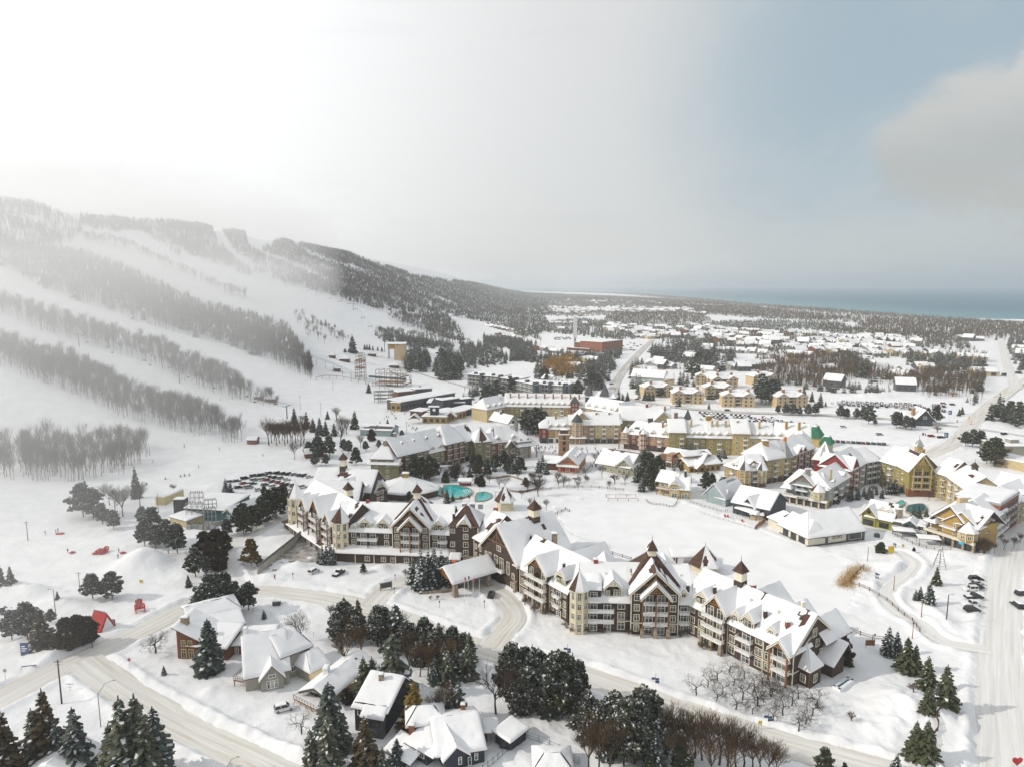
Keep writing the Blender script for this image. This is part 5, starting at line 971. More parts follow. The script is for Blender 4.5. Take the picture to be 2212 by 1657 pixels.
 for u in(1.0,F1.L*.62):B.dormer(F1,u,2.4,-3.0,5.6,7.2,7.9,-6,LM,((0,1.4,1.0),),.3)
 B.chimney(F1.P(F1.L+1.2,-4,0),2.0,0,8.5,'stone');B.done()
 B=V('shop','low flat-roofed glazed shops with awnings between the lime house and ochre block','shop',cell=1,roof='shingle_grey');F=fr(k3(1118,1085),k3(1392,1140));L=F.L;B.wall(F,0,L,0,-9,-1,4.4,'panel_dark');snow_patch(B.s,F.P(0,.3,4.4),F.P(L,.3,4.4),F.P(L,-9,4.4),F.P(0,-9,4.4),.5,1,(1,1,1,1));B.cols(F,[L*(i+.5)/5 for i in range(5)],(1.6,),3,2.4,.04,'pale',name='shopfront');B.ridge_n(F,L*.52,2.4,.6,-6,4.4,6.2,.5,.4,gm='wall_teal',barge='panel_dark');B.done()
vil_pond()
# ---------------------------------------------------------------- houses at the front of the picture
f0=lambda zx,zy:(zx*.2608,1224.7+zy*.2608);f1=lambda zx,zy:(547.2+zx*.2608,1224.7+zy*.2608);f2=lambda zx,zy:(1094.5+zx*.2608,1224.7+zy*.2608);f3=lambda zx,zy:(1636+zx*.2608,1224.7+zy*.2608)
def shed(B,F,u0,u1,n0,n1,z0,z1,t=.5,oh=.6,seed=0,m=None):
 """single-pitch roof rising from n0 (z0) back to n1 (z1)"""
 k=(z1-z0)/(n0-n1);P=F.P;slope(B.r,B.s,P(u0-oh,n0+oh,z0-k*oh),P(u1+oh,n0+oh,z0-k*oh),P(u1+oh,n1-oh*.5,z1+k*oh*.5),P(u0-oh,n1-oh*.5,z1+k*oh*.5),roof_m=m or B.roof_m,t=t,cell=.5,edges=(1,1,1,1),seed=seed)
def front_houses():
 B=V('house','rust-red wooden house with slanted snowy roofs behind a tall dark spruce','house',snow=.6,cell=.6,simple=False);W='wall_rustwood';F=fr(f0(1475,757),f0(1640,764));F2=fr(f0(1640,764),f0(1870,782));L=F.L
 B.wall(F,0,L,0,-9,-1,5.2,W);B.w.prism([F.P(0,0,5.2),F.P(L+2,0,5.2),F.P(0,0,9.0)],[F.P(0,-.3,5.2),F.P(L+2,-.3,5.2),F.P(0,-.3,9.0)],W);P=F.P
 slope(B.r,B.s,P(L+6,1.0,3.6),P(L+6,-10,3.6),P(-.8,-10,9.4),P(-.8,1.0,9.4),t=.6,cell=.6,edges=(1,1,1,1));B.cols(F,(L*.32,L*.7),(1.6,),1.5,2.6,.03,'yellow');B.cols(F,(L*.32,L*.66),(4.5,),1.3,1.8,.03,'yellow');B.chimney(P(1.2,-2.5,0),1.9,6,10.6,'stone',True,1.3)
 B.wall(F2,0,F2.L,-1,-9,-1,4.0,W);shed(B,F2,-3,F2.L,-.4,-9,3.8,6.0);F3=fr(f0(1860,640),f0(2010,600));B.wall(F3,-3,F3.L,0,-9,-1,5.4,W);shed(B,F3,-4,F3.L+.4,.2,-9,5.2,7.6,seed=2);B.window(F3,1.2,3.6,2.4,1.3,.03,'white');B.wall(F3,-7,0,-7,-14,-1,7.0,W);B.ridge_u(F3,-8,F3.L+1,-6,-16,6.8,6.8,-10,8.8,hipr=3)
 F4=fr(f0(1925,720),f0(2090,712));B.wall(F4,0,F4.L+4,0,-7,-1,2.8,W);shed(B,F4,0,F4.L+5,.2,-8,2.8,3.8,seed=3);B.window(F4,1.2,1.2,1.0,2.2,.03,'white');B.done()
 B=V('house','large beige house with steep snowy roofs, front gable and angled timber deck','house',snow=.6,cell=.6,simple=False);W='wall_taupe';F=fr(f1(-60,1036),f1(300,960));L=F.L
 B.wall(F,0,L,0,-12,-1,4.4,W);B.ridge_u(F,0,L,0,-13,4.2,4.2,-8,10.6,wallm=W);FG=F.sub(L*.34,L*.86,1.4);B.wall(FG,0,FG.L,0,-5,-1,3.4,W);B.ridge_n(FG,FG.L/2,FG.L/2,0,-7,3.4,6.6,.6,.5,gm=W,barge=None);B.cols(FG,(FG.L*.35,FG.L*.5,FG.L*.65),(1.5,),1.1,2.2,.03,'white');B.window(FG,FG.L/2,3.7,1.8,1.0,.03,'white')
 FL=Fr(F.P(0,-12,0),F.P(0,0,0));B.cols(FL,(8.5,10.2),(1.8,),1.2,2.2,.03,'white');B.cols(FL,(6.2,8.5),(4.6,),1.5,1.8,.03,'white')
 F2=fr(f1(255,935),f1(415,870));B.wall(F2,0,F2.L+2,0,-8,-1,7.0,W);B.ridge_u(F2,-.5,F2.L+2.4,0,-10,6.8,6.8,-5,9.8,hipr=2);B.window(F2,F2.L*.5,2.2,1.4,1.6,.03,'white');F3=fr(f1(385,905),f1(478,962));F4=fr(f1(478,962),f1(622,886));B.wall(F4,0,F4.L,0,-8,-1,3.2,W);B.ridge_u(F4,0,F4.L,0,-9,3.2,3.2,-4.5,5.6,wallm=W,hipl=2);B.window(F4,1.4,1.2,1.1,2.2,.03,'white');B.chimney(F.P(.8,-9,0),1.0,8,12.4,'trim_white');B.done()
 dk=thing('timber_deck','raised timber deck with railings at the left end of the beige house','deck');m=MB();D=fr(f0(1935,990),f0(2050,1010));m.box(D,0,D.L,0,-8,1.6,1.9,'timber');m.build('platform',dk);m=MB()
 for a,b in(((0,0),(D.L,0)),((0,0),(0,-8)),((D.L,0),(D.L+.1,-3))):
  for z in(2.5,2.95):m.bar(D.P(*a,z),D.P(*b,z),.06,'timber_dark')
  for i in range(7):p=[a[j]+(b[j]-a[j])*i/6 for j in(0,1)];m.bar(D.P(*p,1.9),D.P(*p,2.95),.045,'timber_dark')
 m.build('railing',dk);m=MB();snow_patch(m,D.P(.1,-.1,1.9),D.P(D.L-.1,-.1,1.9),D.P(D.L-.1,-7.9,1.9),D.P(.1,-7.9,1.9),.4,.6,(1,1,1,1));m.build('snow',dk,True);m=MB()
 for u in(.2,D.L-.2):m.bar(D.P(u,-.2,-1),D.P(u,-.2,1.6),.12,'timber_dark')
 for i in range(6):m.box(D,D.L+.1+i*.32,D.L+.4+i*.32,-3.2,-1.6,1.5-i*.28,1.6-i*.28,'timber')
 m.build('steps',dk)
 B=V('house','pale yellow bungalow with broad low snowy roof and glass doors onto a deck','house',snow=.55,cell=.6,simple=False);F=fr(f1(478,1100),f1(590,1135));Y='wall_sand';L=F.L;B.wall(F,0,L,0,-6,-1,3.0,Y);FS_=fr(f1(590,1135),f1(860,1040));B.wall(FS_,0,FS_.L,0,-11,-1,3.0,Y);B.ridge_n(F,L*.62,L*1.0,1.0,-17,3.0,4.8,.8,.6,barge='panel_dark',gm=Y,back=1);B.cols(F,(L*.22,L*.5,L*.8),(1.4,),1.7,2.2,.03,'dark',name='glass_door');B.chimney(F.P(L*.2,-5,0),1.3,3.5,6.0,'trim_white',True,2.2)
 B.chimney(F.P(L*.9,-13,0),.5,4.2,4.9,'panel_dark',False);B.done()
 dk=thing('timber_deck','long timber deck with posts in front of the pale yellow bungalow','deck');D=fr(f1(335,1130),f1(525,1225));m=MB();m.box(D,0,D.L,0,-5.5,1.1,1.35,'timber');m.build('platform',dk);m=MB()
 for z in(1.9,2.3):m.bar(D.P(0,0,z),D.P(D.L,0,z),.05,'timber_dark');m.bar(D.P(0,0,z),D.P(0,-5.5,z),.05,'timber_dark')
 for i in range(9):m.bar(D.P(D.L*i/8,0,1.3),D.P(D.L*i/8,0,2.35),.05,'timber_dark')
 m.build('railing',dk);m=MB();snow_patch(m,D.P(.1,-.1,1.35),D.P(D.L,-.1,1.35),D.P(D.L,-5.5,1.35),D.P(.1,-5.5,1.35),.25,.6,(1,1,1,1));m.build('snow',dk,True);m=MB()
 for i in range(5):m.bar(D.P(D.L*i/4,-.3,-1),D.P(D.L*i/4,-.3,1.1),.1,'timber')
 m.build('post',dk)
 gr=thing('grill','small black barbecue grill on the bungalow deck','grill');m=MB();q=D.P(D.L*.48,-3.6,1.5);m.tube((q[0],q[1],2.0),(q[0]+.9,q[1]+.2,2.0),.35,.35,'metal_dark',8);m.build('lid',gr);m=MB();m.box(D,D.L*.44,D.L*.52,-3.9,-3.2,1.35,2.0,'metal_dark');m.build('body',gr)
 B=V('house','black timber house with snow-plastered front, squeezed among tall spruces','house',snow=.6,cell=.6,simple=False);F=fr(f1(845,1345),f1(1100,1390));F1=fr(f1(1100,1390),f1(1215,1310));K='wall_black';L=F.L;B.wall(F,0,L,0,-11,-1,6.8,K);B.ridge_u(F,0,L+.5,.3,-11,6.0,7.0,-9,8.8,wallm=K);B.wall(F,L*.5,L,1.6,-1,-1,5.6,'panel_dark');shed(B,F,L*.4,L,1.8,0,5.4,6.4,seed=5);B.window(F,L*.74,3.2,2.6,1.4,1.63,'dark');B.cols(F,(L*.2,),(4.5,),1.6,1.4,.03,'white');B.chimney(F.P(L*.45,-7,0),1.1,7,10.0,'stone');B.done()
 B=V('house','navy house with thick snow on low roofs and a brick chimney','house',snow=.75,cell=.5,simple=False);N='wall_navy';F=fr(f1(1590,1700),f1(1765,1650));L=F.L;B.wall(F,0,L,0,-9,-1,3.4,N);F2=fr(f1(1762,1640),f1(1915,1615));B.wall(F2,0,F2.L,0,-10,-1,3.6,N);B.ridge_n(F,L*.5,L*.55,.2,-16,3.2,5.4,.6,.5,gm=N,barge=None,back=1);B.ridge_u(F2,-6,F2.L,0,-14,3.4,3.4,-8,5.8,wallm=N,hipr=0);B.window(F,L*.7,1.8,.8,1.7,.03,'white');B.window(F2,F2.L*.55,1.7,.8,1.6,.03,'white');B.window(F2,.8,.9,.8,1.9,.03,'white')
 F3=fr(f1(1300,1560),f1(1440,1640));B.wall(F3,0,F3.L,0,-7,-1,3.0,N);B.cols(F3,(F3.L*.4,F3.L*.7),(1.9,),1.5,1.6,.03,'white');shed(B,F3,-.5,F3.L+2,.2,-7,3.2,4.6,seed=6);F4=fr(f1(1300,1470),f1(1570,1440));B.wall(F4,0,F4.L,0,-5,0,5.0,N);B.ridge_u(F4,-.5,F4.L+.3,.3,-6,4.9,4.9,-3,6.4,hipl=2,hipr=2);B.chimney(f4p(F4,.4,1.0),1.2,0,5.4,'brick');B.chimney(F2.P(F2.L*.35,-11.5,0),1.0,3,6.4,'brick');shed(B,F3,-4,3,3,-1.5,1.6,3.0,seed=8);B.done()
 B=V('shed','small slate blue garden shed with L-shaped snowy roof beside the fence','shed',snow=.6,cell=.5,simple=False);F=fr(f1(2040,1500),f1(2130,1525));F2=fr(f1(2130,1525),f1(2262,1420));B.wall(F2,0,F2.L,0,-4.4,-1,2.6,N);B.wall(F,0,F.L,0,-3,-1,2.6,N);shed(B,F2,-.2,F2.L,0,-4.6,2.6,3.1,seed=9);F3=Fr(F2.P(F2.L*.2,-4.4,0),F2.P(F2.L*.75,-8,0));B.wall(F3,0,F3.L,-2.6,-3,-1,2.5,N);shed(B,F3,-.5,F3.L*.8,0,-3.4,2.5,2.9,seed=10);B.window(F,F.L*.5,1.3,1.8,1.5,.03,'dark');B.done()
 B=V('house','white snowy roof corner at the bottom edge, below two dark spruces','house',snow=.6,cell=.6);F=fr((60,1690),(150,1700));B.wall(F,0,F.L,0,-8,-1,2.6,'wall_taupe');B.ridge_n(F,F.L*.55,F.L*.5,0,-9,2.6,4.6,.6,.5,gm='wall_taupe',barge=None);B.done()
 B=V('garage','snow-buried low roof in the fenced yard at the bottom edge','garage',snow=.7,cell=.5);F=fr((1155,1680),(1235,1680));B.wall(F,0,F.L,0,-6,-1,1.6,'wall_taupe');B.ridge_u(F,0,F.L,0,-7,1.6,1.6,-3.5,2.6,hipl=2,hipr=2);B.done()
def f4p(F,u,n):return F.P(u,n,0)
front_houses()
# ---------------------------------------------------------------- base lodge, condominiums and the far town
def mid_town():
 B=V('lodge','sprawling low ski lodge with dark walls, snowy flat roofs and a small clock turret','lodge',snow=.5,cell=1.6,roof='panel_dark');W='panel_dark'
 def flat(a,b,dep,h,m,base=None,rise=0.0):
  F=fr(c2(*a),c2(*b));B.wall(F,0,F.L,0,-dep,-2,h,m);P=F.P;q=[P(-.6,.8,h),P(F.L+.6,.8,h),P(F.L+.6,-dep-.4,h+rise),P(-.6,-dep-.4,h+rise)];slope(B.r,B.s,*q,t=.45,cell=1.6,edges=(1,1,1,1),roof_m='panel_dark')
  n=int(F.L/4);B.cols(F,[F.L*(i+.5)/n for i in range(n)],(h*.45,),2.6,min(2.4,h*.5),.04,'dark');return F
 flat((1030,1195),(1110,1200),14,7,'wall_ochre',rise=.5);F=flat((1110,1200),(1560,1115),16,7.5,W,rise=1);flat((1290,1295),(1490,1300),14,5,'wall_ochre');F2=flat((1490,1285),(1650,1250),20,5.5,'wall_ochre');flat((1190,1240),(1290,1250),14,4.6,'wall_rustwood');flat((1330,1190),(1640,1190),24,6.2,W);flat((1460,1205),(1590,1185),9,9.5,'wall_slate');flat((1610,1185),(1700,1175),8,8.6,'wall_slate');flat((1230,1090),(1370,1080),10,8,W);flat((1650,1240),(1760,1210),14,5,W);flat((1090,1105),(1230,1090),12,7,'wall_rustwood')
 T=fr(c2(1355,1290),c2(1422,1290));B.wall(T,0,T.L,0,-7,-1,12,'wall_navy');B.r.cone([T.P(-1,1,12),T.P(T.L+1,1,12),T.P(T.L+1,-8,12),T.P(-1,-8,12)],T.P(T.L/2,-3.5,18),'shingle_grey');q=MB();q.tube(T.P(T.L/2,.02,9.5),T.P(T.L/2,.2,9.5),1.2,1.2,'letter_white',12);q.build('clock',B.t);snow_patch(B.s,T.P(-1.4,1.6,11.6),T.P(T.L+1.4,1.6,11.6),T.P(T.L+.6,.6,12.6),T.P(-.6,.6,12.6),.3,.8,(1,1,1,1));B.ridge_n(T,T.L+9,4,1,-5,4.6,8,.6,.5,gm='timber_dark',barge='timber');B.ridge_n(T,-11,3.4,6,0,4.2,7,.6,.5,gm='timber_dark',barge='timber');B.done()
 # grey condominiums
 B=V('condominium','stepped grey condominium terrace with chimneys and lit balconies','apartment house',snow=.5,cell=2);mat('lamp_lit',(0.75,0.5,0.22),.6,.1)
 for i,(a,b)in enumerate((((1664,985),(1790,1000)),((1800,1000),(1945,1015)),((1945,1020),(2070,1040)),((2070,1050),(2230,1085)),((2230,1075),(2360,1085)),((2360,1085),(2480,1095)))):
  F=fr(c2(*a),c2(*b));L=F.L;B.wall(F,0,L,0,-18,-1,11.5,'wall_grey');P=F.P;slope(B.r,B.s,P(-.5,1.6,11.5),P(L+.5,1.6,11.5),P(L+.5,-18,12.6),P(-.5,-18,12.6),t=.5,cell=2,roof_m='wall_slate',edges=(1,1,1,1));B.wall(F,L-2.6,L+.4,1.8,-3,-1,13.6,'wall_slate');B.wall(F,L*.45,L*.55,.3,-3,11,14,'wall_slate')
  for z in(1,4.4,7.8):
   simple_balcony(B,F,.4,L-2.8,z,1.8,0,'wall_grey');B.cols(F,(L*.2,L*.42,L*.66),(z+1.3,),2.2,2.1,.04,'pale' if i%2 else 'dark')
 B.done()
 # cream apartment houses: one is built, the others are copies
 B=V('apartment_villa','cream apartment villa','apartment house',snow=.5,cell=1.5);F=Fr((-13,-8),(13,-8));W='wall_peach'
 B.wall(F,0,10,0,-16,-1,9.2,W);B.wall(F,10,16,-2.4,-16,-1,9.2,W);B.wall(F,16,26,0,-16,-1,9.2,W);B.ridge_u(F,0,26,0,-16,9.2,9.2,-8,13,hipl=7,hipr=7,bare_f=((.12,.75,.03,.1),(.75,.6,.03,.12)));B.ridge_n(F,5,4.6,.6,-8,9.2,11.8,.5,.4,gm=W,barge=None);B.ridge_n(F,21,4.6,.6,-8,9.2,11.8,.5,.4,gm=W,barge=None)
 for z in(.4,3.5,6.6):simple_balcony(B,F,10.4,15.6,z,1.8,-2.4,'panel_cream');B.cols(F,(13,),(z+1.2,),2.6,2.1,-2.36,'dark');B.cols(F,(3,7,19,23),(z+1.4,),1.2,1.5,.04,'dark')
 B.chimney(F.P(7,-5,0),2,9,14.6,'brick_tan');B.chimney(F.P(21.5,-6,0),2,9,14.6,'brick_tan');r0=B.done()
 spots=[((1510,1140),-.1,'left of the middle pair, one dark tree before it'),((1930,1165),-.15,'standing clear on the snow above the rows of parked cars'),((1250,1085),.1,'half behind snowy spruces beside the road bend'),((1690,985),-.25,'highest of the back row, partly hidden by the next roof'),((1800,1010),.1,'in the back row, only roof and upper walls showing'),((1770,1090),-.1,'tucked behind dark pines in the second row'),((2130,985),.2,'behind the dark pine grove at the right'),((2360,1170),.05,'rightmost of the row, behind a clump of black pines')]
 for i,((zx,zy),a,txt)in enumerate(spots):
  x,y=G(*c3(zx,zy));r=r0 if i==0 else copy_tree(r0);r.location=(x,y+8,0);r.rotation_euler=(0,0,a);r['label']='cream villa '+txt;r['group']='cream apartment villas beyond the car park';FOOT.append((x,y+8,17))
 del FOOT[:0]
 # brown flat-roofed hotel with white tower
 B=V('flat_hotel','brown flat-roofed hotel in the distance beside the long road','hotel',snow=.4,cell=2.5);F=fr(c3(560,690),c3(790,705));F2=fr(c3(790,712),c3(960,690));B.wall(F,0,F.L,0,-16,-1,12,'brick');B.wall(F2,0,F2.L,0,-40,-1,15,'brick');snow_patch(B.s,F.P(0,0,12),F.P(F.L,0,12),F.P(F.L,-16,12),F.P(0,-16,12),.5,3,(1,1,1,1));snow_patch(B.s,F2.P(0,0,15),F2.P(F2.L,0,15),F2.P(F2.L,-40,15),F2.P(0,-40,15),.5,3,(1,1,1,1));B.wall(F2,F2.L,F2.L+24,-12,-20,3,4.4,'brick_dark');B.posts(F2,(F2.L+4,F2.L+20),-16,0,3,'brick_dark',.5);B.cols(F,[4+5*i for i in range(int(F.L/5)-1)],(5,9),2,1.6,.05,'dark');B.wall(F,-6,F.L*.7,12,6,-1,4,'brick_dark');snow_patch(B.s,F.P(-6,12,4),F.P(F.L*.7,12,4),F.P(F.L*.7,6,4),F.P(-6,6,4),.5,3,(1,1,1,1));B.done()
 x,y=G(*c3(566,665));t=thing('sign_tower','tall white slab tower standing before the brown flat-roofed hotel','tower');m=MB();F=Fr((x-3,y),(x+3,y));m.box(F,0,6,0,-3,14,48,'wall_white');m.build('slab',t);m=MB();m.box(F,1.4,4.6,-.4,-2.6,-1,14,'wall_grey');m.build('shaft',t)
 # long pale blue-grey townhouses by the road
 B=V('row_house','long pale grey row house with wide snowy roof by the far road','row house',snow=.5,cell=2);F=fr(c3(1030,965),c3(1300,985));wing(B,F,0,F.L,14,7.5,14,[(0,1,'wall_blue')],2,0,0,3,None,0,bay=5);B.done()
 B=V('row_house','small cream and white row house at the right end of the grey row','row house',snow=.5,cell=2);F=fr(c3(1300,985),c3(1390,985));wing(B,F,0,F.L,12,7,12,[(0,1,'wall_sand')],2,0,0,3,None,0,bay=5);B.done()
 # lone black gabled house near the junction
 B=V('house','slate gabled house with bushes by the junction of the far roads','house',snow=.5,cell=1.2);F=fr(c4(1300,1318),c4(1450,1322));B.wall(F,0,F.L,0,-14,-1,4.5,'wall_slate');B.ridge_n(F,F.L*.55,F.L*.6,0,-16,3.6,11.5,.8,.6,gm='wall_slate',barge='panel_dark');B.window(F,F.L*.55,6,2.4,2,.04,'white');B.ridge_u(F,-5,F.L,-4,-14,4.5,4.5,-9,9);B.chimney(F.P(1,-6,0),2,7,12,'brick_tan');B.done()
 B=V('shop','low tan commercial building beyond the junction at the right edge','shop',snow=.5,cell=2);F=fr(c4(1805,905),c4(2005,910));B.wall(F,0,F.L,0,-22,-1,5,'wall_peach');B.ridge_u(F,0,F.L,0,-22,5,5,-11,8.4,wallm='wall_peach');B.cols(F,(8,18,28),(2.2,),5,3.4,.04,'dark');B.done()
 B=V('shop','low flat snowy roofs of a shop plaza at the right edge','shop',snow=.5,cell=2);F=fr(c4(1955,1645),c4(2209,1700));B.wall(F,0,F.L+10,0,-16,-1,5,'wall_sand');snow_patch(B.s,F.P(-.5,.5,5),F.P(F.L+10,.5,5),F.P(F.L+10,-16,5),F.P(-.5,-16,5),.5,2,(1,1,1,1));F=fr(c4(2010,1560),c4(2209,1560));B.wall(F,0,F.L+10,0,-18,-1,5.5,'wall_taupe');snow_patch(B.s,F.P(-.5,.5,5.5),F.P(F.L+10,.5,5.5),F.P(F.L+10,-18,5.5),F.P(-.5,-18,5.5),.5,2,(1,1,1,1));B.chimney(F.P(12,-8,0),5,5.5,8,'wall_taupe');B.done()
 # power yard shed and its neighbours, left of the hotel
 B=V('depot','low teal depot with big flat snowy roof beside the electrical yard','depot',snow=.5,cell=1.2);g0=lambda zx,zy:(zx*.2608,950.5+zy*.2608);F=fr(g0(1545,650),g0(1855,672));B.wall(F,0,F.L,0,-20,-1,5,'wall_teal');slope(B.r,B.s,F.P(-.6,.8,5),F.P(F.L+.6,.8,5),F.P(F.L+.6,-20,5.8),F.P(-.6,-20,5.8),t=.5,cell=1.2,edges=(1,1,1,1));F1=fr(g0(1855,672),g0(1935,690));B.wall(F1,0,F1.L,0,-9,-1,4.4,'wall_teal');B.ridge_n(F1,F1.L/2,F1.L/2,0,-22,4.4,6.4,.5,.4,gm='wall_teal',barge='trim_cream');B.window(F1,F1.L/2,2.4,1.6,1.6,.04,'white');B.done()
 B=V('shed','yellow box shed with rounded snow on top, left of the black tank','shed',snow=.6,cell=1);F=fr(g0(1335,545),g0(1380,550));F=Fr(G(*g0(1370,548)),G(*g0(1525,480)));B.wall(F,0,F.L,0,-5,-1,4.2,'wall_yellow');snow_patch(B.s,F.P(0,0,4.2),F.P(F.L,0,4.2),F.P(F.L,-5,4.2),F.P(0,-5,4.2),.7,.7,(1,1,1,1));B.done()
 B=V('shed','small cream shed with flat snowy roof below the black tank','shed',snow=.6,cell=1);F=fr(g0(1410,690),g0(1550,730));B.wall(F,0,F.L,0,-8,-1,3.2,'wall_sand');slope(B.r,B.s,F.P(-.4,.5,3.2),F.P(F.L+.4,.5,3.2),F.P(F.L+.4,-8,3.6),F.P(-.4,-8,3.6),t=.5,cell=1,edges=(1,1,1,1));B.done()
 B=V('cabin','small timber cabin with snowy roof above the rear hotel wing','cabin',snow=.6,cell=.8);F=fr((660,990),(700,986));B.wall(F,0,F.L,0,-6,-1,3,'wall_rustwood');B.ridge_u(F,0,F.L,0,-6,3,3,-3,4.8,wallm='wall_rustwood');B.done()
 B=V('shed','long low dark lift shed with patchy snow above the timber apartment block','shed',snow=.4,cell=1.2);F=fr(c2(775,1395),c2(1035,1405));B.wall(F,0,F.L,0,-14,-1,4,'wall_blue');B.ridge_u(F,0,F.L,0,-14,4,4,-7,6.6,m='shingle_grey',bare_f=((.5,.5,.5,.3),),wallm='wall_blue');B.done()
 for a,h,txt in((c1(1605,1642),6,'small brown lift hut at the end of the lowest woodland strip'),(c1(1645,1360),7,'small brown hut among bare trees beside the ski run'),(c1(1720,1375),9,'larger brown hut among bare trees beside the ski run')):
  x,y,z=(float(q[0])for q in hit(*a));B=V('hut',txt,'hut',snow=.5,cell=.8);F=Fr((x-h/2,y),(x+h/2,y),z);B.wall(F,0,h,0,-5,-2,3.2,'wall_rustwood');B.ridge_u(F,0,h,0,-5,3.2,3.2,-2.5,4.6,wallm='wall_rustwood');B.done()
 B=V('chalet','white chalet with cupola behind the timber apartment block','chalet',snow=.5,cell=1);F=fr(k1(1530,500),k1(1640,480));B.wall(F,0,F.L,0,-12,-1,8,'wall_white');B.ridge_n(F,F.L/2,F.L/2,0,-20,8,12.5,.7,.5,gm='wall_white',barge='panel_dark');B.window(F,F.L/2,8.4,1.6,1.8,.04,'dark');B.cupola(F.P(F.L/2,-12,0),2,11.5,12.5,14,16,F.rz,'panel_dark','panel_dark');B.done()
def pl(f,*pts):return[f(*p)for p in pts]
def copy_tree(o,parent=None):
 c=o.copy();scene.collection.objects.link(c);c.parent=parent
 for ch in[q for q in o.children]:copy_tree(ch,c)
 return c
mid_town()
# small far houses: a few kinds, copied one by one
def far_house(seed):
 g=random.Random(seed);m=MB();w,d,h,r=g.uniform(9,15),g.uniform(8,11),g.uniform(3.4,6),g.uniform(2.2,4);F=Fr((-w/2,-d/2),(w/2,-d/2));wm=g.choice(['wall_taupe','wall_grey','wall_slate','wall_rustwood','wall_sand','panel_dark']);P=F.P;B=Bld.__new__(Bld);B.w=m;B.r=m;B.s=m;B.tr=m;B.n=seed;B.snow=.5;B.cell=3.2;B.roof_m='shingle_grey'
 m.box(F,0,w,0,-d,-2,h,wm);B.ridge_u(F,0,w,0,-d,h,h,-d/2,h+r,.7,.6,wallm=wm)
 if g.random()<.6:m.box(F,w*.15,w*.5,2.2,0,-2,h*.8,wm);B.ridge_n(F,w*.32,w*.2,2.2,-d/2,h*.8,h*.8+r*.75,.5,.4,gm=wm,barge=None)
 if g.random()<.5:m.box(F,w,w+6,-1,-d+1,-2,h*.6,wm);B.ridge_u(F,w,w+6,-1,-d+1,h*.6,h*.6,-d/2,h*.6+1.6)
 for i in range(3):m.box(F,w*(.2+.3*i)-.6,w*(.2+.3*i)+.6,.05,-.1,1.2,2.6,'glass_dark')
 return m.me('house')
FH=[far_house(s)for s in range(9)]
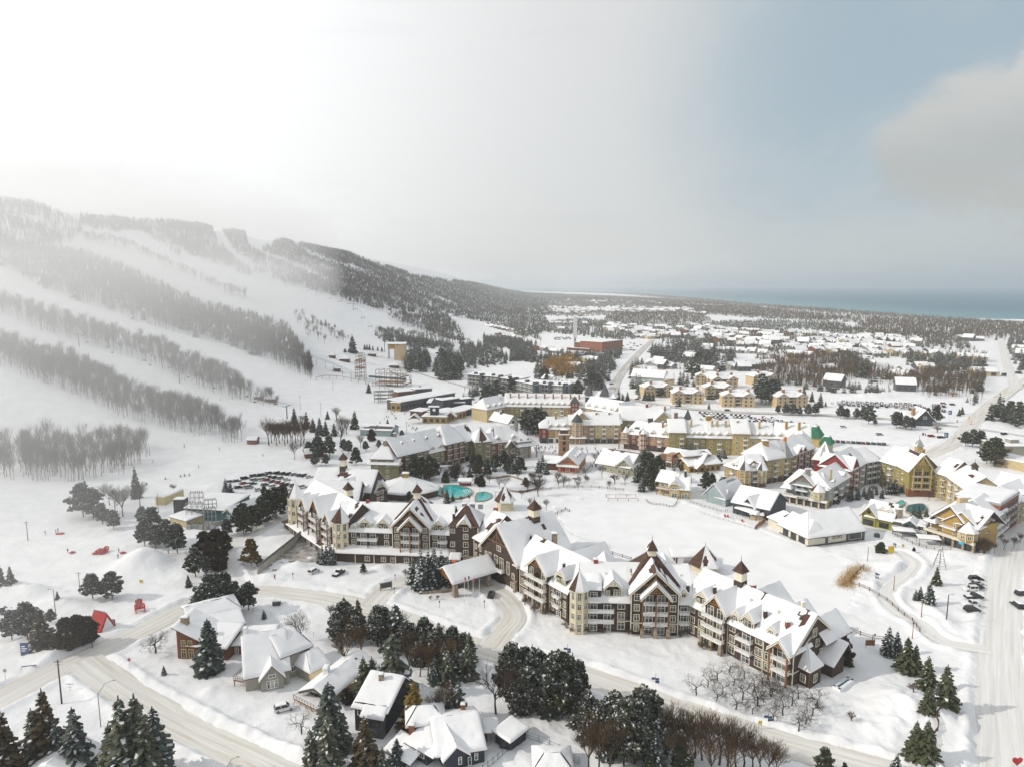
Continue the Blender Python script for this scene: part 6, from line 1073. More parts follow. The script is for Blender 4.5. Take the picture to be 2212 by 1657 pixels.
def far_houses():
 spots=[]
 def row(a,b,n,jit,f=c3,tg='',sz=1.15,rz=None,mode=None):
  g=random.Random(int(a[0]+b[1]))
  for i in range(n):
   t=(i+.5)/n;p=f(a[0]+(b[0]-a[0])*t+g.uniform(-jit,jit),a[1]+(b[1]-a[1])*t+g.uniform(-jit,jit)*.35);spots.append((p,tg,sz,rz))
 T1='snow-roofed house among trees on the plain right of the long road';T2='snow-roofed house in the distant town between hill and bay';T3='snow-roofed house in the settlement left of the white sign tower';T4='snow-roofed house in the far terraces near the right edge';T5='gabled townhouse in the stepped row at the foot of the hill'
 for a,b,n,j in(((940,545),(1360,565),9,14),((1050,590),(1250,600),4,14),((830,520),(880,560),3,10),((1480,490),(1900,540),10,16),((1540,520),(2200,560),12,18),((1560,570),(2150,620),10,20),((1620,690),(2180,740),6,24),((1720,850),(1880,850),2,8),((1180,815),(1290,820),2,6),((1180,840),(1370,840),3,10),((1920,870),(2200,820),4,16),((1090,880),(1220,885),3,8),((1470,790),(1650,700),3,20),((1560,880),(1700,885),2,8)):row(a,b,n,j,c3,T1)
 for a,b,n,j in(((150,370),(900,375),26,14),((300,350),(1500,375),34,14),((1050,370),(1540,372),16,8),((450,240),(1000,260),14,14),((700,300),(1250,300),12,14),((1450,320),(1800,335),9,12),((1500,395),(1650,400),4,6)):row(a,b,n,j,c3,T2,1.45)
 for a,b,n,j in(((350,300),(460,310),3,6),((350,480),(560,480),4,10),((420,530),(480,535),2,4),((160,400),(420,385),10,10),((240,690),(430,720),4,8),((640,790),(740,800),2,5),((520,850),(590,850),2,5),((330,970),(430,985),2,5),((470,1000),(540,1010),2,5)):row(a,b,n,j,c3,T3)
 for a,b,n,j in(((60,630),(160,640),2,6),((220,690),(330,680),2,6),((260,750),(440,760),3,5),((360,630),(640,650),9,5),((690,640),(980,665),9,5),((960,665),(1280,690),9,6),((500,710),(720,715),6,8),((720,730),(1010,745),7,8),((970,720),(1230,740),6,10),((560,600),(900,615),9,10),((860,780),(930,830),3,8),((1110,900),(1240,905),2,5),((1140,930),(1200,930),1,2),((1320,860),(1420,870),2,8),((1140,1020),(1290,1030),1,2),((1290,740),(1520,750),8,6),((1480,750),(1880,790),14,8),((1630,610),(1860,620),3,8),((2160,690),(2209,770),3,6),((1290,640),(1380,650),2,4),((600,985),(680,1000),1,2),((540,860),(640,880),2,4)):row(a,b,n,j,c4,T4,1.3)
 row((1720,480),(2050,545),10,3,c2,T5,.95,.75);row((1900,560),(2100,610),6,3,c2,T5,.95,.75)
 for p in(c2(1690,385),c2(1740,390),c2(1845,395),c2(1960,405)):spots.append((p,'house above the stepped townhouses at the forest edge',1.1,None))
 g=random.Random(3);n=0
 for p,tg,sz,rz in spots[:300]:
  x,y=G(*p);o=link('house',g.choice(FH),None,(x,y,gz(x,y)),g.uniform(-.9,.9)if rz is None else rz,(sz,sz,sz));tag(o,tg,'house',tg.replace('house','houses').replace('gabled townhouse','gabled townhouses'));FOOT.append((x,y-4*sz,8.5*sz+1))
  # beyond three hundred, the smallest roofs of the far town are one mass
 g=random.Random(21);rest=spots[300:];V,F_,M=[],[],[];mats=[]
 for poly,n in((pl(c3,(150,350),(900,340),(1540,355),(1540,385),(900,395),(160,400)),110),(pl(c3,(300,235),(1000,250),(1500,300),(1400,330),(700,315),(300,270)),60),(pl(c3,(560,470),(1400,520),(2200,560),(2200,700),(1640,640),(1000,580)),90),(pl(c4,(50,570),(900,570),(1380,620),(1200,720),(300,740)),80)):
  Q=np.array(poly);k=0
  while k<n:
   q=Q.min(0)+(Q.max(0)-Q.min(0))*np.array([g.random(),g.random()])
   if inpoly(q[:1],q[1:],poly)[0]:rest.append((q,'',1.3,None));k+=1
 for q,tg,sz,rz in rest:
  x,y=G(*q)
  if road_dist(np.array([x]),np.array([y]))[0]<6 or not clear_of_buildings(np.array([x]),np.array([y]))[0]:continue
  me=g.choice(FH);a=g.uniform(-.9,.9);c,s=math.cos(a)*sz,math.sin(a)*sz;o=len(V);V+=[(x+v.co.x*c-v.co.y*s,y+v.co.x*s+v.co.y*c,v.co.z*sz)for v in me.vertices]
  for m in me.materials:
   if m not in mats:mats.append(m)
  F_+=[tuple(o+i for i in f.vertices)for f in me.polygons];M+=[mats.index(me.materials[f.material_index])for f in me.polygons];FOOT.append((x,y-4*sz,8*sz))
 me=bpy.data.meshes.new('far_town');me.from_pydata(V,[],F_);[me.materials.append(m)for m in mats];me.polygons.foreach_set('material_index',M);me.update();tag(link('far_town',me),kind='stuff')
far_houses()
# ---------------------------------------------------------------- trees
mat('needle_dark',(0.066,0.080,0.055),0.8,0,0.5,rgb2=(0.12,0.125,0.085))
mat('needle_olive',(0.058,0.070,0.034),0.8,0,0.9,rgb2=(0.10,0.108,0.052))
mat('needle_blue',(0.048,0.066,0.056),0.8,0,0.9,rgb2=(0.088,0.105,0.088))
mat('needle_gold',(0.13,0.085,0.016),0.8,0,0.9,rgb2=(0.20,0.135,0.03))
mat('needle_rust',(0.055,0.040,0.022),0.8,0,0.9,rgb2=(0.085,0.062,0.03))
mat('bark',(0.055,0.042,0.034),0.9,0.25,2.0)
mat('twig',(0.045,0.034,0.027),0.9,0,0.3,rgb2=(0.075,0.058,0.046))
mat('twig_brown',(0.085,0.055,0.03),0.9,0,0.3,rgb2=(0.14,0.095,0.05))
mat('twig_grey',(0.085,0.074,0.066),0.9,0,0.02,rgb2=(0.135,0.118,0.104))
mat('twig_red',(0.10,0.045,0.035),0.9,0.2,1.0)
mat('willow',(0.30,0.16,0.025),0.9,0,0.4,rgb2=(0.42,0.24,0.05))
mat('reed',(0.42,0.27,0.10),0.9,0,0.8,rgb2=(0.55,0.38,0.17))
def quads(c,a,b):
 return np.stack([c-a-b,c+a-b,c+a*0.55+b,c-a*0.55+b],1)
class Tr:
 def __init__(s):s.V=[];s.m=[]
 def add(s,q,m):s.V.append(q.reshape(-1,4,3));s.m.append(np.full(len(q.reshape(-1,4,3)),m))
 def arr(s):return np.concatenate(s.V),np.concatenate(s.m)
def unit(v):return v/(np.linalg.norm(v,axis=-1,keepdims=True)+1e-9)
def tube_q(a,b,r0,r1,k=4):
 a=np.array(a,float);b=np.array(b,float);d=unit(b-a);h=np.array([0,0,1.0])if abs(d[2])<.9 else np.array([1.0,0,0])
 x=unit(np.cross(d,h));y=np.cross(d,x);q=[2*math.pi*i/k for i in range(k)]
 A=[a+r0*(math.cos(t)*x+math.sin(t)*y)for t in q];B=[b+r1*(math.cos(t)*x+math.sin(t)*y)for t in q]
 return np.array([[A[i],A[(i+1)%k],B[(i+1)%k],B[i]]for i in range(k)])
def spruce(seed,r=0.24,whorls=15,nb=8,sprays=5,snow=0.25,sz=1.0,z0=0.04,power=0.9,lump=0.0):
 """crown of height 1: whorls of drooping boughs with needle sprays, some carrying snow; mats 0 needles, 1 snow"""
 g=np.random.default_rng(seed);T=Tr()
 for w in range(whorls):
  t=(w+0.5*g.random())/whorls;z=z0+(0.985-z0)*t;L_=r*(1-t)**power*(0.82+0.3*g.random())+0.012
  n=max(3,int(nb*(0.55+0.6*(1-t))));ph=g.random()*6.3
  for b in range(n):
   a=ph+2*math.pi*(b+0.5*g.random())/n;l=L_*(0.72+0.42*g.random())*(1+lump*math.sin(3*a+2*w))
   k=max(2,int(round(sprays*(0.4+0.6*(1-t)))));s=(np.arange(k)+0.55+0.3*g.random(k))/k
   rr=l*s;droop=-0.32*rr+0.25*rr*s;d=np.array([math.cos(a),math.sin(a),0.0]);tn=np.array([-d[1],d[0],0.0])
   c=d*rr[:,None]+np.array([0,0,1.0])*(z+droop)[:,None]+(g.random((k,3))-0.5)*0.014
   w_=sz*(0.024+0.055*l/max(r,.01)*(1.15-0.5*s))*(0.7+0.6*g.random(k));ln=l/k*0.95+0.012
   ax=unit(d[None]+np.array([0,0,-0.28])+0.5*(g.random((k,3))-0.5))*ln;bx=unit(tn[None]+0.7*(g.random((k,3))-0.5))*w_[:,None]
   T.add(quads(c,bx,ax),0)
   c2=c+np.array([0,0,-0.016]);T.add(quads(c2,unit(tn[None]*0.6+np.array([0,0,0.8])+0.4*(g.random((k,3))-.5))*w_[:,None]*0.6,ax),0)
   sn=g.random(k)<snow
   if sn.any():T.add(quads(c[sn]+np.array([0,0,0.007])+(g.random((sn.sum(),3))-.5)*.008,bx[sn]*0.55,ax[sn]*0.6),1)
 tip=np.array([[0,0,0.975]]);T.add(quads(tip,np.array([[0.012,0,0]]),np.array([[0,0,0.03]])),0);T.add(quads(tip,np.array([[0,0.012,0]]),np.array([[0,0,0.03]])),0)
 return T.arr()
def pine(seed,r=0.36,z0=0.16,clumps=40,tufts=24,snow=0.24,flat=0.62,ts=1.0,shape='round'):
 """rounded, uneven crown of needle tufts on limbs; height 1; mats 0 needles, 1 snow, 2 bark"""
 g=np.random.default_rng(seed);T=Tr()
 for i in range(clumps):
  t=(i+0.5)/clumps;z=z0+(0.93-z0)*t**0.9
  env=r*((math.sin(math.pi*min(0.97,0.22+0.74*t))**0.8*(1-0.25*t))if shape=='round' else(1.08-t)**0.7)*(0.75+0.5*g.random())
  a=i*2.4+g.random();q=env*(0.30+0.72*math.sqrt(g.random()));c=np.array([q*math.cos(a),q*math.sin(a),z+0.04*(g.random()-.5)])
  s=(0.075+0.045*g.random())*(0.72+0.5*(1-t))*max(1.0,r/.3)
  dr=unit(g.normal(size=(tufts,3)));dr[:,2]=np.abs(dr[:,2])*flat+(g.random(tufts)-0.62)*0.5
  p=c+dr*s*(0.55+0.5*g.random((tufts,1)));o=unit(dr+0.8*(g.random((tufts,3))-0.5));o[:,2]+=0.25;o=unit(o)
  sd=unit(np.cross(o,unit(g.normal(size=(tufts,3)))));ll=ts*(0.030+0.028*g.random((tufts,1)))
  T.add(quads(p,sd*ll*0.85,o*ll),0);T.add(quads(p,np.cross(o,sd)*ll*0.7,o*ll),0)
  sn=(g.random(tufts)<snow)&(dr[:,2]>0.02)
  if sn.any():T.add(quads(p[sn]+np.array([0,0,0.014]),sd[sn]*ll[sn]*0.6,unit(o[sn]*np.array([1,1,0.35]))*ll[sn]*0.5),1)
  T.add(tube_q((0,0,max(0.1,z-0.10)),c,0.007,0.003,3),2)
 return T.arr()
def bare(seed,levels=4,spread=0.55,trunk=0.30,upright=0.5,r0=0.016,nch=4,thick=1.0,flat=False):
 """leafless tree of height 1; every limb a thin tapered prism; returns quads"""
 g=np.random.default_rng(seed);Q=[]
 def grow(p,d,l,r,lv):
  e=p+d*l;mid=(p+e)/2+(g.random(3)-0.5)*l*0.12
  if lv>=3:Q.append(np.array([[p-np.array([r,0,0]),p+np.array([r,0,0]),e,e]]))if not flat else None
  k=3 if lv>0 else 5
  if lv<3:Q.append(tube_q(p,mid,r,r*0.8,k));Q.append(tube_q(mid,e,r*0.8,r*0.6,k))
  else:
   sd=unit(np.cross(d,unit(g.normal(size=3))))*r;Q.append(np.array([[p-sd,p+sd,e+sd*0.4,e-sd*0.4]]))
  if lv+1>=levels:return
  n=nch+(lv>0)+int(g.random()*2)
  for i in range(n):
   f=0.35+0.65*(i+1)/n if lv>0 else 0.55+0.45*(i+1)/n
   q=p+d*l*f if f<.5 else mid+(e-mid)*(f-.5)*2;a=i*2.4+g.random()*1.5
   h=unit(np.cross(d,np.array([0.3,0.9,0.2])));h2=np.cross(d,h);sdv=h*math.cos(a)+h2*math.sin(a)
   nd=unit(d*(1-spread*0.55)+sdv*spread+np.array([0,0,upright*0.35]))
   grow(q,nd,l*(0.62+0.28*g.random())*(0.92 if lv else 0.95),r*0.56,lv+1)
 grow(np.zeros(3),unit(np.array([0.04*g.normal(),0.04*g.normal(),1.0])),trunk,r0*thick,0)
 q=np.concatenate(Q);h=q[:,:,2].max();return q/h
def far_spruce(seed,r=0.22,n=4,k=5):
 g=np.random.default_rng(seed);Q=[];m=[]
 for w in range(n):
  t=w/n;z=0.04+0.9*t;L_=r*(1-t)**0.9+0.02
  for b in range(k):
   a=2*math.pi*(b+0.7*g.random())/k;l=L_*(0.7+0.5*g.random());h=1.25*0.9/n
   d=np.array([math.cos(a),math.sin(a),0]);tn=np.array([-d[1],d[0],0])*l*0.75;b0=d*l+np.array([0,0,z-0.02])
   Q.append([b0-tn,b0+tn,np.array([0,0,z+h]),np.array([0,0,z+h])]);m.append(1 if g.random()<0.14 else 0)
 return np.array(Q),np.array(m)
def far_bare(seed,n=14,w=0.009):
 g=np.random.default_rng(seed);Q=[[(-0.011,0,0),(0.011,0,0),(0.006,0,0.7),(-0.006,0,0.7)],[(0,-0.011,0),(0,0.011,0),(0,0.006,0.7),(0,-0.006,0.7)]]
 for i in range(n):
  z=0.28+0.45*g.random();a=g.random()*6.3;l=0.22*(0.6+0.6*g.random());d=np.array([math.cos(a),math.sin(a),0]);e=d*l*(0.5+0.5*g.random())+np.array([0,0,min(1.0,z+0.18+0.22*g.random())])
  p=np.array([0,0,z]);s=np.array([-d[1],d[0],0])*w*(0.8+0.6*g.random());Q.append([p-s,p+s,e+s*0.5,e-s*0.5])
  s2=np.array([d[0],d[1],0.4])*w*2.2;e2=e+(g.random(3)-0.5)*0.10;m_=(p+e)/2;Q.append([m_-s*.6,m_+s*.6,e2+s*.4,e2-s*.4])
 return np.array(Q,float)
def qmesh(name,q,mats,mi=None,scale=1.0):
 q=np.asarray(q)*scale;n=len(q);return npmesh(name,q.reshape(-1,3),np.arange(4*n).reshape(n,4),mats,mi)
def trunk_mesh(name,h,r,m='bark',top=0.85):
 q=np.concatenate([tube_q((0,0,-0.02),(0.004,0,top*0.5),r,r*0.7,6),tube_q((0.004,0,top*0.5),(0,0,top),r*0.7,r*0.25,6)]);return qmesh(name,q,[m])
PROTO={}
def add_proto(kind,arr,mats,tr=0.012,top=0.9,tm='bark',name='crown'):
 PROTO.setdefault(kind,[]).append((qmesh('crown',arr[0],mats,arr[1]),trunk_mesh('trunk',1,tr,tm,top)))
for s in range(3):
 add_proto('spruce',spruce(s,0.23+0.02*s,16,9,5,0.22),['needle_dark','bough_snow'])
 add_proto('olive_spruce',spruce(10+s,0.25,15,9,5,0.12),['needle_olive','bough_snow'])
 add_proto('blue_spruce',spruce(20+s,0.26,14,9,5,0.42),['needle_blue','bough_snow'])
 add_proto('snowy_spruce',spruce(30+s,0.17,15,8,4,0.75),['needle_blue','bough_snow'])
 add_proto('pine',pine(s,0.29,0.20,44,32,0.55,ts=.74),['needle_dark','bough_snow','bark'],0.016,0.8)
 add_proto('olive_pine',pine(10+s,0.25,0.16,44,28,0.24,ts=.78,shape='cone'),['needle_olive','bough_snow','bark'],0.014,0.85)
 add_proto('mid_spruce',spruce(40+s,0.23,9,6,3,0.40,1.25),['needle_dark','bough_snow'])
 add_proto('mid_pine',pine(40+s,0.30,0.10,16,12,0.36,ts=1.5),['needle_dark','bough_snow','bark'])
add_proto('gold_spruce',spruce(51,0.30,14,9,5,0.08),['needle_gold','bough_snow'])
add_proto('gold_pine',pine(52,0.34,0.08,36,18,0.08,shape='cone'),['needle_gold','bough_snow','bark'],0.016)
add_proto('rust_spruce',spruce(53,0.24,15,9,5,0.18),['needle_rust','bough_snow'])
add_proto('dense_spruce',spruce(54,0.24,20,11,6,0.16,1.1,0.0,0.72),['needle_blue','bough_snow'],0.014)
add_proto('cedar',pine(55,0.30,0.0,60,26,0.04,0.8,1.2),['needle_rust','bough_snow','bark'],0.012)
add_proto('cedar',pine(56,0.34,-0.02,60,26,0.03,0.8,1.2),['needle_olive','bough_snow','bark'],0.012)
def bare_proto(kind,seed,m,tr,**kw):
 q=bare(seed,**kw);z=q[:,:,2].mean(1);low=(np.abs(q[:,:,:2]).max((1,2))<0.04)&(z<0.42)
 c=q[~low];t=q[low]
 if not len(t):t=tube_q((0,0,0),(0,0,0.2),0.012,0.01)
 PROTO.setdefault(kind,[]).append((qmesh('crown',c,[m]),qmesh('trunk',t,[tr])))
for s in range(4):
 bare_proto('bare',s,'twig','bark',levels=5,spread=0.55,trunk=0.34,upright=0.5)
 bare_proto('orchard',10+s,'twig','bark',levels=5,spread=0.85,trunk=0.36,upright=0.25,r0=0.026,nch=3)
 bare_proto('brown_bare',20+s,'twig_brown','bark',levels=5,spread=0.45,trunk=0.30,upright=0.9)
 bare_proto('hill_bare',30+s,'twig_grey','twig_grey',levels=4,spread=0.33,trunk=0.46,upright=0.8,r0=0.0105,nch=4)
 bare_proto('red_shrub',40+s,'twig_red','twig_red',levels=4,spread=0.7,trunk=0.12,upright=0.6,r0=0.014,nch=5)
 bare_proto('shrub',50+s,'twig_brown','twig_brown',levels=4,spread=0.8,trunk=0.10,upright=0.6,r0=0.012,nch=5)
CATS={'bare':'bare tree','orchard':'bare tree','brown_bare':'bare tree','hill_bare':'bare tree','red_shrub':'shrub','shrub':'shrub','cedar':'cedar','willow':'willow'}
NAMES={'bare':'bare_tree','orchard':'bare_tree','brown_bare':'bare_tree','hill_bare':'bare_tree','red_shrub':'bare_shrub','shrub':'bare_shrub','cedar':'cedar_tree','willow':'willow_tree'}
def tree(kind,x,y,h,label,group=None,z=None,wide=1.0,rz=None):
 v=rnd.choice(PROTO[kind]);z=gz(x,y)if z is None else z
 o=thing(NAMES.get(kind,'pine_tree' if 'pine' in kind else 'spruce_tree'),label,CATS.get(kind,'pine' if 'pine' in kind else 'spruce'),(x,y,z-0.1),group,rnd.random()*6.3 if rz is None else rz)
 o.scale=(h*wide,h*wide,h)
 link('crown',v[0],o);link('trunk',v[1],o)
 return o
def ptree(kind,px,py,top,label,group=None,wide=1.0):
 """a tree standing at photo point (px, py) whose tip reaches photo row top"""
 x,y,z=(q[0]for q in hit(px,py));h=max(0.6,ZAT(top,y)-z);return tree(kind,x,y,h,label,group,None,wide)
bare_proto('willow',71,'willow','bark',levels=5,spread=.75,trunk=.22,upright=.4,r0=.02,nch=5);bare_proto('willow',72,'willow','bark',levels=5,spread=.75,trunk=.2,upright=.4,r0=.02,nch=5)
ORD=['leftmost','second','third','fourth','fifth','sixth','seventh','eighth','ninth','tenth','eleventh','twelfth','13th','14th','15th','16th','17th','18th','19th','20th','21st','22nd','23rd','24th','25th','26th','27th','28th','29th','30th']
LOOK={'spruce':'dark snow-flecked spruce','olive_spruce':'olive green spruce','blue_spruce':'grey-green snowy spruce','snowy_spruce':'slim snow-laden spruce','pine':'dark snow-flecked pine','olive_pine':'olive green pine','gold_spruce':'golden yellow conifer','gold_pine':'golden brown pine','rust_spruce':'rust-brown conifer','dense_spruce':'tall dense dark spruce','cedar':'dense brownish cedar','bare':'bare tree','orchard':'small bare tree','brown_bare':'bare brown tree','hill_bare':'bare grey tree','red_shrub':'reddish bare shrub','shrub':'bare brown shrub','willow':'orange-yellow willow','mid_spruce':'dark spruce','mid_pine':'dark pine'}
def stand(where,f,trees,wide=1.0):
 """trees of one place, told apart by kind and by their order from the left"""
 by={}
 for t in trees:by.setdefault(t[0],[]).append(t)
 for k,L_ in by.items():
  L_.sort(key=lambda t:t[1])
  for i,t in enumerate(L_):
   p=f(t[1],t[2]);lab=LOOK[k]+' '+where if len(L_)==1 else '%s of the %ss %s'%(ORD[i]if i==0 else ORD[i]+' from left',LOOK[k],where)
   ptree(k,p[0],p[1],f(0,t[3])[1],lab,None if len(L_)==1 else LOOK[k]+'s '+where,t[4]if len(t)>4 else wide)
   # ---------------------------------------------------------------- forests: scattered by photo regions onto the terrain
def scatter(poly,spacing,seed,jitter=1.0,maxd=7000):
 """points about `spacing` metres apart on the terrain inside a region outlined in the photograph"""
 g=np.random.default_rng(seed);pts=np.array(poly,float);E_=[]
 for a,b in zip(pts,np.roll(pts,-1,0)):
  for t in np.linspace(0,1,8,endpoint=False):E_.append(a*(1-t)+b*t)
 E_=np.array(E_);hx,hy,_=hit(E_[:,0],E_[:,1]);hy=np.minimum(hy,maxd)
 x0,x1,y0,y1=hx.min()-20,hx.max()+20,hy.min()-20,hy.max()+20
 n=int((x1-x0)*(y1-y0)/spacing**2);n=min(n,900000)
 x=x0+(x1-x0)*g.random(n);y=y0+(y1-y0)*g.random(n);px,py=PR(x,y,hz(x,y))
 k=inpoly(px,py,poly)&(y>60);x=x[k];y=y[k]
 k=road_dist(x,y)>2.5;return x[k],y[k]
def merged(name,protos,x,y,z,h,wide,mats,seed,stuff=True,parent=None):
 """many trees as one mass: protos are (quads, mat index) of height 1"""
 g=np.random.default_rng(seed);Vs=[];Ms=[];pick=g.integers(0,len(protos),len(x))
 for i,(q,mi)in enumerate(protos):
  k=np.where(pick==i)[0]
  if not len(k):continue
  a=g.random(len(k))*6.283;c,s=np.cos(a),np.sin(a);q=np.asarray(q,np.float32);X=q[None,:,:,0];Y=q[None,:,:,1];Z=q[None,:,:,2]
  sw=(h[k]*wide[k])[:,None,None];C=c[:,None,None];S=s[:,None,None]
  V=np.stack([(X*C-Y*S)*sw+x[k][:,None,None],(X*S+Y*C)*sw+y[k][:,None,None],Z*h[k][:,None,None]+z[k][:,None,None]],-1)
  Vs.append(V.reshape(-1,3));Ms.append(np.tile(mi,len(k)))
 V=np.concatenate(Vs);M=np.concatenate(Ms);n=len(V)//4
 o=link(name,npmesh(name,V,np.arange(4*n).reshape(n,4),mats,M),parent)
 if stuff:tag(o,kind='stuff')
 return o
HB=[(lambda q:(q,np.zeros(len(q),int)))(bare(s,levels=4,spread=0.33,trunk=0.46,upright=0.8,r0=0.0105,nch=4))for s in range(60,64)]
FB=[(lambda q:(q,np.zeros(len(q),int)))(far_bare(s))for s in range(4)]
FB2=[(lambda q:(q,np.zeros(len(q),int)))(far_bare(s+9,8,0.016))for s in range(3)]
FS=[far_spruce(s)for s in range(4)];FS2=[far_spruce(s+7,0.26,3,4)for s in range(3)]
MS=[spruce(70+s,0.23,8,6,3,0.45,1.3)for s in range(3)]
# the strips of woodland that divide the ski runs (photo regions of their feet)
STRIPS=[('A',pl(c1,(-60,1650),(100,1655),(330,1640),(700,1645),(940,1655),(960,1730),(800,1830),(500,1880),(-60,1890)),4.4,17.0),('B',pl(c1,(-60,1010),(250,1090),(420,1120),(600,1210),(800,1300),(960,1370),(1120,1410),(1320,1470),(1470,1560),(1550,1610),(1530,1645),(1500,1645),(1250,1590),(1000,1530),(770,1470),(570,1370),(370,1295),(180,1220),(-60,1130)),3.7,17.0),('C',pl(c1,(-60,740),(170,800),(350,850),(500,900),(600,930),(800,990),(980,1020),(1120,1080),(1220,1150),(1370,1200),(1500,1250),(1610,1330),(1600,1382),(1560,1370),(1420,1345),(1280,1290),(1150,1240),(1080,1190),(950,1140),(870,1110),(700,1050),(510,1000),(330,950),(150,875),(-60,800)),3.9,17.0),('C2',pl(c1,(1640,1370),(1700,1350),(1800,1390),(1800,1402),(1640,1400)),5.0,15),('E',pl(c1,(530,335),(700,355),(850,392),(1000,470),(1150,540),(1300,600),(1450,668),(1580,705),(1575,722),(1440,690),(1300,622),(1150,562),(1000,494),(850,414),(700,378),(540,360)),4.2,15.0),('F',pl(c1,(880,300),(960,315),(1050,370),(1160,450),(1170,470),(1120,455),(1020,385),(940,325)),6.0,14.0),('K',pl(c2,(170,120),(400,190),(700,300),(970,365),(960,380),(700,315),(400,210),(160,150)),6,13),('N',pl(c2,(1000,430),(1060,470),(1200,520),(1300,560),(1480,600),(1500,585),(1300,530),(1260,500),(1270,440),(1100,420)),6,15),('N2',pl(c2,(900,560),(940,545),(1200,570),(1550,620),(1680,630),(1600,650),(1300,620),(900,575)),6,13),('M',pl(c2,(190,380),(330,600),(500,660),(520,640),(420,560),(480,540),(560,620),(700,660),(680,620),(560,560),(480,470),(300,420)),8,13),]
FORESTS=[('D',pl(c1,(-120,380),(380,440),(560,470),(850,575),(1050,680),(1300,790),(1600,860),(1760,900),(1850,950),(1900,1040),(1990,1150),(2000,1240),(1830,1170),(1700,1110),(1540,1050),(1400,1000),(1200,950),(1000,900),(850,850),(600,770),(400,690),(200,620),(-120,450)),3.7,15.0,0.05),('D2',pl(c1,(-120,80),(200,140),(360,190),(520,270),(520,330),(380,400),(-120,420)),5.0,15.0,0.04),('G',pl(c1,(520,215),(840,238),(1100,250),(1350,275),(1370,330),(1450,430),(1600,565),(1610,585),(1500,540),(1300,478),(1200,438),(1050,340),(980,305),(870,290),(760,290),(520,270)),4.8,14.0,0.08),('H',pl(c1,(1420,300),(1560,305),(1590,380),(1650,430),(1700,400),(1850,330),(2010,360),(2209,430),(2400,500),(2600,560),(2600,760),(2209,715),(2100,690),(1900,630),(1820,640),(1700,565),(1640,530),(1480,400)),6.0,14.0,0.10),('J',pl(c2,(-160,30),(300,40),(700,60),(1000,60),(1400,110),(1700,140),(2000,190),(2209,215),(2420,262),(2300,330),(2380,400),(2209,420),(2100,410),(1700,440),(1480,425),(1380,400),(1260,398),(1000,370),(720,300),(400,200),(0,70)),7.4,14.0,0.18),('J2',pl(c2,(1270,410),(1480,430),(1560,500),(1600,560),(1640,620),(1500,600),(1300,520)),7.0,14.0,0.35),('J3',pl(c2,(1480,425),(1720,445),(1900,500),(2050,560),(2209,600),(2290,650),(2230,570),(2360,520),(2290,420),(2000,420),(1700,430)),9.5,12.0,0.55),]
GAPS=[pl(c2,(560,-20),(700,-10),(900,70),(1040,130),(1000,130),(840,70),(640,10)),pl(c2,(1040,60),(1120,90),(1240,150),(1200,150),(1080,100)),pl(c2,(980,230),(1060,250),(1180,310),(1120,300)),pl(c2,(1400,380),(1480,390),(1600,430),(1560,440),(1440,405)),pl(c2,(300,60),(400,80),(560,160),(520,160),(380,100)),pl(c2,(1420,85),(1500,115),(1640,160),(1600,160),(1500,130),(1400,100)),pl(c2,(760,170),(830,182),(820,192),(760,185)),pl(c1,(1850,370),(1900,380),(2050,460),(2200,510),(2209,530),(2000,470),(1880,390)),pl(c1,(1560,335),(1620,400),(1750,450),(1950,530),(2080,580),(2080,590),(1900,540),(1700,470),(1600,410)),pl(c2,(1520,20),(1600,40),(1730,70),(1720,85),(1600,60)),pl(c2,(1360,240),(1440,280),(1560,330),(1540,335),(1400,280)),pl(c1,(160,200),(300,210),(310,255),(240,262),(170,240)),pl(c1,(400,560),(500,580),(560,610),(480,600)),pl(c1,(1290,330),(1430,370),(1600,490),(1600,510),(1420,400),(1310,360))]
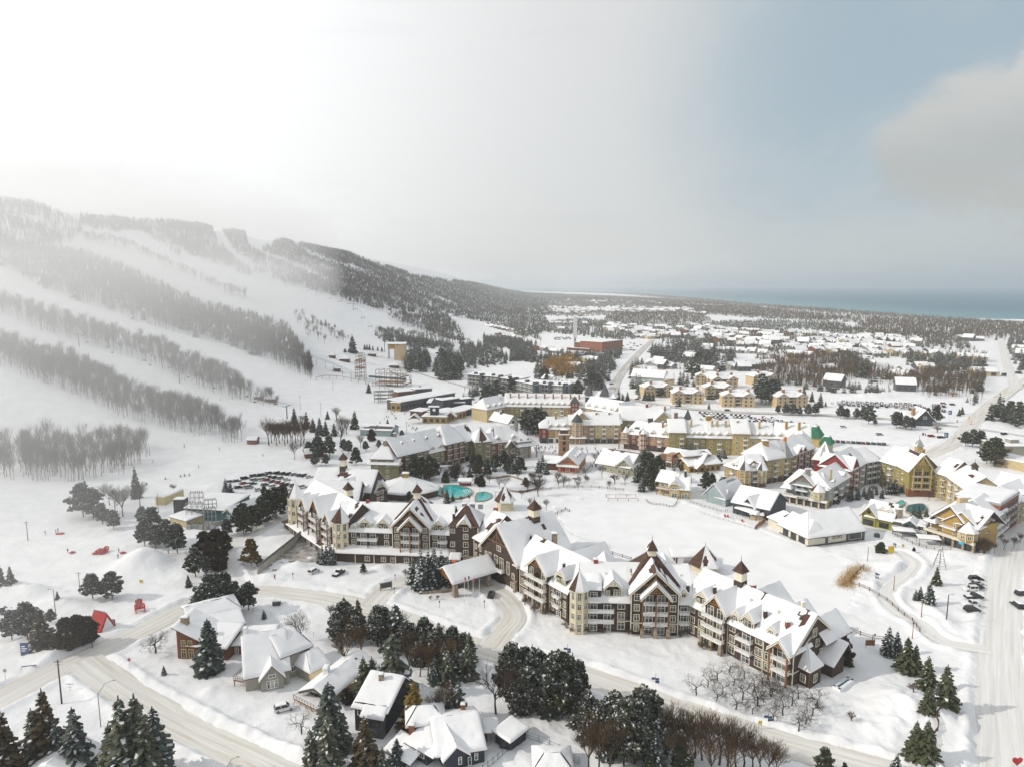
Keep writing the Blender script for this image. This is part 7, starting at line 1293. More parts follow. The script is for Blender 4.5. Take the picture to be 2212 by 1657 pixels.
# the plain between the village and the bay
PLAIN_WOODS=[(pl(c3,(250,760),(600,735),(950,720),(900,840),(860,920),(790,1040),(600,1075),(420,1080),(230,960)),8.0,12,0.85),(pl(c3,(20,640),(250,650),(250,800),(30,790)),9,11,0.9),(pl(c3,(1020,850),(1120,790),(1180,830),(1150,1000),(1100,1090),(1020,1000)),9,12,0.8),(pl(c3,(1200,690),(1640,640),(1900,700),(1880,830),(1680,900),(1560,900),(1450,880),(1400,800),(1200,760)),10.5,15,0.85),(pl(c3,(1380,890),(1600,880),(1600,1000),(1450,1010)),10,13,0.8),(pl(c3,(2060,940),(2209,930),(2300,1100),(2100,1110),(2030,1030)),9,14,0.95),(pl(c3,(1640,1010),(1760,1010),(1750,1120),(1660,1120)),8,12,0.95),(pl(c4,(-20,800),(350,760),(780,740),(900,800),(900,900),(740,960),(480,1030),(-20,960)),4.6,11,0.06),(pl(c4,(920,880),(1150,900),(1420,890),(1880,900),(1890,960),(1850,1040),(1700,1085),(1400,1090),(1310,1060),(1300,1000),(900,970)),4.6,12,0.05),(pl(c4,(500,1010),(800,1000),(900,1020),(1130,1040),(1120,1075),(900,1065),(520,1045)),8,9,0.9),(pl(c4,(690,820),(760,760),(900,790),(960,850),(880,960),(760,920)),9,15,0.8),(pl(c4,(1230,760),(1500,730),(1900,760),(1870,860),(1500,880),(1240,860)),8.5,13,0.75),(pl(c4,(1390,600),(1700,620),(1810,690),(1700,700),(1400,680)),9,10,0.3),(pl(c4,(2080,600),(2209,600),(2300,900),(2209,900),(2070,860)),11,16,0.9),(pl(c4,(2040,940),(2209,920),(2300,980),(2209,1000),(2060,1000)),10,14,0.9),(pl(c4,(1910,1200),(2000,1195),(2209,1270),(2300,1360),(2209,1370),(1930,1300)),7.5,14,0.95),(pl(c4,(1700,1090),(1880,1080),(1860,1160),(1740,1180)),7,9,0.1),(pl(c2,(900,570),(1100,590),(1400,625),(1560,660),(1560,690),(1300,680),(1000,640),(880,580)),7,11,0.9),(pl(c2,(1140,700),(1240,690),(1330,710),(1350,800),(1320,880),(1160,880),(1130,800)),7.6,15,0.97),(pl(c2,(1440,740),(1560,720),(1620,800),(1600,940),(1430,950),(1390,880)),8.0,15,0.97),(pl(c2,(1600,640),(1830,660),(1990,740),(1990,810),(1850,840),(1660,850),(1610,760)),8,11,0.9),(pl(c2,(1800,590),(2000,600),(2200,650),(2200,690),(1900,680),(1800,640)),7,11,0.9),(pl(c2,(2020,700),(2209,690),(2209,800),(2030,780)),8,11,0.9),(pl(c2,(1750,990),(1900,1000),(2060,1040),(2060,1080),(1900,1070),(1760,1040)),7,12,0.95),(pl(c2,(1610,1060),(1700,1040),(1780,1060),(1760,1110),(1620,1110)),7,9,0.95),(pl(c2,(1820,1090),(1900,1060),(1910,1130),(1760,1300),(1720,1280)),7,15,0.97),]
FAR_WOODS=[(pl(c3,(130,220),(1100,265),(1640,300),(2090,350),(2420,395),(2700,425),(3080,450),(3600,470),(4400,480),(4400,620),(3600,600),(3080,590),(2800,560),(2640,530),(2420,480),(2209,440),(1640,400),(1200,330),(700,290),(130,270)),8.5,13,0.12),(pl(c3,(900,390),(1600,390),(1700,470),(1500,500),(1000,500),(800,450)),8.5,12,0.06),(pl(c3,(0,330),(150,330),(250,480),(600,440),(1000,480),(1480,500),(1700,470),(2209,460),(2209,720),(1900,700),(1640,650),(1300,640),(1150,600),(960,610),(580,580),(290,540),(150,600),(0,480)),8.0,9,0.55),(pl(c3,(130,270),(700,290),(1200,330),(1640,390),(1600,400),(1000,400),(500,420),(130,400)),10.0,8.5,0.4),(pl(c4,(0,500),(400,560),(900,560),(1400,560),(1800,600),(1380,680),(1300,760),(900,760),(400,740),(0,760)),8.6,9,0.55),(pl(c4,(0,450),(740,500),(900,545),(700,550),(0,500)),12.0,11,0.95),(pl(c4,(950,540),(1300,540),(1900,560),(1950,600),(1400,590),(950,565)),13,11,0.8),]
CLEAR=[pl(c3,(1730,418),(1800,412),(2209,440),(2209,470),(1900,440),(1740,430)),pl(c4,(0,435),(160,436),(500,460),(780,462),(900,510),(760,530),(700,495),(300,470),(0,452)),pl(c3,(280,545),(560,570),(800,600),(960,640),(1200,640),(1300,660),(1040,760),(1000,720),(940,720),(800,690),(560,660),(280,600)),pl(c4,(1380,690),(1950,640),(2080,650),(2000,870),(1900,720),(1400,720)),pl(c4,(100,540),(500,555),(480,565),(100,552)),pl(c4,(330,660),(640,720),(600,730),(300,680))]
IND=[]
def forest_build():
 used=0;masses={'bare':[],'con':[],'fbare':[],'fcon':[],'brown':[]}
 def gapped(x,y):
  px,py=PR(x,y,hz(x,y));k=np.ones(len(x),bool)
  for p in GAPS:k&=~inpoly(px,py,p)
  return k
 for i,(nm,poly,sp,h)in enumerate(STRIPS):
  x,y=scatter(poly,sp,100+i);hh=h*(0.62+0.5*np.random.default_rng(i).random(len(x)))
  masses['bare'].append((x,y,hz(x,y),hh,nm))
 for i,(nm,poly,sp,h,con)in enumerate(FORESTS):
  x,y=scatter(poly,sp,200+i);k=gapped(x,y);x=x[k];y=y[k];g=np.random.default_rng(50+i)
  hh=h*(0.6+0.55*g.random(len(x)));ev=(g.random(len(x))<con*2*(0.5+vnoise(x,y,60,31+i)));z=hz(x,y)
  masses['fcon'].append((x[ev],y[ev],z[ev],hh[ev]*1.1,nm));masses['fbare'].append((x[~ev],y[~ev],z[~ev],hh[~ev],nm))
 for i,(poly,sp,h,con)in enumerate(PLAIN_WOODS):
  x,y=scatter(poly,sp,300+i);g=np.random.default_rng(90+i);k=clear_of_buildings(x,y);x=x[k];y=y[k]
  hh=h*(0.6+0.55*g.random(len(x)));ev=g.random(len(x))<con;z=hz(x,y)
  masses['con'].append((x[ev],y[ev],z[ev],hh[ev],'p%d'%i));masses['brown'].append((x[~ev],y[~ev],z[~ev],hh[~ev],'p%d'%i))
 for i,(poly,sp,h,con)in enumerate(FAR_WOODS):
  x,y=scatter(poly,sp,400+i,maxd=9500);g=np.random.default_rng(120+i);px,py=PR(x,y,0*x);k=clear_of_buildings(x,y)
  for p in CLEAR:k&=~inpoly(px,py,p)
  k&=hz(x,y)>-2.5
  x=x[k];y=y[k];hh=h*(0.6+0.55*g.random(len(x)));ev=g.random(len(x))<con*2*(0.5+vnoise(x,y,90,61+i));z=hz(x,y)
  masses['fcon'].append((x[ev],y[ev],z[ev],hh[ev],'f'));masses['brown'].append((x[~ev],y[~ev],z[~ev],hh[~ev],'f'))
 g=np.random.default_rng(77);y=np.concatenate([g.uniform(900,3000,5200),g.uniform(3000,10500,9000)]);n=len(y);off=np.abs(g.normal(0,1,n));x=ip(y,XS)-14-np.where(y<2600,150,110)*off;k=clear_of_buildings(x,y);x,y=x[k],y[k]
 hh=12*(0.6+0.55*g.random(len(x)));ev=g.random(len(x))<.12;z=hz(x,y);masses['fcon'].append((x[ev],y[ev],z[ev],hh[ev],'s'));masses['brown'].append((x[~ev],y[~ev],z[~ev],hh[~ev],'s'))
 def cat(L):return[np.concatenate([q[j]for q in L])for j in range(4)]+[np.concatenate([np.full(len(q[0]),q[4],object)for q in L])]
 # largest in the picture become things of their own
 bx,by,bz,bh,bn=cat(masses['bare']);sz=bh/by;vis=np.abs(bx/by)<0.76;o=np.argsort(-np.where(vis,sz,0))[:BARE_N]
 for j in o:
  where={'A':'wood at the foot of the slope, left edge','B':'lowest strip of woodland between two ski runs','C':'second strip of woodland up between two ski runs'}.get(bn[j],'thin trees by the ski runs')
  tree('hill_bare',bx[j],by[j],bh[j],'tall bare grey tree, '+where,'bare grey trees, '+where,bz[j])
 k=np.ones(len(bx),bool);k[o]=False;used+=len(bx)
 merged('woodland_strips',HB,bx[k],by[k],bz[k],bh[k],np.ones(k.sum()),['twig_grey'],1)
 cx,cy_,cz,chh,cn=cat(masses['con']);sz=chh/cy_;vis=np.abs(cx/cy_)<0.76;o=np.argsort(-np.where(vis,sz,0))[:CON_N]
 for j in o:
  hill=cx[j]<-5 and cy_[j]>500
  where='grove at the foot of the ski hill' if cx[j]<-20 else('grove left of the long far road' if cx[j]<130 else('stand beside the far right road' if cx[j]>320 else 'grove among the cream apartment houses'))
  tree(rnd.choice(['mid_spruce','mid_spruce','mid_spruce','mid_pine']),cx[j],cy_[j],chh[j]*1.05,'dark snow-dusted conifer in the '+where,'conifers in the '+where,cz[j])
 k=np.ones(len(cx),bool);k[o]=False
 merged('conifer_groves',MS,cx[k],cy_[k],cz[k],chh[k],np.ones(k.sum()),['needle_dark','bough_snow'],2)
 x,y,z,h,n=cat(masses['fbare']);near=y<1300
 merged('hill_forest',FB,x[near],y[near],z[near],h[near],np.ones(near.sum()),['twig_grey'],3)
 merged('ridge_forest',FB2,x[~near],y[~near],z[~near],h[~near],np.ones((~near).sum())*1.1,['twig_grey'],4)
 x,y,z,h,n=cat(masses['brown']);near=y<1300
 merged('brown_woods',FB,x[near],y[near],z[near],h[near],np.ones(near.sum()),['twig_brown'],5)
 merged('shore_woods',FB2,x[~near],y[~near],z[~near],h[~near],np.ones((~near).sum())*1.1,['twig_brown'],6)
 x,y,z,h,n=cat(masses['fcon']);near=y<1500
 merged('hill_conifers',FS,x[near],y[near],z[near],h[near],np.ones(near.sum()),['needle_dark','bough_snow'],7)
 merged('far_conifers',FS2,x[~near],y[~near],z[~near],h[~near],np.ones((~near).sum()),['needle_dark','bough_snow'],8)
 print('TREES',{k:sum(len(q[0])for q in v)for k,v in masses.items()})
BARE_N=150;CON_N=190
forest_build()
# ---------------------------------------------------------------- trees one can tell apart
g0=lambda zx,zy:(zx*.2608,950.5+zy*.2608)
S,OS,BS,SS,PI_,OP,GS,GP,RS,DS,CE,BA,OR,BB,RSH,SH,WI='spruce','olive_spruce','blue_spruce','snowy_spruce','pine','olive_pine','gold_spruce','gold_pine','rust_spruce','dense_spruce','cedar','bare','orchard','brown_bare','red_shrub','shrub','willow'
stand('at the bottom edge left of centre',f0,[(S,1040,1820,1060),(S,1165,1800,1050),(BS,1305,1760,1160),(OS,935,1790,1290),(S,1220,1840,1200)])
stand('at the lower left corner',f0,[(RS,400,1620,1000),(BS,640,1690,1155),(RS,60,1770,1180),(S,300,1650,1160),(BS,480,1640,1250)])
stand('left of the big snow hill',f0,[(PI_,770,265,45,1.1),(PI_,930,262,30,1.15)]);stand('at the left edge',f0,[(S,10,190,10),(S,95,190,40)])
stand('before the lower left car lot',f0,[(PI_,100,600,350),(PI_,235,640,320),(RS,350,690,350,1.3),(PI_,425,460,340),(S,480,300,230)]);stand('by the lower left road',f0,[(CE,560,705,450),(CE,650,670,430),(CE,735,640,435)])
stand('in the clump above the red-brown house',f0,[(PI_,1660,440,180),(PI_,1750,400,50),(PI_,1850,390,25),(PI_,1950,370,120),(PI_,2060,360,120),(BS,1690,460,240),(PI_,1800,420,130)])
stand('before the red-brown house',f0,[(DS,1740,865,420,1.05),(OR,1290,715,520,1.3)]);stand('in the garden of the red-brown house',f0,[(BS,1360,895,815)]);stand('by the sign post at the road corner',f0,[(S,1562,165,60)]);stand('by the wire fence',f0,[(BS,2188,425,345)])
stand('in the upper left clump on the snowfield',g0,[(PI_,690,635,340),(PI_,775,650,390),(PI_,850,690,510),(PI_,940,735,570),(BA,910,540,330),(BA,1020,635,350),(BA,960,610,370)])
stand('right of the clump on the snowfield',g0,[(S,1130,480,205,.6),(BA,1160,560,320)]);stand('below the electrical yard',g0,[(PI_,1180,690,545),(PI_,1270,860,555),(PI_,1200,880,660),(PI_,1370,890,650),(PI_,1470,940,685),(PI_,1290,900,700)])
stand('along the drive below the teal depot',g0,[(CE,1700,960,750),(CE,1790,1010,735),(CE,1860,910,750),(CE,1800,1075,850),(PI_,1620,1130,880),(PI_,1720,1110,960),(S,1560,1190,1110)]);stand('on the bank between drive and hotel',g0,[(GP,2085,1040,815)])
stand('lining the drive to the left wing',g0,[(OP,1960,700,560),(OP,2020,780,515),(OP,2090,740,530),(OP,2170,700,460),(OP,2230,660,420),(OP,2290,640,380),(OP,2350,590,370),(PI_,1880,790,640)])
stand('at the edge of the rear car lot',g0,[(BS,1870,440,320),(BS,1910,440,340),(CE,2190,450,380)]);stand('on the bank above the rear car lot',g0,[(BS,1370,325,300),(BS,1495,305,280),(BS,1530,300,272),(BS,1570,295,270),(SH,1435,420,350),(BS,1215,370,340)])
stand('in the wood below the road',f1,[(PI_,690,590,360),(PI_,790,520,320),(OS,870,500,255),(PI_,1080,560,320),(BS,1180,640,300,1.6),(PI_,1420,690,410),(PI_,1740,760,550),(PI_,1650,740,490),(BB,760,850,500,1.2),(BB,900,760,420),(BB,1480,880,590),(BB,1380,900,620),(BB,640,450,300),(S,1580,890,620),(S,1160,1080,520,1.2),(OS,920,1100,730),(S,990,1080,730),(PI_,1270,700,440),(BB,1640,900,580),(PI_,700,640,440)])
stand('beside the black house',f1,[(GS,1330,1340,930),(BS,1700,1285,930),(BB,1590,1290,890),(BS,1640,1260,960),(BB,1510,1290,1000),(BS,1190,1620,1420,1.3)]);stand('right of the black house',f1,[(BA,2010,1220,720,1.1)])
stand('between bungalow and black house',f1,[(DS,640,1500,960,1.1),(S,480,1690,1330),(S,620,1690,1240),(S,720,1530,1170),(RS,930,1680,1220,1.15),(CE,780,1130,1000),(S,1070,1710,1480),(RSH,700,1080,960)]);stand('by the white car',f1,[(OR,400,1385,1180)]);stand('beyond the beige house',f1,[(BA,395,608,345)])
stand('before the hotel entrance',f1,[(SS,1320,145,-95),(SS,1390,190,-140),(SS,1450,165,-130),(SS,1500,172,-150),(SS,1560,160,-135),(SS,1605,130,-100),(SS,1420,150,-60),(BB,1260,90,0),(BB,1650,90,0)],1.15)
stand('at the cream turret of the left wing',lambda x,y:((1000+x/2.454)*.57604,(1600+y/2.454)*.57604),[(SS,480,1262,1130),(SS,515,1268,1090),(SS,550,1268,1075),(SS,590,1268,1060),(SS,620,1262,1100),(OP,890,1350,1255)])
stand('in the big clump below the hotel lawn',f2,[(PI_,40,1140,630),(PI_,150,1090,650),(PI_,250,1200,670),(PI_,390,1240,690),(PI_,490,1200,730),(PI_,590,1120,780),(PI_,320,1130,760),(S,120,1200,800),(BB,460,1260,900),(PI_,580,1220,960),(PI_,660,1300,1010),(BB,20,1180,760),(S,210,1130,640),(OP,440,1230,690),(OS,540,1180,720)],.84)
stand('at the lower edge beside the brown thicket',f2,[(PI_,890,1440,1000),(PI_,1130,1520,980),(PI_,970,1640,1090),(PI_,1060,1620,1080),(PI_,800,1480,1080),(BS,1230,1700,1340),(BB,680,1690,1190),(BB,850,1700,1220),(BB,760,1690,1200),(OP,1180,1740,1560),(OS,1440,1640,1330)])
stand('in the brown thicket at the lower edge',f2,[(BB,x,y,t)for x,y,t in((1280,1440,1140),(1350,1500,1120),(1420,1520,1150),(1490,1560,1190),(1560,1580,1190),(1620,1600,1210),(1690,1620,1200),(1760,1640,1230),(1830,1650,1250),(1900,1660,1280),(1960,1680,1300),(2030,1690,1330),(2100,1710,1370),(2170,1720,1400),(2240,1740,1440),(1380,1640,1300),(1540,1690,1340),(1680,1730,1380),(1850,1760,1420),(1330,1580,1260))],1.25)
stand('in the orchard before the right wing',f2,[(OR,x,y,t)for x,y,t in((1840,865,735),(1745,935,785),(1665,995,835),(1570,1065,895),(1970,920,785),(1875,980,835),(1790,1050,920),(1735,1115,975),(2115,970,835),(2045,1040,885),(1955,1105,925),(1895,1180,1005),(2185,1075,915),(2075,1155,975),(2035,1220,1100))],1.15)
stand('in the orchard below the end gable',f3,[(OR,x,y,t)for x,y,t in((110,1075,910),(185,1030,910),(40,970,870),(0,1150,965),(285,1155,990),(340,1095,960),(210,1235,1040),(455,1240,1070),(500,1170,1000),(130,1300,1150),(400,1310,1160),(340,1380,1220))],1.2)
stand('in the row right of the hotel',f3,[(BS,1080,725,485),(BS,1150,725,525),(OS,1230,870,575,1.1),(OS,1300,880,640),(OS,1400,1020,745,1.1),(OS,1545,1205,855,1.1),(OS,1400,1285,1070,1.1),(OS,1300,1600,1300,1.1),(OS,1390,1630,1305,1.1),(BS,1150,1690,1535,1.2),(BS,1480,1200,1010)]);stand('right of the pond path',f3,[(OS,1480,152,-5),(BS,1310,278,185,1.1),(BS,1345,275,158),(BS,1420,318,128)])
stand('against the end gable',f3,[(CE,690,790,580,1.2),(SH,600,860,780)]);stand('at the bottom edge right of centre',f3,[(OP,550,1730,1510,1.1),(OP,720,1700,1610)]);stand('on the snow near the right spruces',f3,[(RSH,1285,1105,1020,1.3),(RSH,780,1285,1210,1.3)])
stand('along the hotel front',f2,[(SH,x,y,y-60)for x,y in((150,320),(230,370),(320,385),(500,500),(560,540),(640,540),(690,510),(800,545),(1010,555),(1100,555),(1160,550),(1440,580),(1500,560),(1620,680),(1680,690),(1730,700))],1.6);stand('beside the hotel road island',f1,[(SH,1470,270,230),(SH,1530,270,225)])
stand('before the timber apartment block',k1,[(OP,560,950,690,.8),(OP,640,970,720,.8),(OP,720,985,700,.8),(OP,770,950,740,.8),(SS,430,1010,870,1.6),(SS,480,1000,900,1.5),(SS,1000,890,720,1.3),(OP,1180,870,690),(OP,1235,860,690),(PI_,1310,870,740),(OP,1400,870,680),(SS,1390,880,740),(SS,1560,830,660,1.3),(SS,1640,840,630,1.3),(OP,1490,840,650),(OP,540,1000,760),(S,380,950,860)])
stand('around the heated pools',k1,[(CE,885,990,880),(CE,1255,1035,915),(CE,1210,1000,930),(S,900,1195,1050),(S,960,1180,1090),(OP,1715,1035,935,1.3),(BA,1500,1065,900),(BA,1640,965,860),(BA,1845,1125,890),(BA,1765,1010,870),(BA,2110,1045,935),(BA,1670,1160,1060),(BA,1340,1000,900),(BA,1080,970,850),(BA,690,985,870),(BA,1440,1060,920),(BB,1800,1310,1170),(BB,1760,1250,1140),(BA,1560,880,790),(OP,510,1210,1080),(BB,1050,1190,1110),(BB,1130,1180,1110)])
stand('at the brick firehall',k1,[(SS,1850,890,740,1.5),(SS,1925,905,770,1.5),(SS,1890,850,700,1.4)]);stand('at the green hall and boathouse',k2,[(S,970,790,640),(SS,1005,865,740,1.6),(OP,1090,850,590),(OP,1135,800,570),(PI_,1060,780,530),(PI_,1170,710,590),(PI_,1020,640,560),(SS,1090,850,760,1.6),(BA,625,645,530),(BA,545,765,640),(BA,870,815,690),(BA,740,845,760),(BA,480,855,770),(BA,360,830,720),(BA,150,905,760),(BA,680,750,630),(BB,120,1050,940),(BB,160,1040,960),(BA,220,1020,910)])
stand('before the long yellow block',k2,[(SS,1480,605,510,1.7),(SS,1400,565,460,1.7),(SS,1340,570,480,1.7),(SS,1440,560,480,1.7),(SS,1300,690,580,1.7),(SS,1640,645,520,1.7),(SS,1690,590,510,1.7),(OP,1560,580,510)]);stand('by the ochre arches',k2,[(OP,1535,855,690),(OP,1590,850,710),(SS,1665,835,730,1.6)]);stand('left of the brick turret block',k2,[(PI_,60,400,180),(PI_,130,415,160),(PI_,170,400,220),(SS,90,350,190,1.5),(SS,285,250,160,1.4)])
stand('in the yellow courtyard',k3,[(SS,1090,775,630,1.5),(SS,1135,775,640,1.5),(SS,1185,765,690,1.5),(SS,640,855,690,1.4),(SS,760,835,740,1.4),(SS,830,825,720,1.4),(S,1290,965,870),(S,1335,985,870),(S,1400,965,890),(BB,1420,830,740),(BB,1320,800,720),(BB,1040,800,640),(BB,1560,820,730)]);stand('behind the yellow courtyard block',k3,[(PI_,1720,385,260),(PI_,1780,392,240),(PI_,1845,392,245),(PI_,1900,525,330,1.1),(OP,1960,545,305,1.3),(PI_,2000,520,350),(BB,2080,470,380)])
stand('at the right end of the ochre block',k3,[(BB,1870,1290,1180),(BB,1960,1270,1160),(BB,2040,1240,1130),(BB,2120,1230,1110),(BB,2180,1180,1080)]);stand('by the pond path',k3,[(CE,1020,1265,1180,1.2),(SH,1065,1280,1230),(SH,2020,1150,1100),(CE,1295,1265,1230)])
stand('between the two far car parks',c4,[(PI_,690,1255,1140),(PI_,740,1255,1165),(PI_,820,1258,1165),(PI_,880,1260,1150),(PI_,920,1305,1145),(PI_,975,1310,1260)]);stand('around the slate gabled house',c4,[(PI_,1150,1335,1190),(PI_,1180,1330,1230),(PI_,1230,1348,1225),(PI_,1275,1345,1240),(OP,1480,1295,1150),(OP,1410,1260,1165),(PI_,1285,1235,1155),(SH,1490,1370,1310,1.6)]);stand('by the far junction',c4,[(S,1670,1232,1170),(S,1695,1218,1150)])
stand('before the rightmost cream villa',c4,[(PI_,170,1212,1140),(PI_,235,1222,1125),(PI_,295,1228,1125),(PI_,350,1232,1155),(PI_,420,1232,1130),(PI_,480,1225,1125),(S,520,1165,1040),(S,565,1158,1115),(S,385,1065,980),(PI_,30,1140,930),(PI_,70,1145,925),(PI_,115,1140,925),(S,450,1120,1030)])
stand('along the far road bend',c3,[(S,890,1112,1035),(S,925,1115,1015),(S,960,1118,1045),(S,1000,1115,1030),(S,1145,1108,1015),(S,1180,1108,1025),(S,1212,1108,1035),(BS,1425,1155,1065),(BS,1675,1178,1125),(PI_,1280,1085,1000),(S,1010,1195,1140),(S,1060,1200,1135),(S,1110,1205,1150),(S,1170,1205,1150)])
stand('in the grove left of the long road',c3,[(WI,430,960,690,1.4),(PI_,700,1010,860),(PI_,590,1080,940),(PI_,760,1010,880),(OP,330,980,890)]);stand('beyond the long road',c3,[(WI,1270,890,835,2.2),(WI,1720,650,595,1.8),(WI,1790,590,540,2),(WI,1990,640,600,1.6)]);stand('above the brown wood',c4,[(WI,290,830,755,2.2),(WI,1620,1075,1035,2.5)])
stand('at the foot of the ski hill',c2,[(S,230,1300,1165),(BB,290,1330,1220),(S,330,1340,1195),(S,385,1370,1250),(S,440,1390,1245),(S,490,1400,1270),(S,505,1262,1188),(S,730,1345,1190),(BB,620,1400,1220),(S,560,1400,1290),(BB,660,1390,1240),(S,940,1332,1275),(S,1002,1330,1255),(BB,580,1280,1150)]);stand('between ski hill and rear car lot',c2,[(PI_,350,1565,1440),(PI_,430,1580,1390),(PI_,520,1575,1395),(PI_,400,1655,1530),(PI_,490,1645,1545),(PI_,680,1545,1430),(PI_,640,1520,1420),(PI_,820,1525,1440),(PI_,930,1505,1430),(BA,230,1595,1435),(BA,620,1490,1250),(OP,740,1640,1490),(CE,870,1440,1340),(BB,780,1500,1380),(PI_,1050,1420,1350),(PI_,1120,1410,1350)])
stand('on the slope below the climbing wall',c2,[(S,712,715,560),(S,812,690,640),(S,832,690,638),(S,852,690,640),(S,880,695,650),(S,920,698,660),(S,955,705,665),(S,845,1045,960),(PI_,1270,1040,985),(PI_,650,720,680),(S,565,505,470),(S,490,490,435),(S,450,480,440),(S,380,470,430)])
stand('in the brushwood by the lift',c2,[(BB,20+22*i,1480-(i%3)*20,1240+(i*37)%60)for i in range(14)],1.1)
def fill(f,poly,n,kinds,where,hlo,hhi,seed,far=12):
 g=np.random.default_rng(seed);P_=np.array([f(*q)for q in poly]);c=0;pts=[]
 while c<n:
  q=P_.min(0)+(P_.max(0)-P_.min(0))*g.random(2)
  if not inpoly(q[:1],q[1:],P_)[0]:continue
  x,y=G(*q)
  if not clear_of_buildings(np.array([x]),np.array([y]))[0]or road_dist(np.array([x]),np.array([y]))[0]<2.5:continue
  k=kinds[int(g.integers(len(kinds)))];tree(k,x,y,hlo+(hhi-hlo)*g.random(),LOOK[k]+' '+where,LOOK[k]+'s '+where,None,1.1);c+=1
fill(f1,[(640,420),(860,330),(1080,400),(1330,480),(1560,560),(1800,700),(1950,800),(1900,980),(1700,1000),(1450,960),(1200,800),(1050,700),(800,640)],34,[PI_,PI_,S,BB,BB,BS],'crowded in the wood below the hotel road',6.5,10,3)
fill(f2,[(-40,900),(200,1150),(520,1230),(640,1250),(700,1330),(620,1400),(500,1250),(200,1260),(0,1180)],14,[PI_,PI_,S,BB],'tucked under the big pine clump',6,9.5,4);fill(f2,[(620,1420),(800,1300),(1180,1300),(1250,1500),(1250,1650),(700,1650)],16,[PI_,BB,BS,BB],'between pine clump and brown thicket',5.5,9,5)
fill(k1,[(420,1000),(900,900),(1300,900),(1700,880),(1750,920),(1300,950),(800,1000),(450,1040)],26,[SS,OP,BB,BA,S],'in the garden strip before the timber block',4.5,9,6);fill(k2,[(960,560),(1150,640),(1180,760),(1060,860),(950,760)],12,[PI_,S,OP,SS],'thick between green hall and boathouse',7,11,7);fill(k2,[(1250,600),(1500,560),(1700,600),(1690,640),(1480,640),(1300,660)],14,[SS,SS,OP,BA],'in the lane below the long yellow block',5,8,8);fill(k2,[(30,250),(180,200),(220,400),(60,430)],12,[PI_,S,SS],'dense between the two apartment blocks',9,13,9)
fill(k2,[(0,760),(300,740),(900,740),(930,800),(600,830),(200,840),(0,880)],22,[BA,SH,RSH,BA,OR],'on the snowy shore gardens of the pond',2.5,6,10);fill(k3,[(600,840),(850,790),(1000,760),(1080,800),(900,860),(640,880)],12,[SS,S,BB],'along the courtyard wing',4,7,11);fill(k3,[(1850,1250),(2000,1180),(2209,1080),(2209,1260),(1900,1330)],14,[BB,BA,SH],'on the street beside the ochre block',3.5,7,12)
# reeds on the pond shore
def reeds():
 g=np.random.default_rng(9);c=np.array([G(*f3(*p))for p in((870,10),(800,60),(750,120),(720,170))]);n=2600;i=g.integers(0,3,n);t=g.random((n,1));p=c[i]*(1-t)+c[i+1]*t+g.normal(0,1.5,(n,2));h=.7+.9*g.random(n);a=g.random(n)*6.3;d=np.stack([np.cos(a),np.sin(a),0*a],1)*.035;b=np.stack([p[:,0],p[:,1],0*h],1);e=b+np.stack([.3*g.normal(size=n),.3*g.normal(size=n),h],1)
 tag(link('reeds',qmesh('reeds',np.stack([b-d,b+d,e+d,e-d],1),['reed'])),kind='stuff')
reeds()
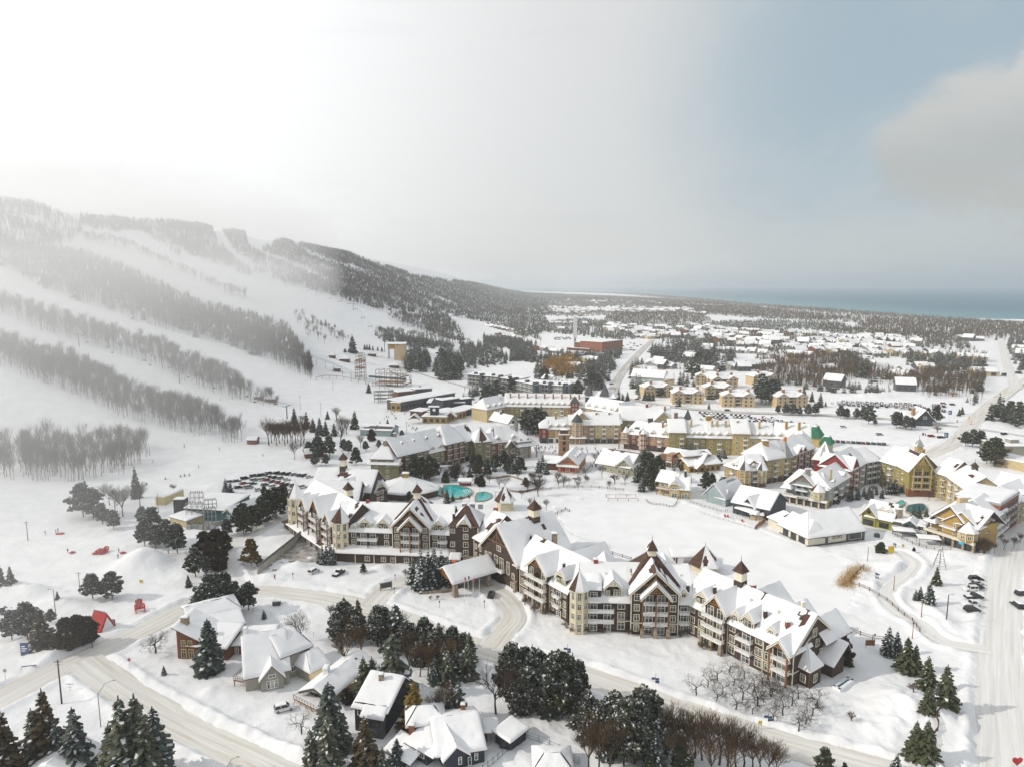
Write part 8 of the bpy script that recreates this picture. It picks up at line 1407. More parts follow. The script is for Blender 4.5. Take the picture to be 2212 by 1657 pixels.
# ---------------------------------------------------------------- cars
for nm,c in(('black',(.012,.012,.014)),('white',(.70,.70,.69)),('silver',(.30,.31,.32)),('grey',(.08,.085,.09)),('red',(.30,.02,.02)),('blue',(.03,.06,.14))):
 mat('paint_'+nm,c,.3,.04,1,spec=.5)
mat('tyre',(.02,.02,.02),.8,.1);mat('car_glass',(.015,.017,.02),.1,0,1,spec=.6)
def car_meshes(kind,col):
 """body, windows, wheel and snow of a car 4.6 m long, nose towards +x"""
 L_,W,hb,hr={'suv':(4.7,1.86,1.02,1.72),'sedan':(4.6,1.78,.86,1.42),'pickup':(5.7,1.95,1.08,1.86),'jeep':(4.3,1.85,1.15,1.85)}[kind]
 p={'suv':(-2.25,-1.9,0.55,1.25),'sedan':(-1.75,-1.1,.35,1.15),'pickup':(-.75,-.55,.75,1.35),'jeep':(-2.1,-2.0,.45,.75)}[kind]
 b=MB();prof=[(-L_/2,.42),(-L_/2+.04,hb-.1),(-L_/2+.2,hb),(p[3],hb),(L_/2-.25,hb-.16),(L_/2-.02,hb-.34),(L_/2,.42),(L_/2-.2,.3),(-L_/2+.2,.3)]
 n=len(prof);ring=[[(x,s*W/2*(1 if 0<i<8 else .98),z)for i,(x,z)in enumerate(prof)]for s in(-1,1)];b.prism(ring[0],ring[1],'paint_'+col)
 w2=W/2*.80;lo=[(p[0],-W/2*.94,hb),(p[3],-W/2*.94,hb),(p[3],W/2*.94,hb),(p[0],W/2*.94,hb)];hi=[(p[1],-w2,hr),(p[2],-w2,hr),(p[2],w2,hr),(p[1],w2,hr)]
 g=MB();g.prism(lo,hi,'car_glass');b.prism([(x,y*1.02,z)for x,y,z in hi],[(x,y*.97,z+.07)for x,y,z in hi],'paint_'+col)
 for i in range(4):
  a,c=np.array(lo[i]),np.array(hi[i]);b.bar(a,c,.06,'paint_'+col)
 if kind!='pickup':
  for y in(-1,1):b.bar(((p[0]+p[3])/2-.2,y*W/2*.945,hb),((p[1]+p[2])/2-.1,y*w2*1.01,hr),.05,'paint_'+col)
 else:b.prism([(-L_/2+.15,-.8,hb+.01),(-.85,-.8,hb+.01),(-.85,.8,hb+.01),(-L_/2+.15,.8,hb+.01)],[(-L_/2+.15,-.8,hb+.03),(-.85,-.8,hb+.03),(-.85,.8,hb+.03),(-L_/2+.15,.8,hb+.03)],'bough_snow')
 wh=MB();wh.tube((0,-.12,0),(0,.12,0),.34,.34,'tyre',10);wh.tube((0,-.125,0),(0,.125,0),.2,.2,'metal_grey',8)
 s=MB();q=[(p[1]+.05,-w2*.95,hr+.07),(p[2],-w2*.95,hr+.07),(p[2],w2*.95,hr+.07),(p[1]+.05,w2*.95,hr+.07)];snow_patch(s,*q,t=.12,cell=.4,edges=(1,1,1,1))
 q=[(p[3]+.1,-W/2*.85,hb),(L_/2-.3,-W/2*.85,hb-.12),(L_/2-.3,W/2*.85,hb-.12),(p[3]+.1,W/2*.85,hb)];snow_patch(s,*q,t=.07,cell=.5,edges=(1,1,1,1))
 pos=[(x,y)for x in(-L_*.31,L_*.31)for y in(-W/2+.08,W/2-.08)];a=MB();a.v=list(b.v);a.f=list(b.f);a.m=list(b.m);a.mats=list(b.mats)
 for src in(g,s):
  for f,mm in zip(src.f,src.m):pass
  o=len(a.v);a.v+=src.v;a.f+=[tuple(o+i for i in f)for f in src.f];a.m+=[a.mi(src.mats[mm])for mm in src.m]
 for x,y in pos:a.tube((x,y-.12,.34),(x,y+.12,.34),.34,.34,'tyre',8)
 return dict(body=b.me('body'),win=g.me('windows'),wheel=wh.me('wheel'),snow=s.me('snow'),pos=pos,one=a.me('parked_car'))
CM={}
def car(x,y,rz,kind,col,label,group=None,parts=False,z=None,snow=True,cat='car'):
 if(kind,col)not in CM:CM[(kind,col)]=car_meshes(kind,col)
 m=CM[(kind,col)];z=gz(x,y)if z is None else z
 if not parts:return tag(link('parked_car',m['one'],None,(x,y,z),rz),label,cat,group)
 t=thing('pickup_truck' if kind=='pickup' else 'parked_car',label,'pickup truck' if kind=='pickup' else cat,(x,y,z),group,rz);link('body',m['body'],t);link('windows',m['win'],t)
 for p in m['pos']:link('wheel',m['wheel'],t,(*p,.34))
 if snow:link('snow',m['snow'],t)
 return t
def cars():
 CC=['black','black','grey','grey','silver','white','white','black','red','blue'];g=random.Random(8)
 # the near lot at the right
 for(zx,zy),k,c,txt in(((1810,100),'suv','black','black car with snowless roof, farthest in the right-hand row of parked vehicles'),((1815,135),'sedan','white','white car, second from the far end of the right-hand row'),((1812,165),'suv','black','black hatchback squeezed behind the boxy white off-roader'),((1765,182),'jeep','white','boxy white off-roader in the right-hand row'),((1790,258),'pickup','black','big black pickup truck in the right-hand row'),((1775,320),'pickup','white','white pickup truck with a bed cap in the right-hand row'),((1775,368),'suv','black','black car nearest the viewer in the right-hand row')):
  x,y=G(*f3(zx,zy+12));car(x,y,.05 if k!='jeep' else math.pi,k,c,txt,'vehicles parked in the near right lot',True,snow=False)
 x,y=G(*f3(2150,325));car(x,y,1.5,'suv','black','black car parked alone across the lane, front towards the viewer',None,True);x,y=G(*f3(2195,230));car(x,y,.1,'suv','black','black car cut off by the right edge of the picture',None,True)
 x,y=G(*f1(500,50));car(x,y,1.15,'suv','white','snow-covered white car in the hotel forecourt',None,True);x,y=G(*f1(708,60));car(x,y,1.25,'pickup','black','black pickup truck in the hotel forecourt',None,True);x,y=G(*f1(255,1195));car(x,y,.45,'suv','white','snow-caked white car on the drive below the bungalow deck',None,True);x,y=G(*f1(1972,240));car(x,y,1.4,'suv','black','black car waiting under the entrance canopy',None,True,snow=False)
 for i,txt in enumerate(('leftmost of the row, cut by the picture edge','second from the left edge','third from the left edge','fourth from the left edge','fifth from the left edge','sixth and last, half behind the pines')):
  x,y=G(*f0(20+i*62,372+i*6));car(x,y,.55,'sedan' if i%2 else 'suv',['black','grey','silver','grey','silver','white'][i],'snow-dusted car in the lower left lot, '+txt,'cars in the lower left lot',True)
  # the lot behind the left wing
 g0=lambda zx,zy:(zx*.2608,950.5+zy*.2608);c_=lambda zx,zy:((1000+zx/2.454)*.57604,(1600+zy/2.454)*.57604)
 for f,L_ in((g0,((1960,345),(2030,322),(2105,302),(2170,296),(1905,350),(1975,405),(2060,402),(2140,418),(2110,340),(2175,335),(2090,370),(2195,378),(2020,372))),(c_,((25,437),(105,437),(155,440),(205,442),(250,446),(305,452),(350,456),(388,466),(10,494),(55,512),(115,518),(160,532),(200,540),(245,552),(285,560),(330,566),(30,470),(80,478),(130,484),(180,492),(60,560),(120,575),(175,585)))):
  for p in L_:x,y=G(*f(*p));car(x,y,.75+g.uniform(-.08,.08),g.choice(['suv','sedan','suv']),g.choice(CC),'snow-dusted car in the full lot behind the hotel\'s left wing','cars in the lot behind the left wing',True)
  # the big car parks beyond the village
 def block(a,b,c,d,nr,nc,skip,label,group,ang):
  for i in range(nr):
   for j in range(nc):
    if g.random()<skip:continue
    s,t=(j+.5+g.uniform(-.06,.06))/nc,(i+.5)/nr;p=[(a[k]*(1-s)+b[k]*s)*(1-t)+(d[k]*(1-s)+c[k]*s)*t for k in(0,1)]
    x,y=G(*p)
    if road_dist(np.array([x]),np.array([y]))[0]<2:continue
    car(x,y,ang+g.uniform(-.05,.05),g.choice(['suv','suv','sedan']),g.choice(CC),label,group)
 block(c3(1500,1195),c3(2209,1250),c3(2260,1325),c3(1600,1275),5,19,.3,'small parked car in the rows behind the long yellow block','cars in the rows behind the long yellow block',1.2);block(c4(0,1262),c4(300,1285),c4(280,1318),c4(0,1310),3,8,.25,'small parked car in the rows behind the green mansard roof','cars behind the green mansard roof',1.2)
 block(c4(650,1115),c4(1560,1150),c4(1560,1210),c4(660,1150),6,23,.3,'small parked car in the far upper car park below the brown wood','cars in the far upper car park',1.3);block(c4(600,1445),c4(1110,1475),c4(1110,1482),c4(600,1452),1,12,.2,'car in the single row beside the dark green pavilion','cars in the row beside the green pavilion',1.3)
 block(c3(960,1150),c3(1390,1165),c3(1390,1175),c3(960,1160),1,12,.1,'car in the line along the road above the far apartment block','cars lined along the road above the far block',1.2);block(c3(380,590),c3(520,585),c3(540,610),c3(400,612),3,8,.3,'tiny parked car beside the brown flat-roofed hotel','cars beside the flat-roofed hotel',1.0);block(c3(980,620),c3(1220,660),c3(1180,720),c3(1000,700),4,8,.4,'tiny parked car in front of the brown flat-roofed hotel','cars in front of the flat-roofed hotel',.6)
 for(zx,zy),c,f,txt in(((485,1325),'silver',c4,'lone silver car near the green mansard roof'),((1012,1395),'silver',c4,'lone silver car in the middle of the empty snowy car park'),((710,1332),'white',c4,'white car alone on the snowy bank above the car park'),((1520,1420),'black',c4,'black car turning in beside the junction'),((1615,1148),'grey',c4,'grey pickup at the right end of the far car park'),((1540,1140),'grey',c4,'grey car next to the pickup in the far car park'),((870,975),'black',c3,'dark car driving down the long far road'),((1084,1102),'red',c3,'red car on the bend of the far road'),((1420,1160),'black',c3,'black car at the crossing of the far road'),((1830,1193),'black',c3,'black car on the road in front of the cream villas'),((1440,1408),'red',c4,'red car behind the belfry by the junction'),((2045,1395),'black',c4,'dark car on the road at the far right')):
  x,y=G(*f(zx,zy));car(x,y,.1,'suv',c,txt,None)
cars()
# ---------------------------------------------------------------- people: small figures, each one mesh
mat('skin',(.45,.28,.2),.6,.05)
for nm,c in(('coat_black',(.02,.02,.025)),('coat_red',(.35,.03,.04)),('coat_blue',(.04,.10,.28)),('coat_yellow',(.5,.38,.05)),('coat_grey',(.12,.13,.15))):mat(nm,c,.8,.1)
def person_mesh(coat,pose):
 m=MB();s=.22 if pose=='walk' else .10;k=7
 for sg in(-1,1):
  m.tube((sg*s,sg*.10,0),(sg*s*.35,sg*.10,.46),.065,.075,'coat_black',k);m.tube((sg*s*.35,sg*.10,.46),(0,sg*.085,.88),.075,.1,'coat_black',k);m.tube((sg*s+.02,sg*.1,.05),(sg*s+.2,sg*.1,.05),.06,.05,'tyre',6)
  a=-sg*(.2 if pose!='ski' else-.25);m.tube((0,sg*.21,1.42),(a*.5,sg*.29,1.14),.07,.055,coat,k);m.tube((a*.5,sg*.29,1.14),(a+.1,sg*.27,.90),.055,.045,coat,k);m.tube((a+.1,sg*.27,.90),(a+.14,sg*.27,.82),.045,.03,'tyre',5)
  if pose=='ski':m.prism([(-.8,sg*.12-.04,.01),(.9,sg*.12-.04,.01),(.9,sg*.12+.04,.01),(-.8,sg*.12+.04,.01)],[(-.8,sg*.12-.04,.04),(.9,sg*.12-.04,.04),(.9,sg*.12+.04,.04),(-.8,sg*.12+.04,.04)],coat);m.tube((.3,sg*.4,1.0),(-.2,sg*.5,.05),.015,.012,'metal_dark',4)
 m.tube((0,0,.82),(0,0,1.15),.17,.18,coat,8);m.tube((0,0,1.15),(0,0,1.47),.18,.13,coat,8);m.tube((0,0,1.45),(0,0,1.55),.07,.06,'skin',6)
 for z0,z1,r0,r1,mt in((1.52,1.58,.06,.095,'skin'),(1.58,1.67,.095,.10,'skin'),(1.67,1.74,.105,.09,coat),(1.74,1.79,.09,.03,coat)):m.tube((.015,0,z0),(.015,0,z1),r0,r1,mt,8)
 return m.me('person')
PM={(c,p):person_mesh(c,p)for c in('coat_black','coat_red','coat_blue','coat_yellow','coat_grey')for p in('walk','stand','ski')}
def person(px,py,coat,pose,label,group=None,rz=None):
 x,y,z=(float(q[0])for q in hit(px,py));z=gz(x,y);return tag(link('person',PM[(coat,pose)],None,(x,y,z),rnd.random()*6.3 if rz is None else rz),label,'person',group)
def people():
 g=random.Random(4);C_=['coat_black','coat_black','coat_grey','coat_red','coat_blue']
 for n,a,b,lab in((26,k2(120,500),k2(330,560),'in dark winter clothes on the snowy plaza left of the brick clock tower'),(22,k2(420,520),k2(830,560),'in winter clothes in the street before the shops behind the firehall'),(9,k2(570,630),k2(640,680),'in dark clothes at the fence between firehall and green hall'),(16,c2(900,1180),c2(1160,1270),'near the ski lodge on the beginner slope'),(8,c2(1140,1310),c2(1260,1360),'standing on snow above the timber apartment block'),(7,c4(1360,1390),c4(1395,1400),'in the group beside the far junction')):
  for i in range(n):person(g.uniform(a[0],b[0]),g.uniform(a[1],b[1]),g.choice(C_),g.choice(['walk','stand']),'tiny person '+lab,'people '+lab)
 g0=lambda zx,zy:(zx*.2608,950.5+zy*.2608)
 for p,c,po,lab in((g0(1527,62),'coat_black','ski','dark skier alone below the lowest woodland strip'),(g0(1817,80),'coat_yellow','ski','skier in yellow below the lowest woodland strip'),(g0(1645,228),'coat_red','ski','skier in red above the small snowy saplings'),(g0(2178,135),'coat_black','stand','person in black standing by the snow bank above the car lot'),(g0(1268,185),'coat_grey','stand','person beside the right edge of the left wood'),(g0(480,755),'coat_grey','stand','adult standing by a red tube, upper left snowfield'),(g0(463,765),'coat_blue','stand','child standing beside the adult with the red tube'),(g0(375,778),'coat_blue','stand','person in blue sitting low on the left snowfield'),(g0(563,935),'coat_black','stand','person in dark clothes next to small red tube, left of the tube pile'),(g0(980,985),'coat_black','walk','person in black at the back edge of the big snow hill'),(g0(985,930),'coat_black','stand','person in black by the red tube right of the tube pile'),(g0(1395,945),'coat_black','stand','person in dark clothes below the pines near the snow hill'),(f1(180,128),'coat_red','walk','person in red walking at the corner of the hotel forecourt'),(f1(1605,45),'coat_black','stand','person in black under the spruces at the hotel entrance'),(k3(1130,1222),'coat_black','stand','left one of two people by the map board near the lakeside hall'),(k3(1143,1224),'coat_blue','stand','right one of two people by the map board near the lakeside hall'),(c4(612,1140),'coat_black','walk','left one of two walkers in the far car park'),(c4(626,1140),'coat_black','walk','right one of two walkers in the far car park'),(c1(550,1525),'coat_black','ski','lone skier on the lowest left ski run'),(c1(1175,1652),'coat_black','ski','skier at the bottom of the lowest run'),(c1(1405,1360),'coat_black','ski','skier on the run between the lower woodland strips'),(c1(1040,962),'coat_black','ski','skier on the second run above the trees'),(c1(1570,1062),'coat_black','ski','skier beside the big forest on the second run'),(c1(1000,915),'coat_black','ski','small skier high on the second run')):person(*p,c,po,lab)
people()
# ---------------------------------------------------------------- poles, lamps, signs, fences
def pole(px,py,top,label,kind='utility_pole',r=.14,m='bark',arm=None,cat='pole',group=None,lamp=False):
 x,y,z=(float(q[0])for q in hit(px,py));z=gz(x,y);h=ZAT(top,y)-z;t=thing(kind,label,cat,(x,y,z),group);b=MB();b.tube((0,0,-.3),(0,0,h),r,r*.65,m,7);b.build('post',t)
 if arm=='cross':
  b=MB();b.bar((-.9,0,h-.5),(.9,0,h-.5),.07,m);b.bar((-.6,0,h-1.2),(.6,0,h-1.2),.06,m);[b.tube((q,0,h-.45),(q,0,h-.2),.06,.05,'metal_grey',6)for q in(-.8,-.3,.3,.8)];b.build('crossarm',t)
 elif arm:
  b=MB();dx,dz=arm;b.tube((0,0,h-.2),(dx*.5,0,h+dz*.75),.05,.045,m,5);b.tube((dx*.5,0,h+dz*.75),(dx,0,h+dz),.045,.04,m,5);b.build('arm',t);b=MB();b.tube((dx-.1,0,h+dz),(dx+.55*(1 if dx>0 else-1),0,h+dz+.02),.10,.14,'metal_grey',6);b.build('lamp_head',t)
 elif lamp:
  b=MB();b.tube((0,0,h-.1),(0,0,h+.35),.16,.24,'metal_dark',6);b.cone([(q[0],q[1],h+.35)for q in b.ring((0,0,0),.32,6)],(0,0,h+.6),'metal_dark');b.build('lamp_head',t)
 return t
def small_things():
 g0=lambda zx,zy:(zx*.2608,950.5+zy*.2608)
 pole(*f0(512,1130),f0(0,768)[1],'tall weathered utility pole at the lower left junction',arm='cross',r=.2);pole(*f0(835,1322),f0(0,1045)[1],'dark street lamp with long curved arm beside the side street','street_lamp',.1,'metal_dark',(3.6,3.2),'street lamp');pole(*f0(1880,1690),f0(0,1650)[1],'curved street lamp arm poking in at the bottom edge','street_lamp',.1,'metal_dark',(2.2,2.2),'street lamp')
 pole(*f0(665,222),f0(0,40)[1],'grey floodlight mast beside the pine clump left of the snow hill','floodlight_mast',.16,'metal_grey','cross','light mast');pole(*f0(465,430),f0(0,185)[1],'grey light mast among pines of the lower left lot','light_mast',.16,'metal_grey',(-1.0,.1),'light mast');pole(*f0(765,672),f0(0,600)[1],'short dark post beside the rounded cedars','post',.12,'bark');pole(*f0(582,1028),f0(0,955)[1],'thin sign post with tiny plate at the lower left junction','sign_post',.05,'metal_grey','cross','sign')
 pole(*g0(232,828),g0(0,672)[1],'weathered pole alone on the left snowfield',arm='cross',r=.16);pole(*g0(1313,600),g0(0,440)[1],'dark pole left of the yellow box shed',r=.14);pole(*g0(1240,130),g0(0,20)[1],'pole at the right end of the left wood',r=.14)
 pole(*f3(1128,192),f3(0,65)[1],'rust-brown wooden pole by the pond path, upper one',r=.14,m='timber');pole(*f3(1356,425),f3(0,270)[1],'rust-brown wooden pole by the pond path, below the three spruces',r=.14,m='timber');pole(*f3(1563,468),f3(0,225)[1],'tall grey pole with small top lamp, left of the parked vehicles',r=.17,arm=(.9,.05));pole(*f3(1283,590),f3(0,470)[1],'wooden pole with round lamp cluster near the pond fence',r=.13,m='timber',lamp=True);pole(*f3(968,645),f3(0,565)[1],'dark double lamp post beside the hotel\'s end hedge','street_lamp',.08,'metal_dark',lamp=True,cat='street lamp');pole(*k3(912,1335),k3(0,1215)[1],'brown wooden pole on the pond shore below the lakeside hall',r=.14,m='timber')
 for p,txt in(((900,1560),'single lamp'),):pass
 for(f,zx,zy,top,txt)in((f2,503,732,635,'leftmost of the three along the hotel road'),(f2,1232,985,878,'middle of the three along the hotel road'),(f2,2165,1300,1190,'rightmost of the three, by the orchard'),(f1,1475-320,1+199,175,'')):
  if not txt:continue
  t=pole(*f(zx,zy),f(0,top)[1],'lamp post with navy banners, '+txt,'lamp_post',.07,'metal_dark',cat='lamp post',group='banner lamp posts along the hotel road');x,y=t.location[:2];h=ZAT(f(0,top)[1],y)-t.location[2]
  for dx,dz in((-.55,-1.7),(.45,-1.9),(.5,-2.6)):b=MB();b.hexa([(dx-.45,-.03,h+dz),(dx+.45,-.03,h+dz),(dx+.45,.03,h+dz),(dx-.45,.03,h+dz),(dx-.45,-.03,h+dz+.62),(dx+.45,-.03,h+dz+.62),(dx+.45,.03,h+dz+.62),(dx-.45,.03,h+dz+.62)],'sign_blue');b.build('banner',t)
 for zx,zy,top,txt in((1175,112,70,'by the forecourt island, upper one'),(1170,230,178,'by the forecourt island, beside the sign'),(1543,345,290,'in the lawn below the low stone wall'),(1914,335,288,'beside the flagpoles'),(330,118,60,'at the left end of the forecourt')):pole(*f1(zx,zy),f1(0,top)[1],'black lantern lamp post '+txt,'lamp_post',.07,'metal_dark',lamp=True,cat='lamp post',group='lantern lamp posts before the hotel')
 for zx,zy,top,c,txt in((1750,310,75,'red_paint','leftmost, with a red flag'),(1781,318,65,'metal_dark','second from left, flag furled dark'),(1822,322,82,'red_paint','third from left, small red flag'),(1874,322,95,'metal_dark','rightmost, with a dark flag')):
  t=pole(*f1(zx,zy),f1(0,top)[1],'white flagpole before the entrance canopy, '+txt,'flagpole',.07,'trim_white',cat='flagpole',group='flagpoles before the entrance');h=ZAT(f1(0,top)[1],t.location[1])-t.location[2];b=MB();v=[(.05,0,h-.2),(.5,.15,h-.55),(.35,.1,h-1.6),(.05,0,h-1.4)];b.prism(v,[(a+.02,b_+.05,c_)for a,b_,c_ in v],c);b.build('flag',t)
  # stop sign, warning sign, blue signs
 x,y=G(*f0(1077,850));t=thing('stop_sign','red octagonal stop sign at the snowy corner of the side street','stop sign',(x,y,gz(x,y)));b=MB();b.bar((0,0,-.3),(0,0,2.2),.04,'metal_grey');b.build('post',t);b=MB();b.prism([(.46*math.cos(a),-.05,2.5+.46*math.sin(a))for a in[math.pi/8+i*math.pi/4 for i in range(8)]],[(.46*math.cos(a),-.09,2.5+.46*math.sin(a))for a in[math.pi/8+i*math.pi/4 for i in range(8)]],'red_paint');o=b.build('plate',t);sign_text('STOP',Fr((0,0),(1,0)),0,2.5,.10,.3,o,depth=.01)
 x,y=G(*f0(50,955));t=thing('road_sign','round grey back of a road sign at the left edge','sign',(x,y,gz(x,y)));b=MB();b.bar((0,0,-.3),(0,0,2.2),.05,'metal_grey');b.build('post',t);b=MB();b.tube((0,-.02,2.4),(0,.03,2.4),.5,.5,'metal_grey',12);b.build('plate',t)
 for(f,zx,zy,w,h,c,txt,hh)in((f0,210,745,2.2,3.2,'sign_blue','blue lettered board on the snow bank by the lower left road',.2),(g0,1716,1160,1.6,2.4,'sign_blue','blue banner board at the foot of the tall pines by the drive',.4),(f2,2097,1345,.8,.8,'yellow_paint','small yellow diamond road sign on the right-hand road',1.5),(g0,1172,1185,1.2,1.0,'yellow_paint','yellow board at the foot of the snow hill',.4),(k3,1104,1285,2.2,2.6,'yellow_paint','tall information board with orange panels by the pond path',.5),(k3,1205,1240,.8,1.0,'yellow_paint','small tan sign beside the shop lane',1),(f3,932,665,2.6,1.6,'timber','orange-brown wooden sign board beside the end hedge',.8),(c4,1595,1240,2.6,3.2,'sign_blue','blue park sign by the far junction, upper one',1.5),(c4,1562,1435,2.6,3.2,'sign_blue','blue park sign below the far junction',1.5),(c4,1655,1290,1.2,2.2,'orange_paint','orange traffic drum on the far junction, left',0),(c4,1752,1260,1.2,2.2,'orange_paint','orange traffic drum on the far junction, top',0),(c4,1768,1306,1.2,2.2,'orange_paint','orange traffic drum on the far junction, right',0)):
  x,y=G(*f(zx,zy));t=thing('traffic_drum' if 'drum' in txt else 'sign_board',txt,'traffic drum' if 'drum' in txt else 'sign',(x,y,gz(x,y)));b=MB();F=Fr((0,0),(1,0))
  if 'drum' in txt:b.tube((0,0,0),(0,0,h),w/2,w*.4,c,10);b.build('drum',t);b=MB();b.tube((0,0,h*.5),(0,0,h*.7),w*.47,w*.45,'letter_white',10);b.build('band',t);continue
  b.box(F,-w/2,w/2,.06,-.06,hh,hh+h,c);o=b.build('board',t);b=MB();[b.bar((q*w*.42,.1,-.5),(q*w*.42,.1,hh+h),.06,'metal_grey')for q in(-1,1)];b.build('post',t)
  if c=='sign_blue':b=MB();[b.box(F,-w*.35,w*(.1+.25*(i%2)),.09,.06,hh+h*(.25+.2*i),hh+h*(.33+.2*i),'letter_white')for i in range(3)];b.build('lettering',t)
 x,y=G(*f1(1100,185));t=thing('entrance_sign','dark entrance sign on the snowy island before the hotel','sign',(x,y,gz(x,y)),rz=.5);b=MB();F=Fr((0,0),(1,0));b.box(F,-1.8,1.8,.15,-.15,.8,2.6,'panel_dark');b.build('board',t);b=MB();[b.box(F,q-.15,q+.15,.18,-.18,-.3,2.8,'stone')for q in(-1.9,1.9)];b.build('post',t)
 # fences ------------------------------------------------------------
 def fence(name,label,pts,f,h,step,rails,m,r=.07,cat='fence',solid=None):
  P_=spline([G(*f(*p))for p in pts],8);t=thing(name,label,cat,(P_[0][0],P_[0][1],0));o=P_[0];s=np.concatenate([[0],np.cumsum(np.linalg.norm(np.diff(P_,axis=0),axis=1))]);n=max(2,int(s[-1]/step));q=np.linspace(0,s[-1],n+1);X=np.interp(q,s,P_[:,0]);Y=np.interp(q,s,P_[:,1]);Z=ground_z(X,Y)
  if solid:
   b=MB()
   for i in range(n):A_,B_=np.array([X[i]-o[0],Y[i]-o[1]]),np.array([X[i+1]-o[0],Y[i+1]-o[1]]);F=Fr(A_,B_);b.box(F,0,F.L,.12,-.12,-.5,max(Z[i],0)+h,m)
   b.build('panel',t);return t
  b=MB();[b.bar((X[i]-o[0],Y[i]-o[1],Z[i]+h*k),(X[i+1]-o[0],Y[i+1]-o[1],Z[i+1]+h*k),r*.8,m)for i in range(n)for k in rails];b.build('rail',t)
  for i in range(min(n+1,100)):b=MB();b.tube((X[i]-o[0],Y[i]-o[1],Z[i]-.3),(X[i]-o[0],Y[i]-o[1],Z[i]+h*1.12),r*1.2,r*1.2,m,5);b.build('post',t)
  return t
 W2=(.4,.85)
 fence('rail_fence','brown split-rail fence curving along the pond\'s right shore',[(880,20),(800,90),(765,150),(850,180),(960,220),(1060,270),(1130,330),(1210,400),(1290,455),(1345,540)],f3,1.2,3.4,W2,'timber_dark',.1);fence('rail_fence','brown split-rail fence from the hotel\'s end to the row of spruces',[(670,480),(740,515),(830,550),(900,580),(1000,600),(1060,600)],f3,1.3,3.4,W2,'timber_dark',.1)
 fence('rail_fence','thin rail fence along the far shore of the pond',[(0,880),(150,860),(300,850),(480,840),(620,838),(760,850),(860,860)],k2,1.2,4,W2,'timber_dark',.09);fence('rail_fence','dark rail fence along the pond path beside the great roof',[(270,1080),(330,1050),(380,1020),(410,1040)],k2,1.3,3.2,W2,'timber_dark',.11);fence('rail_fence','dark rail fence behind the hotel\'s middle roofs',[(690,1385),(760,1400),(850,1415),(920,1435)],k2,1.3,3.2,W2,'timber_dark',.1);fence('split_fence','broken zigzag split-rail fence behind the lower right spruces',[(1620,1240),(1540,1220),(1510,1300),(1440,1330),(1530,1380),(1440,1420),(1490,1470),(1430,1540)],f3,1.2,2.6,(.3,.6,.9),'timber_dark',.1)
 fence('metal_fence','dark metal picket fence of the lower yard',[(1900,1690),(2010,1610),(2110,1530),(2209,1440),(2250,1420)],f1,1.5,1.4,(.1,.9),'metal_dark',.05);fence('metal_fence','pale glazed pool fence behind the lower yard',[(175,1415),(260,1440),(350,1480),(435,1520),(495,1560),(600,1620)],f2,1.5,2.6,(.1,.5,.95),'wall_teal',.06);fence('wire_fence','wire garden fence left of the bare tree by the beige house',[(0,378),(120,400),(220,440),(320,490),(500,570)],f1,1.3,3,(.5,.95),'metal_dark',.035)
 fence('deck_rail','deck rail of the yellow boathouse terrace on the pond',[(1045,945),(1080,975),(1180,985),(1270,998),(1318,925)],k2,1.1,1.6,(.5,.95),'timber_dark',.07);fence('deck_rail','dark rail along the boardwalk below the blue-grey pavilion',[(1410,960),(1480,985),(1560,1005),(1680,1040),(1720,1030)],k2,1.1,2,(.5,.95),'metal_dark',.06);fence('metal_fence','long thin metal fence along the pond shore below the slate barn',[(1490,1050),(1600,1085),(1750,1130),(1880,1165),(1945,1185)],k2,1.2,2.4,(.5,.95),'metal_grey',.05);fence('board_fence','short honey board fence right of the little timber hut on the shore',[(1945,1185),(1990,1150),(2030,1120)],k2,1.6,2,(),'timber',cat='fence',solid=True)
 fence('stone_wall','curving tan stone garden wall beyond the pools',[(1470,1065),(1560,1085),(1650,1100),(1760,1080),(1850,1045),(1780,1000),(1650,960),(1560,935),(1450,940),(1330,955)],k1,.9,4,(),'stone',cat='wall',solid=True);fence('stone_wall','low stone wall curving before the entrance spruces',[(1400,225),(1500,215),(1600,205),(1690,180),(1700,150)],f1,.9,3,(),'stone',cat='wall',solid=True);fence('lane_fence','dark fence along the lane in front of the ochre block',[(1120,1110),(1200,1150),(1300,1195),(1420,1230),(1530,1250),(1600,1265)],k3,1.2,2.4,W2,'timber_dark',.08);fence('slope_fence','long dark safety fence down the beginner slope',[(1090,855),(1250,890),(1450,950),(1600,990),(1740,1030)],c2,1.6,5,W2,'timber_dark',.12)
 # retaining walls of the service ramp
 t=thing('service_ramp','concrete service ramp sunk beside the left wing, with dark coping and garage door','ramp');A,B_,C_=G(558,1243),G(655,1163),G(692,1170);m=MB();F=Fr(A,B_);m.box(F,0,F.L,-.4,0,-1,3.2,'concrete');F2=Fr(B_,C_);m.box(F2,0,F2.L,-.4,0,-1,3.6,'concrete');m.build('wall',t);m=MB();m.box(F,0,F.L,-.5,.15,3.2,3.6,'panel_dark');m.box(F2,0,F2.L,-.5,.15,3.6,4.0,'panel_dark');m.build('coping',t);m=MB();m.box(F2,F2.L*.2,F2.L*.7,.0,.06,0,2.6,'panel_dark');m.build('garage_door',t);q=[A,B_,C_,G(735,1200),G(650,1225),G(600,1240)];m=MB();m.slab([(*p,.28)for p in q],.1,'road_grit');m.build('floor',t)
 # pools
 mat('pool_water',(.02,.36,.37),.15,0,.4,.02,1.2,.4,rgb2=(.05,.50,.48));mat('pool_dark',(.015,.13,.16),.15,.1,.4)
